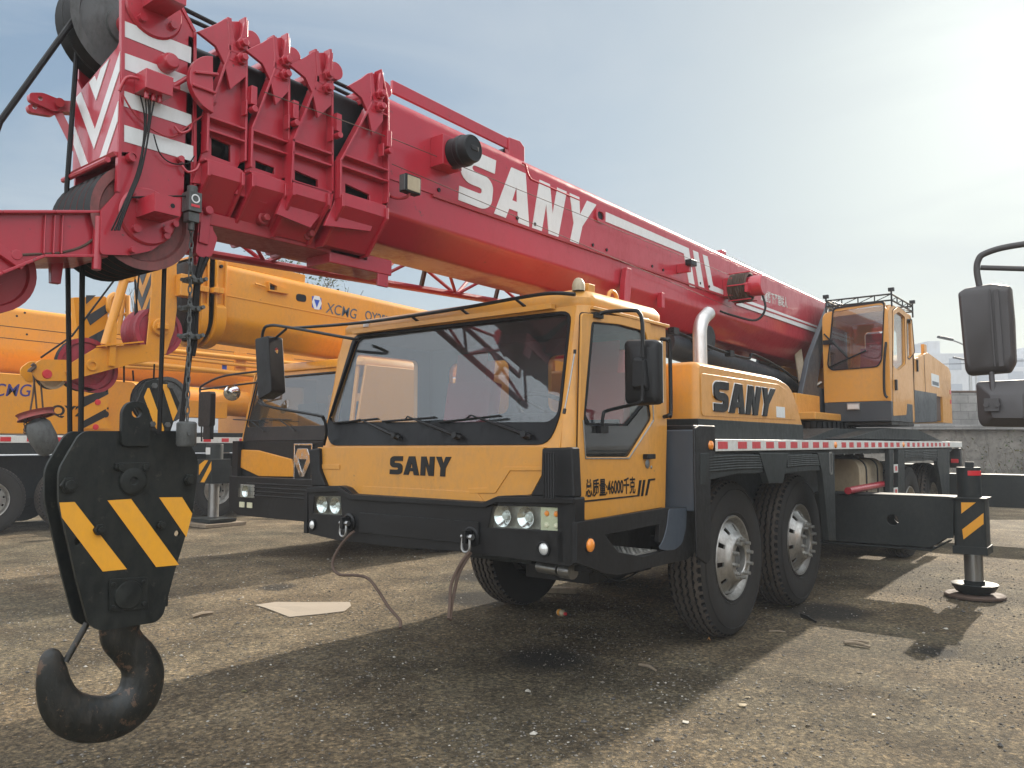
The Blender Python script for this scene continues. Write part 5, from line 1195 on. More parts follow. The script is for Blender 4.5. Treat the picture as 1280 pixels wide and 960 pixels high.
lg = yz(zm([(598, 545), (600, 455), (625, 415), (670, 405), (715, 415), (740, 455), (740, 600), (735, 632), (598, 632)], 0, 400, 4), XP)
lc = onX(*zm([(674, 464)], 0, 400, 4)[0], XP); m.plate([roundpoly(lg, .02), circ(lc.y, lc.z, .021, 20)], frameX(XP-.006), .026)
q = yz(zm([(570, 715), (742, 712), (742, 740), (700, 765), (612, 765), (570, 745)], 0, 400, 4), XP); m.prism(q, frameX(XP), .014)
c = onX(*zm([(662, 805)], 0, 400, 4)[0], XP); m.lathe([(.060, 0), (.058, .014), (.045, .018), (.016, .018), (.014, .008), (0, .008)], c, (1, 0, 0), 32)
for pt in ((602, 738), (726, 738)): c = onX(*zm([pt], 0, 400, 4)[0], XP+.012); m.cyl(c, c+V((.012, 0, 0)), .014, n=10)
for pt in ((340, 825), (942, 797)): c = onX(*zm([pt], 0, 400, 4)[0], XP); m.cyl(c, c+V((.016, 0, 0)), .034 if pt[0] < 500 else .026, n=6); m.cyl(c+V((.016, 0, 0)), c+V((.03, 0, 0)), .020, n=12)
for pt in ((328, 165), (532, 150)): c = onX(*zm([pt], 0, 600, 2.667)[0], XP); m.cyl(c, c+V((.022, 0, 0)), .025 if pt[0] < 400 else .020, n=6); m.cyl(c+V((.02, 0, 0)), c+V((.034, 0, 0)), .013, n=10)
q = yz(zm([(362, 330), (490, 322), (494, 430), (362, 440)], 0, 600, 2.667), XP); m.prism(roundpoly(q, .01), frameX(XP), .008)
c = onX(*zm([(428, 383)], 0, 600, 2.667)[0], XP+.008); m.lathe([(.060, 0), (.058, .008), (.0, .012)], c, (1, 0, 0), 32)
for pt in ((378, 348), (478, 340), (478, 412), (376, 424)): c = onX(*zm([pt], 0, 600, 2.667)[0], XP+.008); m.cyl(c, c+V((.008, 0, 0)), .010, n=8)
m.build('pin_cover', hook, bevel=.003)
m = MB('castgrey'); cs = onX(*zm([(662, 805)], 0, 400, 4)[0], XP)
for k in range(3): sheave(m, (XB+.025+k*.038, cs.y, cs.z), .21, .034, 40, 'black', 'castgrey')
m.build('sheave', hook, smooth=30)
m = MB('hook_black')
for pt in ((118, 640), (222, 600), (135, 765), (180, 765)): c = onX(*pt, XP); m.cyl((XB, c.y, c.z), (XP-.01, c.y, c.z), .02, n=10)
c = onX(158, 745, XB); m.box(XB, XP-.018, c.y-.13, c.y+.13, c.z-.05, c.z+.05); m.build('crosshead', hook, bevel=.006)
XM = (XP+XB)/2
hk = [((400, 470), 66), ((402, 520), 62), ((425, 555), 58), ((462, 600), 62), ((476, 650), 70), ((462, 715), 74), ((420, 765), 73), ((360, 793), 71), ((295, 797), 70), ((238, 780), 66), ((200, 742), 58), ((180, 690), 50), ((173, 640), 43), ((170, 605), 36), ((166, 580), 27), ((163, 566), 12)]
pp = [onX(a/2.667, 600+b/2.667, XM) for (a, b), r in hk]; rs = [r/2.667/1000*3.52 for _, r in hk]
pp2 = smoothpath(pp, 4); rs2 = []
for i in range(len(rs)-1): rs2 += [rs[i]+(rs[i+1]-rs[i])*j/4 for j in range(4)]
rs2.append(rs[-1])
m = MB('hook_steel'); m.tube(pp2, rs2, 24, flat=.62, fl_ax=(1, 0, 0)); hko = m.build('hook', hook, smooth=80)
m = MB('hook_steel'); m.tube([onX(290/2.667, 600+478/2.667, XM+.01), onX(218/2.667, 600+606/2.667, XM+.01)], .013, 10); m.build('safety_latch', hook)
# ================================================================== WIRE SLINGS on the tow shackles
def sling(px, y0, y1, r, label):
    n = len(px); P = [onY(a, b, y0+(y1-y0)*i/(n-1)) for i, (a, b) in enumerate(px)]
    m = MB('rusty'); m.tube(smoothpath(P), r, 8); o = m.build('wire_sling'); return tag(o, label, 'wire sling')
Q8 = lambda pts: zm(pts, 380, 560, 3.556)
sling(Q8([(222, 372), (205, 385), (165, 430), (132, 490), (130, 535), (160, 563), (230, 566), (285, 580), (330, 635), (375, 705), (425, 765), (428, 800)]), BY-.06, 3.05, .009, 'thin rusty wire sling curling out from the left tow shackle of the yellow cab')
P = Q8([(735, 462), (705, 500), (672, 560), (652, 620), (648, 700), (642, 760)]); P2 = Q8([(742, 465), (720, 500), (688, 560), (668, 640), (656, 700), (650, 765)])
m = MB('rusty')
for pp, dz in ((P, 0), (P2, .02)): m.tube(smoothpath([onY(a, b, BY-.06-.04*i+dz) for i, (a, b) in enumerate(pp)]), .009, 8)
tag(m.build('wire_sling'), 'doubled grey wire sling hanging nearly straight down from the right tow shackle', 'wire sling')

# ================================================================== ORANGE CRANE BEHIND THE MAIN ONE
B = thing('truck_crane', 'orange crane with a dark chevron boom head, directly behind the yellow crane', 'crane', (-8.35, 11, 0), 'mobile cranes parked in a row')
bx0, bx1, bY = -9.5, -7.2, 6.10; Bc = -8.35
Z5 = lambda pts: zm(pts, 280, 460, 4.8)
m = MB('orange')
wB = roundpoly([(bx0+.12, 1.62), (bx1-.12, 1.62), (bx1-.22, 2.26), (bx0+.18, 2.26)], .06)
o_ = [(bx0+.05, 1.42), (bx1-.05, 1.42), (bx1-.12, 2.34), (bx0+.12, 2.34)]
tl_ = lambda y: (V((0, y, 0)), V((1, 0, 0)), V((0, .18, 1)))
def frB(off): o = V((0, bY-.18*1.42+off, 0)); return (o, V((1, 0, 0)), V((0, .18, 1)))
m.plate([o_, wB], frB(.04), .04)
m.prism([(bY+.03, .9), (bY+1.25, .9), (bY+1.25, 2.34), (bY+.2, 2.34), (bY+.03, 1.42)], frameX(bx1-.05), .04)
m.plate([[(bY+.03, .9), (bY+1.25, .9), (bY+1.25, 2.34), (bY+.2, 2.34), (bY+.03, 1.42)], [(bY+.25, 1.5), (bY+1.0, 1.5), (bY+1.0, 2.2), (bY+.35, 2.2)]], frameX(bx0), .04)
m.plate([[(bx0+.04, .9), (bx1-.04, .9), (bx1-.04, 2.34), (bx0+.04, 2.34)], [(bx0+.3, 1.6), (bx1-.3, 1.6), (bx1-.3, 2.1), (bx0+.3, 2.1)]], frameY(bY+1.25), .04)
m.loft([[V((x, y, z)) for x, y in rrect(bx0+.06+i, bx1-.06-i, bY+.14+i, bY+1.3-i, .08)] for z, i in ((2.33, .0), (2.38, 0), (2.43, .03), (2.45, .1))])
# lower orange panel
q = xz(Z5([(100, 490), (200, 492), (402, 548), (430, 640), (545, 652), (545, 560), (700, 560), (700, 655), (206, 650), (94, 596)]), bY-.03)
m.prism(xz(Z5([(102, 490), (200, 493), (404, 547), (428, 638), (430, 655), (206, 650), (95, 597)]), bY-.03), frameY(bY+.02), .05)
m.prism(xz(Z5([(524, 640), (545, 545), (640, 500), (760, 500), (760, 660), (524, 656)]), bY-.03), frameY(bY+.02), .05)
cb = m.build('cab', B, bevel=.012)
m = MB('black'); m.box(bx0+.02, bx1-.02, bY-.01, bY+.06, .92, 1.44)
bb = xz(Z5([(50, 660), (60, 655), (740, 672), (740, 880), (90, 848), (48, 835)]), bY-.12); m.prism([(bx0-.02, .98), (bx1+.02, .98), (bx1+.02, .48), (bx0+.2, .48), (bx0-.02, .56)], frameY(bY+.15), .27)
m.box(bx0-.03, bx0+.10, bY-.08, bY+.5, .90, 1.44); m.box(bx0-.02, bx0+.08, bY, bY+1.2, .5, .95)
for z in (.74, .79, .84, .89): m.box(Bc-.75, Bc+.8, bY-.135, bY-.12, z, z+.018)
m.build('front_bumper', B, bevel=.012)
m = MB('black'); m.plate([roundpoly([(bx0+.10, 1.44), (bx1-.10, 1.44), (bx1-.20, 2.28), (bx0+.16, 2.28)], .06), wB], frB(.0), .02)
m.prism([(bx0+.10, 1.44), (bx1-.10, 1.44), (bx1-.1, 1.62), (bx0+.11, 1.62)], frB(-.001), .01); so_ = m.build('windshield_frame', B, bevel=.004)
m = MB('glass_tint'); m.plate([wB], frB(.012), .006); wo = m.build('windshield', B, shade=False)
for s in (-.55, .1): 
    p = V((Bc+s, bY+.0, 1.56)); m = MB('plastic'); m.tube([p+V((0, -.03, 0)), p+V((-.42, .02, .16))], .008, 6); m.tube([p+V((-.75, .0, .17)), p+V((-.12, .0, .14))], .008, 6); m.build('wiper', wo)
m = MB('interior'); m.box(bx0+.1, bx1-.1, bY+.2, bY+.4, 1.2, 1.52); m.m('seat_dark').box(bx0+.3, bx0+.75, bY+.7, bY+.85, 1.2, 1.95); m.box(bx1-.8, bx1-.3, bY+.7, bY+.85, 1.2, 1.95); m.build('dashboard', B, bevel=.02)
m = MB('white'); m.box(bx0+.32, bx0+.62, bY+.08, bY+.085, 1.5, 1.72); m.build('notice_card', B, shade=False)
for px in ((105, 697, 185, 780),):
    a = onY(280+px[0]/4.8, 460+px[1]/4.8, bY-.12); b = onY(280+px[2]/4.8, 460+px[3]/4.8, bY-.12)
    for dx in (0, (Bc-a.x)*2-(b.x-a.x)):
        m = MB('alloy'); m.box(a.x+dx, b.x+dx, bY-.135, bY-.12, b.z, a.z); m.m('chrome').lathe([(.02, .0), (.05, .01), (.075, .03)], ((a.x+b.x)/2+dx, bY-.135, (a.z+b.z)/2), (0, -1, 0), 20); m.m('glass_clear').box(a.x+dx+.005, b.x+dx-.005, bY-.172, bY-.165, b.z+.005, a.z-.005)
        for k in (0, 1): m.m('lamp_pale').box(a.x+dx-.02+k*.17, a.x+dx+.09+k*.17, bY-.135, bY-.12, b.z-.13, b.z-.06)
        m.build('headlight', B, bevel=.004)
# shield emblem
def emblem(mb, fr, h, chrome=True):
    hx = [(-.5, .1), (-.28, .5), (.28, .5), (.5, .1), (.12, -.5), (-.12, -.5)]; ins = [(-.24, .12), (.24, .12), (0, -.34)]
    mb.plate([[(x*h, y*h) for x, y in hx], [(x*h, y*h) for x, y in ins]], fr, .02)
a = onY(*Z5([(468, 568)])[0], bY-.05); m = MB('black'); m.prism([(-.17, -.22), (.17, -.22), (.17, .22), (-.17, .22)], (V((a.x, bY-.01, a.z)), V((1, 0, 0)), V((0, 0, 1))), .02); m.m('chrome').plate([[(-.18, -.23), (.18, -.23), (.18, .23), (-.18, .23)], [(-.16, -.21), (.16, -.21), (.16, .21), (-.16, .21)]], (V((a.x, bY-.03, a.z)), V((1, 0, 0)), V((0, 0, 1))), .012)
emblem(m, (V((a.x, bY-.03, a.z)), V((1, 0, 0)), V((0, 0, 1))), .34); m.build('badge', B, bevel=.003)
# mirrors
m = MB('plastic'); a = onY(250, 490, bY-.35); b = onY(262, 533, bY-.35); m.loft([[V((x, y, z)) for x, z in rrect(a.x-.03, b.x, b.z, a.z, .04)] for y in (bY-.35, bY-.27)]); a = onY(253, 531, bY-.35); b = onY(261, 549, bY-.35); m.box(a.x, b.x, bY-.34, bY-.28, b.z, a.z)
m.tube(smoothpath([onY(251, 494, bY-.32), onY(250, 486, bY-.32), onY(256, 480, bY-.32), onY(280, 470, bY-.25), onY(325, 464, bY)]), .016, 6); m.tube([onY(251, 487, bY-.32), onY(290, 482, bY-.25), onY(330, 477, bY)], .014, 6); m.tube([onY(252, 530, bY-.32), onY(252, 552, bY-.32)], .012, 6)
c = onY(290, 491, bY-.3); m.m('mirrorglass').lathe([(0, .03), (.06, .02), (.10, 0)], c, V((.8, -.5, -.2)), 20); m.m('plastic').lathe([(0, -.03), (.08, -.02), (.105, 0)], c, V((.8, -.5, -.2)), 20); m.build('side_mirror', B, bevel=.006)
m = MB('black'); m.tube(smoothpath([onY(323, 500, bY-.4), onY(327, 506, bY-.4), onY(345, 510, bY-.4)]), .012, 6); m.build('rail', B)
# body
m = MB('chassis'); m.box(Bc-.5, Bc-.25, bY+.3, 17, .7, 1.1); m.box(Bc+.25, Bc+.5, bY+.3, 17, .7, 1.1); m.box(bx0+.05, bx1-.05, bY+1.3, 17, 1.28, 1.42); m.box(bx1-.1, bx1-.05, bY+1.3, 17, 1.0, 1.3); m.box(bx0+.05, bx0+.1, bY+1.3, 17, 1.0, 1.3); m.build('chassis', B, bevel=.008)
for y in (7.9, 9.3, 13.5, 14.9): add_wheel(B, bx1-.05, y, 1, y < 10, .98); add_wheel(B, bx0+.05, y, -1, y < 10, .98)
m = MB('orange'); m.box(bx0+.15, bx1-.15, bY+1.5, bY+3.6, 1.42, 1.95); m.box(Bc-.7, Bc+.7, 11.2, 15.5, 1.6, 2.5); m.build('upper_body', B, bevel=.03)
m = MB('orange'); m.box(Bc+.35, Bc+1.1, 11.2, 12.6, 1.7, 3.0); m.build('operator_cab', B, bevel=.06)
# boom
BB = -8.06; bhw = BB-Bc
def bbz(y, z): return z-.03*(y-5)
def uring(y, hw, zt, zb, c=Bc, n=8):
    pts = [(c+hw, zt-.04), (c+hw-.04, zt), (c-hw+.04, zt), (c-hw, zt-.04), (c-hw, zb+.30)]+[(c-hw*math.cos(R(90*k/n)), zb+.30-.30*math.sin(R(90*k/n))) for k in range(1, n)]+[(c+hw*math.sin(R(90*k/n)), zb+.30-.30*math.cos(R(90*k/n))) for k in range(0, n)]+[(c+hw, zb+.30)]
    return [V((x, y, z)) for x, z in pts]
yb0 = onX(281, 340, BB).y
m = MB('orange'); pr_ = lambda y: [V((x, y, z)) for x, z in roundpoly([(Bc+bhw, bbz(y, 3.43)), (Bc-bhw, bbz(y, 3.43)), (Bc-bhw, bbz(y, 2.78)), (Bc-bhw+.17, bbz(y, 2.56)), (Bc+bhw-.17, bbz(y, 2.56)), (Bc+bhw, bbz(y, 2.78))], [.08, .08, .06, .05, .05, .06], 4)]
m.loft([pr_(y) for y in (yb0, 14)]); bob = m.build('boom', B, smooth=26)
m = MB('orange'); m.box(BB-.005, BB+.008, yb0, 13.9, bbz(5, 3.05)-.02, bbz(5, 3.05)-.005) if False else m.prism([(yb0, bbz(yb0, 3.06)), (13.9, bbz(13.9, 3.06)), (13.9, bbz(13.9, 3.075)), (yb0, bbz(yb0, 3.075))], frameX(BB-.003), .010)
a, b = onX(283, 326, Bc+.2), onX(380, 349, Bc+.2); m.beam(a, b, .05, .10); m.beam(a-V((.4, 0, 0)), b-V((.4, 0, 0)), .05, .10); m.m('rusty').box(Bc-.2, Bc+.2, b.y-.5, b.y, 3.40, 3.46); m.build('boom_rail', bob, bevel=.004)
m = MB('orange'); Z6 = lambda pts: yz(zm(pts, 240, 300, 6.4), BB)
fr_ = Z6([(592, 338), (735, 398), (762, 415), (755, 435), (600, 410)]); m.plate([fr_, Z6([(604, 348), (660, 372), (660, 408), (604, 400)])], frameX(BB), .05); m.m('black').prism(Z6([(604, 348), (660, 372), (660, 408), (604, 400)]), frameX(BB), .004)
m.m('black').plate([roundpoly(Z6([(832, 428), (912, 440), (912, 498), (832, 486)]), .04)], frameX(BB), .006); m.m('orange').tube([onX(*p, BB+.04) for p in zm([(505, 348), (592, 375)], 240, 300, 6.4)], .012, 6)
m.build('boom_fitting', bob)
m = MB('blue_logo'); m.prism(Z6([(960, 448), (1034, 466), (1034, 556), (960, 540)]), frameX(BB), .003); c = onX(*zm([(997, 502)], 240, 300, 6.4)[0], BB)
frE = (V((BB+.003, c.y, c.z)), V((0, 1, 0)), V((0, 0, 1))); m.m('white').plate([[(x*.15, y*.17) for x, y in [(-.5, 0), (-.25, .5), (.25, .5), (.5, 0), (.25, -.5), (-.25, -.5)]], [(x*.15, y*.17) for x, y in [(-.3, .22), (.3, .22), (0, -.4)]]], frE, .003); m.build('badge', bob, shade=False)
def sidetext(mb, body, p0, p1, hgt, bold=.04, shear=.0, X_=0):
    tm = MB(); tm.text(body, (V((0, 0, 0)), V((1, 0, 0)), V((0, 1, 0))), 1., .01, bold=bold, shear=shear); w_ = max(v.x for v in tm.v); d = p1-p0
    mb.add([p0+d*(v.x/w_)+V((.001+v.z*.2, 0, v.y*hgt/.72)) for v in tm.v], tm.f)
m = MB('greylogo'); sidetext(m, 'XCMG', onX(407, 390.5, BB), onX(446, 399, BB), .135, .004, .2); m.build('lettering', bob, shade=False); m = MB('greylogo'); sidetext(m, 'QY25K', onX(456, 399, BB), onX(489, 407, BB), .125, .012); m.build('lettering', bob, shade=False)
# collars
for i, (pa, pb, hw) in enumerate(((249, 259, .25), (268, 281, .30))):
    ya, yb = onX(pa, 370, Bc+hw).y, onX(pb, 370, Bc+hw).y
    m = MB('orange'); zt = 3.50; 
    m.loft([uring(y, hw+.04, zt, 2.50) for y in (ya, ya+.02)]); m.loft([uring(y, hw+.04, zt, 2.50) for y in (yb-.02, yb)]); m.loft([uring(y, hw+.0, zt-.02, 2.53) for y in (ya, yb)])
    m.loft([uring(y, hw+.055, 2.95, 2.485) for y in (ya+.005, yb-.005)])
    for k in range(2): m.box(Bc+hw, Bc+hw+.10, ya-.06+k*.06, ya+.0+k*.06, 3.06, 3.12)
    m.m('sectionblack').cyl((Bc+hw, (ya+yb)/2, 3.38), (Bc+hw+.03, (ya+yb)/2, 3.38), .02, n=8)
    m.build('boom_collar', B, bevel=.004)
m = MB('sectionblack'); m.loft([uring(y, .21, 3.40, 2.60) for y in (4.55, 5.2)]); m.build('boom_section', B, smooth=26)
# head
hB1, hB0 = -8.13, -8.50
H5 = lambda pts: zm(pts, 0, 330, 5.333)
so = yz(H5([(1018, -110), (1015, 80), (1000, 300), (985, 450), (975, 560), (900, 570), (900, 665), (1060, 640), (1110, 600), (1165, 440), (1182, 300), (1180, -60), (1110, -160)]), hB1)
m = MB('orange'); m.prism(so, frameX(hB1-.02), .02); m.prism(so, frameX(hB0), .02)
yf = onX(*H5([(1005, 250)])[0], hB1).y; zc0 = onX(*H5([(985, 360)])[0], hB1).z; m.box(hB0, hB1, yf, yf+.02, zc0, 3.62)
m.box(hB1, hB1+.12, yf+.26, yf+.42, 2.98, 3.22); m.cyl((hB1, yf+.1, 2.78-.15), (hB1+.05, yf+.1, 2.63), .09, n=24); m.box(hB1+.05, hB1+.10, yf+.04, yf+.16, 2.60, 2.66)
hB = m.build('boom_head', B, bevel=.01)
m = MB('slate'); xm2 = (hB0+hB1)/2
face = [(hB0+.01, zc0+.01), (hB1-.01, zc0+.01), (hB1-.01, 3.6), (hB0+.01, 3.6)]; zv_ = onY(174, 388, yf).z; xm = xm2
chevs(m, face, [zv_-.26, zv_, zv_+.27, zv_+.54], .26, .13, yf, hB1-xm2)
m.build('warning_stripe', hB, shade=False)
c = V((0, yf+.12, zc0-.12))
for k in range(5): m = MB('sheave_red'); sheave(m, (hB0+.05+k*.065, c.y, c.z), .26, .06, 32, 'sheave_red', 'sheave_red'); m.build('sheave', hB, smooth=30)
m = MB('orange'); at_ = yz(H5([(1060, 540), (900, 535), (640, 560), (475, 660), (440, 720), (470, 775), (560, 750), (900, 660), (1060, 640)]), hB1)
m.prism(at_, frameX(hB1-.015), .018); m.prism(at_, frameX(hB0+.05), .018); c2 = onX(*H5([(613, 673)])[0], hB1); m.lathe([(.06, 0), (.055, .02), (.03, .02), (.03, .005), (0, .005)], c2, (1, 0, 0), 20)
a = onX(*H5([(700, 540)])[0], hB1); b = onX(*H5([(830, 100)])[0], hB1); m.tube([a, b], .045, 12); m.box(hB1-.06, hB1+.04, b.y-.07, b.y+.08, b.z-.02, b.z+.10); m.tube([b+V((0, -.6, .12)), b+V((0, .1, .05))], .05, 10)
m.beam(onX(*H5([(660, 548)])[0], hB1), onX(*H5([(940, 520)])[0], hB1), .12, .015)
m.box(hB1-.02, hB1+.04, yf-.42, yf-.36, 2.18, 2.62)
tpp = yz(H5([(275, 635), (470, 640), (470, 780), (260, 780), (210, 720), (215, 680)]), hB1-.02); m.prism(roundpoly(tpp, .03), frameX(hB1-.05), .03); m.prism(roundpoly(tpp, .03), frameX(hB0+.06), .02)
c3 = onX(*H5([(320, 733)])[0], hB1); m.m('marker_red').lathe([(.045, 0), (.04, .01), (0, .012)], c3+V((-.02, 0, 0)), (1, 0, 0), 16)
m.m('rusty').tube(smoothpath([onX(40+3*math.sin(k), 455+2*k, hB1) for k in range(6)]), .02, 6)
ta = m.build('tip_arm', B, bevel=.006)
for p, r in (((105, 456), .27), ((118, 464), .22), ((64, 470), .13)):
    c = onX(*p, (hB0+hB1)/2); m = MB('sheave_red' if r > .15 else 'tan'); sheave(m, c, r, .08, 32, 'black', 'sheave_red' if r > .15 else 'tan'); m.build('sheave', ta, smooth=30)
# rope of B
m = MB('rope'); XW = (hB0+hB1)/2
for pts in ([(152, 338), (90, 420), (51, 447)], [(174, 340), (168, 404)], [(167, 330), (172, 395), (171, 402)], [(155, 455), (155, 478)], [(166, 463), (167, 476)], [(193, 455), (192, 475)], [(134, 472), (134, 490)]): m.tube([onX(*p, XW) for p in pts], .010, 6)
m.m('rusty')
for pts in ([(41, 462), (44, 490), (46, 512)], [(44, 465), (41, 495), (38, 513)], [(51, 478), (54, 515)]): m.tube([onX(*p, XW) for p in pts], .009, 6)
m.build('hoist_rope', B)
# striped side panel (aux jib head) beside boom B
m = MB('orange'); XJ = -9.3; pj = yz(H5([(490, 222), (525, 222), (700, 215), (720, 235), (720, 520), (590, 530), (560, 545), (525, 560)]), XJ); m.prism(pj, frameX(XJ-.1), .1)
m.tube(smoothpath([onX(*p, XJ+.05) for p in H5([(770, 205), (735, 230), (730, 300), (760, 330)])]), .04, 8); m.tube([onX(*p, XJ+.1) for p in H5([(825, 200), (790, 470)])], .03, 8); m.tube([onX(*p, XJ+.1) for p in H5([(850, 210), (850, 400)])], .03, 8); m.tube([onX(*p, XJ+.1) for p in H5([(740, 340), (880, 330)])], .02, 8)
m.m('slate')
for s in ([(572, 208), (640, 208), (572, 270)], [(572, 350), (722, 258), (722, 320), (600, 410)], [(590, 490), (720, 420), (720, 520), (600, 528)]): m.prism(yz(H5(s), XJ), frameX(XJ), .006)
m.build('jib_head', B, bevel=.004)
# B's hook block
hk2 = thing('hook_block', 'smaller black and yellow striped hook block hanging under the orange crane behind the big hook', 'hook block', (-8.3, 4.2, 1.3))
Z3 = lambda pts: zm(pts, 100, 380, 5.333)
for x, col in ((-8.06, 1), (-8.16, 0), (-8.60, 0), (-8.74, 0)):
    q = yz(Z3([(440, 520), (500, 500), (600, 530), (665, 660), (600, 860), (560, 900), (450, 900), (380, 650)]), x); m = MB('hook_black'); m.prism(q, frameX(x-.03), .03)
    if col:
        m.m('stripe_yellow'); m.prism(yz(Z3([(450, 560), (462, 560), (560, 830), (555, 890), (500, 820), (425, 620)]), x), frameX(x), .005); m.prism(yz(Z3([(545, 535), (580, 535), (650, 715), (620, 780)]), x), frameX(x), .005)
        m.m('castgrey')
        for pt in ((492, 545), (595, 545), (480, 800), (580, 805)): c = onX(*Z3([pt])[0], x); m.cyl(c, c+V((.03, 0, 0)), .03, n=6)
    m.build('side_plate', hk2, bevel=.006)
c = onX(205, 500, -8.3); m = MB('castgrey')
for k in range(4): sheave(m, (-8.52+k*.085, c.y, c.z), .25, .055, 28, 'black', 'castgrey')
m.build('sheave', hk2, smooth=30)
m = MB('hook_steel'); m.tube(smoothpath([(-8.3, c.y, c.z-.3), (-8.3, c.y, c.z-.6), (-8.3, c.y+.16, c.z-.75), (-8.3, c.y, c.z-.92), (-8.3, c.y-.16, c.z-.8)]), [.07]*20+[.03]*1 if False else .06, 12); m.build('hook', hk2)
# swinging overhaul ball
bh_ = thing('overhaul_weight', 'grey cast hook weight with a rusty red sheave hanging under the orange crane arm', 'hook weight', (-8.3, 2.5, 1.2))
G4 = lambda pts: zm(pts, 0, 440, 8)
XO = -8.25; a = onX(*G4([(350, 690)])[0], XO); b = onX(*G4([(505, 1010)])[0], XO); d = (b-a)
m = MB('castgrey'); m.lathe([(0, -.02), (.085, 0), (.115, .05), (.12, d.length*.55), (.10, d.length*.9), (.07, d.length), (0, d.length+.01)], a, d, 24); m.build('weight_body', bh_, smooth=40)
m = MB('rustyred'); c = onX(*G4([(358, 628)])[0], XO); sheave(m, (0, 0, 0), .165, .06, 28, 'rustyred', 'rustyred'); Rm = Matrix.Rotation(R(12), 3, 'X') @ Matrix.Rotation(R(78), 3, 'Y'); m.v = [c+Rm@v for v in m.v]; m.build('sheave', bh_, smooth=30)
m = MB('rusty')
for k in range(7): p = onX(32+math.sin(k*2)*.6, 520+k*3.4, XO); m.lathe([(.012, -.012), (.02, 0), (.012, .012)], p, (1, 0, 0), 8)
m.build('chain', bh_)

# ================================================================== THIRD CRANE (far left)
Cn = thing('truck_crane', 'orange crane with dark blue lettering on its engine side, farthest left of the row', 'crane', (-15.1, 8, 0), 'mobile cranes parked in a row')
cx1 = -14.0; cx0 = -16.4; Cc = -15.2
m = MB('orange'); m.prism(roundpoly([(2.6, 1.56), (7.0, 1.56), (7.0, 2.30), (6.9, 2.50), (2.6, 2.52)], [0, 0, .1, .1, .02]), frameX(cx0), cx1-cx0); ec = m.build('engine_cover', Cn, bevel=.02)
m = MB('navy'); sidetext(m, 'XCMG', onX(-26, 494.5, cx1), onX(39, 495.5, cx1), .20, .008, .2); m.build('lettering', ec, shade=False); m = MB('black'); sidetext(m, 'QY25K5', onX(63.5, 519, cx1), onX(136, 521.5, cx1), .17, .03); m.build('lettering', ec, shade=False)
m = MB('marker_white'); m.box(cx1-.02, cx1+.02, 2.6, 15, 1.42, 1.53); mw = m.build('marker_rail', Cn); m = MB('marker_red')
for k in range(32): y = 2.9+k*.38; m.box(cx1+.02, cx1+.026, y, y+.15, 1.44, 1.51)
m.build('red_reflector', mw, shade=False)
m = MB('chassis'); m.box(cx0, cx1, 2.6, 15.2, 1.24, 1.42); m.box(Cc-.5, Cc+.5, 0, 15, .5, 1.2); m.box(cx1-.06, cx1, 6.9, 7.5, .8, 1.25)
m.prism([(6.6, 1.25), (7.7, 1.25), (7.5, .95), (7.3, .62), (6.8, .62)], frameX(cx1-.5), .5)
m.prism([(7.7, 1.42), (8.2, 1.42), (8.2, 1.60), (7.9, 1.60)], frameX(cx1-.6), .6); m.box(cx0, cx1-.3, 8.2, 14, 1.42, 1.62)
m.build('chassis', Cn, bevel=.01)
for y in (4.72, 5.95): add_wheel(Cn, cx1-.05, y, 1, True, .93); add_wheel(Cn, cx0+.05, y, -1, True, .93)
for y in (8.6, 9.9): add_wheel(Cn, cx1-.05, y, 1, False, .93); add_wheel(Cn, cx0+.05, y, -1, False, .93)
m = MB('orange'); m.plate([[(.2, .9), (2.4, .9), (2.4, 2.6), (.4, 2.6), (.1, 1.6)], [(.6, 1.6), (1.6, 1.6), (1.6, 2.3), (.7, 2.3)]], frameX(cx1-.05), .05); m.box(cx0, cx1-.05, .4, 2.4, 2.55, 2.62); m.box(cx0, cx1-.05, .1, .15, .9, 1.6); m.box(cx0, cx0+.05, .2, 2.4, .9, 2.6); m.box(cx0, cx1-.05, 2.35, 2.4, .9, 2.6); m.m('glass').box(cx0+.1, cx1-.15, .3, .31, 1.6, 2.5); m.build('cab', Cn, bevel=.03)
CB = -14.85; c2w = .36
zt_, zb_ = 3.72, 2.62
m = MB('orange'); ccc = CB-c2w
m.loft([[V((x, y, z-.012*(y-4))) for x, z in roundpoly([(CB, zt_), (CB-2*c2w, zt_), (CB-2*c2w, zb_+.3), (CB-2*c2w+.2, zb_), (CB-.2, zb_), (CB, zb_+.3)], [.1, .1, .1, .1, .1, .1], 5)] for y in (.5, 14.5)]); cbo = m.build('boom', Cn, smooth=26)
m = MB('black')
for p in ((21, 395), (31, 391), (33.5, 418)): c = onX(*p, CB); m.cyl((CB-.01, c.y, c.z), (CB+.004, c.y, c.z), .018, n=12)
for z in (3.42, 3.22): m.prism([(.6, z), (14, z-.16), (14, z-.17), (.6, z-.01)], frameX(CB), .003)
m.build('boom_seam', cbo)
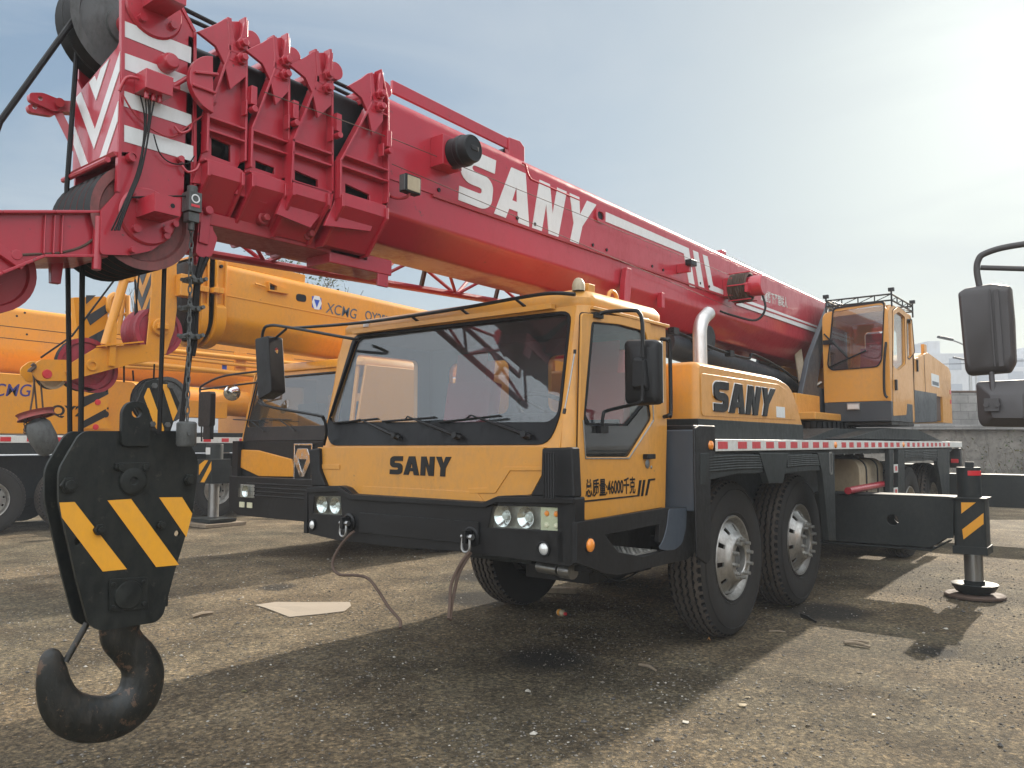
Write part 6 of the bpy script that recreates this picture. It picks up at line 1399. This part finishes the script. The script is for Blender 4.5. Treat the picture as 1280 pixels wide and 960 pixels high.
# pipes, cylinders and boxes on C
m = MB('orange'); XC = -13.6
for pa, pb, r in (((150, 432), (440, 462), .045), ((150, 440), (440, 472), .03), ((130, 450), (430, 480), .05), ((150, 458), (440, 475), .03)): m.tube([onX(*pa, XC), onX(*pb, XC)], r, 10)
a = onX(215, 470, -14.4); m.tube([(-14.6, 6.8, 2.30), (-14.6, 11.5, 2.15)], .26, 20); m.box(-15.6, -14.1, 9.5, 12.5, 1.6, 2.7)
m.box(cx1-.45, cx1-.1, onX(222, 500, cx1).y, onX(288, 500, cx1).y, onX(222, 521, cx1).z, onX(222, 499, cx1).z)
for px in (300, 360): p = onX(px, 450, XC-.1); m.box(XC-.12, XC-.06, p.y-.12, p.y+.12, p.z-.25, p.z+.15)
m.m('blue_logo').box(XC-.05, XC-.04, onX(280, 430, XC).y, onX(286, 430, XC).y, 2.72, 2.95)
m.build('cylinder_group', Cn, bevel=.01)
m = MB('orange'); SP = yz(Z3([(20, 610), (195, 560), (200, 600), (165, 760), (220, 830), (20, 830)]), cx1+.25); m.prism(SP, frameX(cx1+.2), .05); m.m('black')
for s in ([(20, 620), (185, 565), (190, 600), (20, 690)], [(20, 780), (170, 700), (185, 745), (20, 830)]): m.prism(yz(Z3(s), cx1+.25), frameX(cx1+.25), .005)
m.m('marker_red')
for p in ((119, 655), (105, 820)): c = onX(*Z3([p])[0], cx1+.26); m.lathe([(.05, 0), (.045, .012), (0, .014)], c, (1, 0, 0), 14)
m.build('warning_board', Cn)
# outrigger jack of the third crane
o = MB('chassis'); jy = 7.75; jx = -12.8; o.box(-14.1, jx, jy-.14, jy+.14, .86, 1.12); o.box(jx-.2, jx+.2, jy-.18, jy+.18, .72, 1.14); o.cyl((jx, jy, 1.1), (jx, jy, 1.40), .14, n=24); ou2 = o.build('outrigger', Cn, bevel=.008)
m = MB('stripe_yellow'); f = (V((jx-.2, jy-.18, .74)), V((1, 0, 0)), V((0, 0, 1)))
for s in ([(.08, .0), (.2, .0), (.4, .22), (.4, .36)], [(.02, .12), (.02, .3), (.2, .38), (.3, .38)]): m.prism(s, f, .006)
m.build('warning_stripe', ou2, shade=False); m = MB('steel'); m.cyl((jx, jy, .14), (jx, jy, .8), .09, n=24); m.m('chassis').prism([(-.3, 0), (.3, 0), (.34, .06), (-.34, .06)], (V((jx, jy+.25, .06)), V((1, 0, 0)), V((0, 0, 1))), .5); m.m('wood').box(jx-.45, jx+.42, jy-.38, jy+.38, .0, .05); m.build('jack_rod', ou2)
m = MB('white'); m.prism([(-.07, 0), (.07, 0), (.07, .12), (-.07, .12)], (V((jx+.02, jy-.142, 1.22)), V((1, 0, 0)), V((0, 0, 1))), .004); m.build('notice_plate', ou2, shade=False)

# ================================================================== TRUCK BESIDE THE CAMERA (right edge; only its mirrors are in the picture)
T = thing('parked_truck', 'truck at the right edge showing only two dark mirrors on an arm', 'truck', (1.4, 6, 0))
MY = 4.37
q = roundpoly(xz([(1197, 366), (1206, 360), (1240, 354), (1263, 357), (1267, 400), (1269, 452), (1262, 465), (1210, 469), (1206, 462)], MY), .012)
m = MB('mirror_shell'); cq = V((sum(p[0] for p in q)/len(q), sum(p[1] for p in q)/len(q)))
m.loft([[V((cq.x+(x-cq.x)*s, y, cq.y+(z-cq.y)*s)) for x, z in q] for y, s in ((MY-.03, .86), (MY-.015, .96), (MY+.01, 1), (MY+.07, 1), (MY+.085, .97))])
p0, p1 = onY(1245, 362, MY-.03), onY(1252, 458, MY-.03); m.beam(p0, p1, .02, .012, (0, 1, 0)); p0, p1 = onY(1237, 362, MY-.03), onY(1244, 458, MY-.03); m.beam(p0, p1, .006, .012, (0, 1, 0))
mi = m.build('side_mirror', T, smooth=40)
q = roundpoly(xz([(1219, 477), (1300, 473), (1301, 530), (1298, 534), (1226, 533), (1222, 524)], MY), .02); cq = V((sum(p[0] for p in q)/len(q), sum(p[1] for p in q)/len(q)))
m = MB('mirror_shell'); m.loft([[V((cq.x+(x-cq.x)*s, y, cq.y+(z-cq.y)*s)) for x, z in q] for y, s in ((MY-.045, .5), (MY-.035, .58), (MY-.01, .90), (MY+.0, .98), (MY+.02, 1), (MY+.05, 1))])
c = onY(1240, 506, MY-.05); m.obox(c, (.03, .012, .03), Matrix.Identity(3))
for s in (-1, 1): m.cyl(c+V((.022*s, -.02, 0)), c+V((.022*s, 0, 0)), .012, n=8)
m.build('side_mirror', T, smooth=40)
m = MB('mirror_shell'); m.tube(smoothpath([onY(*p, MY+.02) for p in ((1227, 372), (1224, 356), (1221, 338), (1223, 325), (1231, 317), (1262, 308), (1330, 300), (1420, 300))], 5), .0145, 10); m.tube([onY(*p, MY+.03) for p in ((1226, 334.5), (1280, 336), (1420, 340))], .0125, 10); m.tube([onY(1239, 460, MY+.0), onY(1242, 505, MY-.03)], .012, 10); m.build('mirror_arm', T)
m = MB('yellow'); x0, x1, y0 = .12, 2.5, 4.55
m.loft([[V((x, y, z)) for x, y in rrect(x0+i, x1-i, y0+j, y0+1.6, .10)] for z, i, j in ((.75, 0, 0), (1.45, 0, 0))])
for a in ((x0, x0+.09), (x1-.09, x1)): m.box(*a, y0+.02, y0+.14, 1.45, 2.35); m.box(*a, y0+1.0, y0+1.6, 1.45, 2.35)
m.box(x0, x1, y0+1.55, y0+1.6, 1.45, 2.35); m.loft([[V((x, y, z)) for x, y in rrect(x0+i, x1-i, y0+i, y0+1.62-i, .12)] for z, i in ((2.35, 0), (2.42, 0), (2.47, .06))]); m.build('cab', T, bevel=.02)
m = MB('glass'); m.box(x0+.09, x1-.09, y0+.04, y0+.05, 1.45, 2.35); m.box(x0+.03, x0+.04, y0+.14, y0+1.0, 1.45, 2.35); m.build('windshield', T, shade=False)
m = MB('black'); m.box(x0-.02, x1+.02, y0-.08, y0+.3, .45, .95); m.build('front_bumper', T, bevel=.03)
m = MB('chassis'); m.box(.9, 1.8, y0+.4, 13, .7, 1.1); m.box(x0+.05, x1-.05, y0+1.7, 13, 1.1, 1.3); m.build('chassis', T, bevel=.01)
for y in (y0+1.0, 9.6, 11.0): add_wheel(T, x1-.05, y, 1, y < 6); add_wheel(T, x0+.05, y, -1, y < 6)

# ================================================================== GROUND
def ghash(x, y): return noise.noise(V((x*.55, y*.55, 3)))*.022+noise.noise(V((x*2.1, y*2.1, 7)))*.007+noise.noise(V((x*6, y*6, 1)))*.0028
def gz(x, y):
    # level where wheels, jacks and pads stand
    f = max(0, min(1, (30-math.hypot(x+3, y-6))/12))
    return (ghash(x, y)-.014)*f*(.35 if -5.2 < x < -1.0 and y > 4.9 else 1)-.002
xs = [-900, -400, -200, -100, -60, -40]+[-30+i*.5 for i in range(37)]+[-11.8+i*.07 for i in range(190)]+[1.6+i*.6 for i in range(30)]+[22, 40, 80, 200, 500, 900]
ys = [-300, -60, -15, -5, -2]+[-.5+i*.06 for i in range(160)]+[9.1+i*.15 for i in range(90)]+[22.8+i*1. for i in range(12)]+[40, 60, 100, 200, 400, 900]
vs = [(x, y, gz(x, y)) for y in ys for x in xs]; nx_ = len(xs)
me = bpy.data.meshes.new('ground'); me.from_pydata(vs, [], [(j*nx_+i, j*nx_+i+1, (j+1)*nx_+i+1, (j+1)*nx_+i) for j in range(len(ys)-1) for i in range(nx_-1)])
me.polygons.foreach_set('use_smooth', [True]*len(me.polygons)); me.materials.append(MATS['ground']); g = bpy.data.objects.new('ground', me); COL.objects.link(g); tag(g, 'brown grey gravel yard with oil stains', None, None, 'structure')
# gravel as one loose mass
rnd = random.Random(5)
paint('stone_mix', (.20, .175, .14), rough=.9, coat=0, dirt=.7, dcol=(.07, .065, .058), dscale=25); paint('stone_pale', (.42, .39, .33), rough=.85, coat=0, dirt=.4, dscale=25); paint('stone_dark', (.075, .07, .064), rough=.9, coat=0, dirt=.3)
m = MB('stone_mix'); ico = [V(p) for p in ((0, 0, 1), (.9, 0, .2), (.28, .85, .25), (-.72, .52, .2), (-.72, -.52, .15), (.28, -.85, .2), (0, 0, -.6))]
icf = [(0, 1, 2), (0, 2, 3), (0, 3, 4), (0, 4, 5), (0, 5, 1), (6, 2, 1), (6, 3, 2), (6, 4, 3), (6, 5, 4), (6, 1, 5)]
for k in range(34000):
    t = rnd.random(); ph = R(-74+rnd.random()*72); r_ = 1.9+9.5*t**1.3; x, y = math.sin(ph)*r_, math.cos(ph)*r_
    if noise.noise(V((x*.8, y*.8, 9)))+rnd.random()*.9 < .25: continue
    s = .0022+.0070*rnd.random()**3.5+(.014*rnd.random() if rnd.random() < .012 else 0)+.0006*r_*rnd.random()
    Mx = Matrix.Rotation(rnd.random()*6.3, 3, 'Z')
    sc = V((s*rnd.uniform(.7, 1.4), s*rnd.uniform(.7, 1.2), s*rnd.uniform(.4, .85)))
    m.m(rnd.choices(('stone_mix', 'stone_pale', 'stone_dark'), (.60, .13, .27))[0]); z = gz(x, y)
    m.add([Mx@V((p.x*sc.x*rnd.uniform(.8, 1.2), p.y*sc.y*rnd.uniform(.8, 1.2), p.z*sc.z))+V((x, y, z+s*.15)) for p in ico], icf)
o = m.build('loose_gravel', shade=False); tag(o, 'loose gravel and grit scattered over the yard', None, None, 'stuff')
# litter, one by one
def onG(px, py): p = onZ(px, py, 0); p.z = gz(p.x, p.y); return p
def sheet(pts, lab, mat, name, cat, th=.004, wob=.012):
    P = [onG(*p) for p in pts]; c = sum(P, V((0, 0, 0)))/len(P); n = len(P); m = MB(mat); rings = []
    top = [c+V((0, 0, th+.012))]
    vs = [c+V((0, 0, .012+th))]; 
    for s in (.5, 1.):
        for i, p in enumerate(P): q = c+(p-c)*s; q.z = gz(q.x, q.y)+th+.003+wob*max(0, noise.noise(q*4)); vs.append(q)
    fs = [(0, 1+i, 1+(i+1) % n) for i in range(n)]+[(1+i, 1+n+i, 1+n+(i+1) % n, 1+(i+1) % n) for i in range(n)]
    m.add(vs, fs); m.add([v-V((0, 0, th)) for v in vs], [tuple(reversed(f)) for f in fs]); o_n = 1+2*n
    m.f += [[1+n+i, o_n+1+n+i, o_n+1+n+(i+1) % n, 1+n+(i+1) % n] for i in range(n)]; m.mi += [0]*n
    return tag(m.build(name, shade=False), lab, cat)
sheet([(319, 754), (345, 750), (380, 751), (437, 751.5), (439, 757), (430, 764), (400, 767), (362, 770), (345, 763), (330, 758)], 'flattened pale cardboard sheet lying on the ground in front of the yellow cab', 'cardboard', 'cardboard_sheet', 'cardboard')
def stick(a, b, r, lab, mat='wood'):
    A, B_ = onG(*a), onG(*b); m = MB(mat); mid = A.lerp(B_, .5)+V((random.uniform(-.01, .01), random.uniform(-.01, .01), .008)); m.tube([A+V((0, 0, r)), mid+V((0, 0, r)), B_+V((0, 0, r))], [r, r*1.1, r*.7], 6); return tag(m.build('wood_stick'), lab, 'stick')
stick((799, 829), (820, 836), .010, 'short pale wooden stick at the shadow edge before the front tyre')
stick((1055, 802), (1086, 802.5), .008, 'upper straw-coloured stick of the crossed pair before the outrigger')
stick((1056, 804), (1088, 809), .011, 'lower thicker stick of the crossed pair before the outrigger')
stick((961, 789), (982, 790), .006, 'thin pale twig right of the front tyre')
stick((1002, 769), (1020, 778), .012, 'charred black stick lying beside the oil stain', 'soil_black')
stick((240, 770), (266, 765), .016, 'curved wood splinter on the lit strip beside the big hook')
m = MB('leaf_orange'); c = onG(886, 801); m.v = []; m.tube([c+V((-.012, 0, .01)), c+V((0, .0, .028)), c+V((.012, .004, .01))], [.003, .018, .003], 8, flat=.3); tag(m.build('dry_leaf'), 'curled orange leaf in front of the front tyre', 'leaf')
m = MB('tan'); c = onG(697, 768); m.lathe([(0, 0), (.012, .0), (.026, .02), (.028, .05), (.026, .085), (.012, .10), (.011, .115)], c+V((0, 0, .028)), V((.9, -.4, .05)), 16); m.m('marker_red').lathe([(.013, .113), (.013, .13), (0, .131)], c+V((0, 0, .028)), V((.9, -.4, .05)), 12); m.m('orange').lathe([(.0285, .035), (.0285, .065)], c+V((0, 0, .028)), V((.9, -.4, .05)), 16); tag(m.build('crushed_bottle'), 'small crushed drink bottle with red cap in the shade under the cab', 'bottle')
m = MB('wood'); c = onG(700, 741); m.obox(c+V((0, 0, .03)), (.16, .05, .025), Matrix.Rotation(R(30), 3, 'Z')); tag(m.build('wood_block', bevel=.004), 'wooden block under the yellow cab near the front axle', 'wood block')
rnd2 = random.Random(11); labs = []
spots = [(985, 758), (1181, 785), (1092, 893), (935, 870), (1075, 840), (1143, 862), (1010, 905), (858, 900), (930, 880), (1150, 735), (1230, 790), (150, 690), (305, 862), (545, 835), (660, 860), (75, 745)]
for i, (px, py) in enumerate(spots):
    c = onG(px, py); m = MB(rnd2.choice(('cardboard', 'stone_pale', 'tan', 'leaf_dry'))); s = rnd2.uniform(.012, .03); n = 6
    P = [c+V((math.cos(k*math.pi/3)*s*rnd2.uniform(.5, 1.2), math.sin(k*math.pi/3)*s*rnd2.uniform(.4, 1.), rnd2.uniform(.003, .012))) for k in range(n)]
    m.add(P+[p-V((0, 0, .003)) for p in P], [tuple(range(n)), tuple(range(2*n-1, n-1, -1))]+[(k, n+k, n+(k+1) % n, (k+1) % n) for k in range(n)])
    tag(m.build('litter_scrap', shade=False), 'small pale scrap of litter lying flat on the open gravel', 'litter', 'pale scraps scattered on the gravel')

# ================================================================== WALL, BUILDINGS, TREES, LAMPS
FH = V((-math.sin(YAW), math.cos(YAW), 0)); RH = V((math.cos(YAW), math.sin(YAW), 0))
def far(px, depth, z=0.): return FH*depth+RH*((px-640)/FPX*depth)+V((0, 0, z))
Mw = Matrix((RH, FH, V((0, 0, 1)))).transposed()
def walled(name, mat, s0, s1, d0, d1, z0, z1, bev=.01):
    m = MB(mat); m.box(s0, s1, d0, d1, z0, z1); m.v = [v for v in m.v]; o = m.build(name, bevel=bev); o.rotation_euler = (0, 0, YAW); return o
w = thing('boundary_wall', 'grey rendered retaining wall with a concrete block wall on top, behind the cranes', 'wall', (0, 0, 0))
m = MB('render_wall'); m.box(-1.5, 32, 19.4, 20.1, -.1, 1.74); o = m.build('lower_wall', bevel=.01); o.rotation_euler = (0, 0, YAW); o.parent = w
m = MB('block_wall'); m.box(-1.5, 32, 19.2, 20.15, 1.74, 1.86); o = m.build('ledge', bevel=.02); o.rotation_euler = (0, 0, YAW); o.parent = w
m = MB('block_wall'); m.box(-1.5, 32, 19.62, 19.86, 1.86, 2.66); o = m.build('block_wall'); o.rotation_euler = (0, 0, YAW); o.parent = w
m = MB('rusty'); m.box(-1.5, 32, 19.60, 19.88, 2.66, 2.71); o = m.build('coping', bevel=.01); o.rotation_euler = (0, 0, YAW); o.parent = w
# creepers on the wall
def creeper(px, lab, n=200):
    base = far(px, 19.32, 0); m = MB('bark'); leaves = []
    for k in range(9):
        p = base+RH*random.uniform(-.5, .5); P = [p.copy()]
        for j in range(8): p = p+V((0, 0, random.uniform(.14, .26)))+RH*random.uniform(-.14, .14)-FH*random.uniform(-.02, .03); P.append(p.copy()); leaves.append(p.copy())
        m.tube(P, [.010-.001*i for i in range(9)], 5)
    m.m('leaf_dry')
    for k in range(n):
        p = random.choice(leaves)+V((random.uniform(-.12, .12), random.uniform(-.08, .08), random.uniform(-.1, .1))); a = V((random.uniform(-1, 1), random.uniform(-1, 1), random.uniform(-1, 1))).normalized(); b = a.cross(V((.3, .5, .8))).normalized(); s = random.uniform(.015, .04); m.m(random.choice(('leaf_dry', 'leaf')))
        m.add([p-a*s, p+b*s*.6, p+a*s, p-b*s*.6], [(0, 1, 2, 3)])
    tag(m.build('creeper', shade=False), lab, 'climbing plant')
creeper(1266, 'leafy creeper climbing the retaining wall at the right edge of the picture', 420); creeper(1214, 'dry sparse creeper on the retaining wall above the jack', 60)
# far buildings
def building(px0, px1, depth, z1, lab, floors, dep=14, mat='far_wall'):
    t = thing('apartment_building', lab, 'building', far((px0+px1)/2, depth)); x0, x1 = (px0-640)/FPX*depth, (px1-640)/FPX*depth
    m = MB(mat); m.box(x0, x1, depth, depth+dep, 0, z1); m.box(x0+(x1-x0)*.3, x0+(x1-x0)*.55, depth+1, depth+6, z1, z1+1.6); o = m.build('wall', bevel=.02); o.rotation_euler = (0, 0, YAW); adopt_keep(o, t)
    fh = z1/floors; n = max(2, int((x1-x0)/3.2))
    for f in range(floors):
        for k in range(n):
            a = x0+(x1-x0)*(k+.25)/n; m = MB('far_window'); m.box(a, a+(x1-x0)/n*.5, depth-.03, depth+.03, f*fh+fh*.35, f*fh+fh*.8)
            o = m.build('window', shade=False); o.rotation_euler = (0, 0, YAW); adopt_keep(o, t)
def adopt_keep(o, t):
    o.parent = t; o.matrix_parent_inverse = Matrix.Translation(t.location).inverted()
building(1150, 1212, 95, 12.2, 'pale blue hazy apartment block above the wall, just left of the dark mirrors', 4)
building(1214, 1330, 110, 12.0, 'long hazy block seen behind the dark mirrors', 4)
building(1262, 1400, 130, 16.0, 'taller hazy block at the right edge above the lower mirror', 5)
building(900, 1120, 120, 11., 'hazy low block hidden mostly behind the operator cabin', 4)
building(-60, 70, 60, 5.8, 'long white low shed seen under the far left boom', 1, 12, 'white')
building(180, 420, 62, 6.2, 'grey low shed behind the orange cranes', 2, 12)
building(430, 800, 70, 6.5, 'hazy workshop far behind the yellow cab', 2, 12)
# street lamps
def street_lamp(px, depth, zt, lab):
    b = far(px, depth); t = thing('street_lamp', lab, 'street lamp', b, 'street lamps beyond the wall'); m = MB('steel'); m.tube([b, b+V((0, 0, zt-1))], [.10, .07], 10)
    for s in (-1,): m.tube(smoothpath([b+V((0, 0, zt-1)), b+V((0, 0, zt-.3))+RH*s*.2, b+V((0, 0, zt+.1))+RH*s*1.1]), .045, 8)
    m.build('pole', t); m = MB('plastic'); c = b+V((0, 0, zt+.14))-RH*1.3; m.obox(c, (.42, .12, .06), Matrix.Rotation(YAW, 3, 'Z') @ Matrix.Rotation(R(12), 3, 'Y')); m.build('lamp_head', t, bevel=.03)
street_lamp(1215, 44, 7.1, 'street lamp whose head shows left of the dark mirror, the higher one'); street_lamp(1222, 62, 7.9, 'street lamp behind the dark mirror, the lower one')
def pole(px, depth, h, lab):
    b = far(px, depth); m = MB('castgrey'); m.tube([b, b+V((0, 0, h))], [.16, .11], 10); m.beam(b+V((0, 0, h-.4))-RH*.9, b+V((0, 0, h-.4))+RH*.9, .1, .1); tag(m.build('utility_pole'), lab, 'utility pole', 'utility poles behind the wall'); return b+V((0, 0, h-.35))
a = pole(1000, 55, 7.7, 'concrete utility pole standing behind the operator cabin'); b = pole(1340, 60, 8.3, 'concrete utility pole out beyond the dark mirrors'); m = MB('black')
for k in (-.8, 0, .8): P = [(a+RH*k).lerp(b+RH*k, t/12)-V((0, 0, .5*math.sin(math.pi*t/12))) for t in range(13)]; m.tube(P, .014, 5)
tag(m.build('power_line'), 'thin overhead cables sagging behind the mirrors', 'power line')
# trees
def tree(px, depth, h, leafy, lab, seed, cat='tree'):
    rr = random.Random(seed); b = far(px, depth); t = thing('leafy_tree' if leafy else 'bare_tree', lab, cat, b, 'trees behind the orange cranes'); m = MB('bark'); tips = []
    def br(p, d, l, r, k):
        n = 3; P = [p.copy()]; q = p.copy()
        for i in range(n): d = (d+V((rr.uniform(-.16, .16), rr.uniform(-.16, .16), rr.uniform(-.03, .14)))).normalized(); q = q+d*l/n; P.append(q.copy())
        m.tube(P, [r*(1-.35*i/n) for i in range(n+1)], 6 if k < 2 else 4)
        if k >= 5 or r < .006: tips.append(q); return
        for j in range(rr.choice((2, 3, 3)) if k < 4 else 2):
            a = V((rr.uniform(-1, 1), rr.uniform(-1, 1), rr.uniform(-.1, .7))).normalized(); br(P[-1] if j < 2 else P[-2], (d*.75+a*.65).normalized(), l*rr.uniform(.6, .82), r*.58, k+1)
        if k > 1: tips.append(q)
    br(b, V((0, 0, 1)), h*.36, h*.020, 0); m.build('trunk', t)
    if leafy:
        m = MB('leaf')
        for k in range(leafy):
            p = rr.choice(tips)+V((rr.gauss(0, .28), rr.gauss(0, .28), rr.gauss(0, .22))); s = rr.uniform(.04, .09); a = V((rr.uniform(-1, 1), rr.uniform(-1, 1), rr.uniform(-.6, .6))).normalized(); c = a.cross(V((rr.random(), rr.random(), 1))).normalized(); m.m('leaf' if rr.random() < .75 else 'leaf_dry'); m.add([p-a*s, p+c*s*.5, p+a*s, p-c*s*.5], [(0, 1, 2, 3)])
        m.build('crown', t, shade=False)
tree(285, 26, 6.9, 5200, 'leafy green tree rising over the orange boom, leftmost of the trees', 3)
tree(345, 27, 6.6, 4200, 'half leafy tree over the orange boom rail with bare top twigs', 8)
tree(392, 28, 6.8, 0, 'bare tree with fine twigs over the orange boom lettering', 21)
tree(425, 30, 6.4, 0, 'smaller bare tree, rightmost of those above the orange boom', 34)
tree(140, 30, 7.0, 0, 'bare tree top seen between the hoist ropes at the left', 55)

# ================================================================== LIGHT
SKYFILL, SKYS = 8.8, .15
EL, AZ = R(25.5), R(-1.5)
sv = V((math.sin(AZ)*math.cos(EL), math.cos(AZ)*math.cos(EL), math.sin(EL)))
sd_ = bpy.data.lights.new('sun', 'SUN'); sd_.energy = 4.8; sd_.angle = R(.6); sd_.color = (1, .90, .76)
so_ = bpy.data.objects.new('sun', sd_); COL.objects.link(so_); so_.rotation_euler = sv.to_track_quat('Z', 'Y').to_euler(); so_.location = (0, 30, 30)
wd = bpy.data.worlds.new('World'); scene.world = wd; wd.use_nodes = True; nt = wd.node_tree; L = nt.links.new
bg = nt.nodes['Background']; sky = nt.nodes.new('ShaderNodeTexSky'); sky.sky_type = 'NISHITA'; sky.sun_disc = False; sky.sun_elevation = EL; sky.sun_rotation = AZ
sky.air_density = 1.15; sky.dust_density = 3.2; sky.ozone_density = 1.6; sky.altitude = 50
tc = nt.nodes.new('ShaderNodeTexCoord'); mp = nt.nodes.new('ShaderNodeMapping'); mp.inputs['Scale'].default_value = (1.2, 1.2, 4.5); mp.inputs['Rotation'].default_value = (.25, .35, .4); L(tc.outputs['Generated'], mp.inputs[0])
cn = N(nt, 'ShaderNodeTexNoise', Scale=1.4, Detail=7., Roughness=.55, Distortion=.6); L(mp.outputs[0], cn.inputs['Vector'])
cr = ramp(nt, cn.outputs[0], [(.46, (0, 0, 0)), (.74, (.6, .6, .6))])
gm = N(nt, 'ShaderNodeGamma', Gamma=.32); L(sky.outputs[0], gm.inputs['Color'])
# thin veil clouds, plus bright fill added overhead and behind the viewer for shaded fronts
white = N(nt, 'ShaderNodeMix', data_type='RGBA'); white.inputs[6].default_value = (0, 0, 0, 1)
hs_ = N(nt, 'ShaderNodeHueSaturation', Saturation=2.0, Value=.99); L(gm.outputs[0], hs_.inputs['Color'])
tn = nt.nodes.new('ShaderNodeMix'); tn.data_type = 'RGBA'; tn.blend_type = 'MULTIPLY'; tn.inputs[0].default_value = 1; L(hs_.outputs[0], tn.inputs[6]); tn.inputs[7].default_value = (.84, 1.04, 1.20, 1)
gs = N(nt, 'ShaderNodeVectorMath', operation='SCALE'); gd = N(nt, 'ShaderNodeHueSaturation', Saturation=.25); L(sky.outputs[0], gd.inputs['Color']); L(gd.outputs[0], gs.inputs[0]); gs.inputs['Scale'].default_value = .018
sa = N(nt, 'ShaderNodeVectorMath', operation='ADD'); L(tn.outputs[2], sa.inputs[0]); L(gs.outputs[0], sa.inputs[1])
veil = mixc(nt, cr.outputs[0], sa.outputs[0], (2.4, 2.6, 2.75))
dp_ = N(nt, 'ShaderNodeVectorMath', operation='DOT_PRODUCT'); L(tc.outputs['Generated'], dp_.inputs[0]); dp_.inputs[1].default_value = V((.2, -.6, .77)).normalized()
mr_ = N(nt, 'ShaderNodeMapRange', interpolation_type='SMOOTHSTEP'); L(dp_.outputs['Value'], mr_.inputs[0]); mr_.inputs[1].default_value = -.05; mr_.inputs[2].default_value = .75
cl = mixc(nt, mr_.outputs[0], veil, (SKYFILL*.95, SKYFILL, SKYFILL*1.05))
L(cl, bg.inputs[0]); bg.inputs[1].default_value = SKYS
# haze
hm = bpy.data.materials.new('haze'); hm.use_nodes = True; hn = hm.node_tree; hn.nodes.remove(hn.nodes['Principled BSDF']); pv = hn.nodes.new('ShaderNodeVolumePrincipled'); pv.inputs['Color'].default_value = (.86, .92, 1, 1); pv.inputs['Density'].default_value = .0020; pv.inputs['Anisotropy'].default_value = .1
hn.links.new(pv.outputs[0], hn.nodes['Material Output'].inputs['Volume']); MATS['haze'] = hm
HAZE = True
if HAZE:
    m = MB('haze'); m.box(-910, 910, -310, 910, -1.2, 20); tag(m.build('haze', shade=False), 'thin pale haze over the yard', None, None, 'stuff')
scene.view_settings.view_transform = 'Standard'; scene.view_settings.look = 'None'; scene.view_settings.gamma = 1; scene.view_settings.exposure = 0.78
scene.render.engine = 'CYCLES'; scene.cycles.max_bounces = 8; scene.cycles.transparent_max_bounces = 16; scene.cycles.use_denoising = True
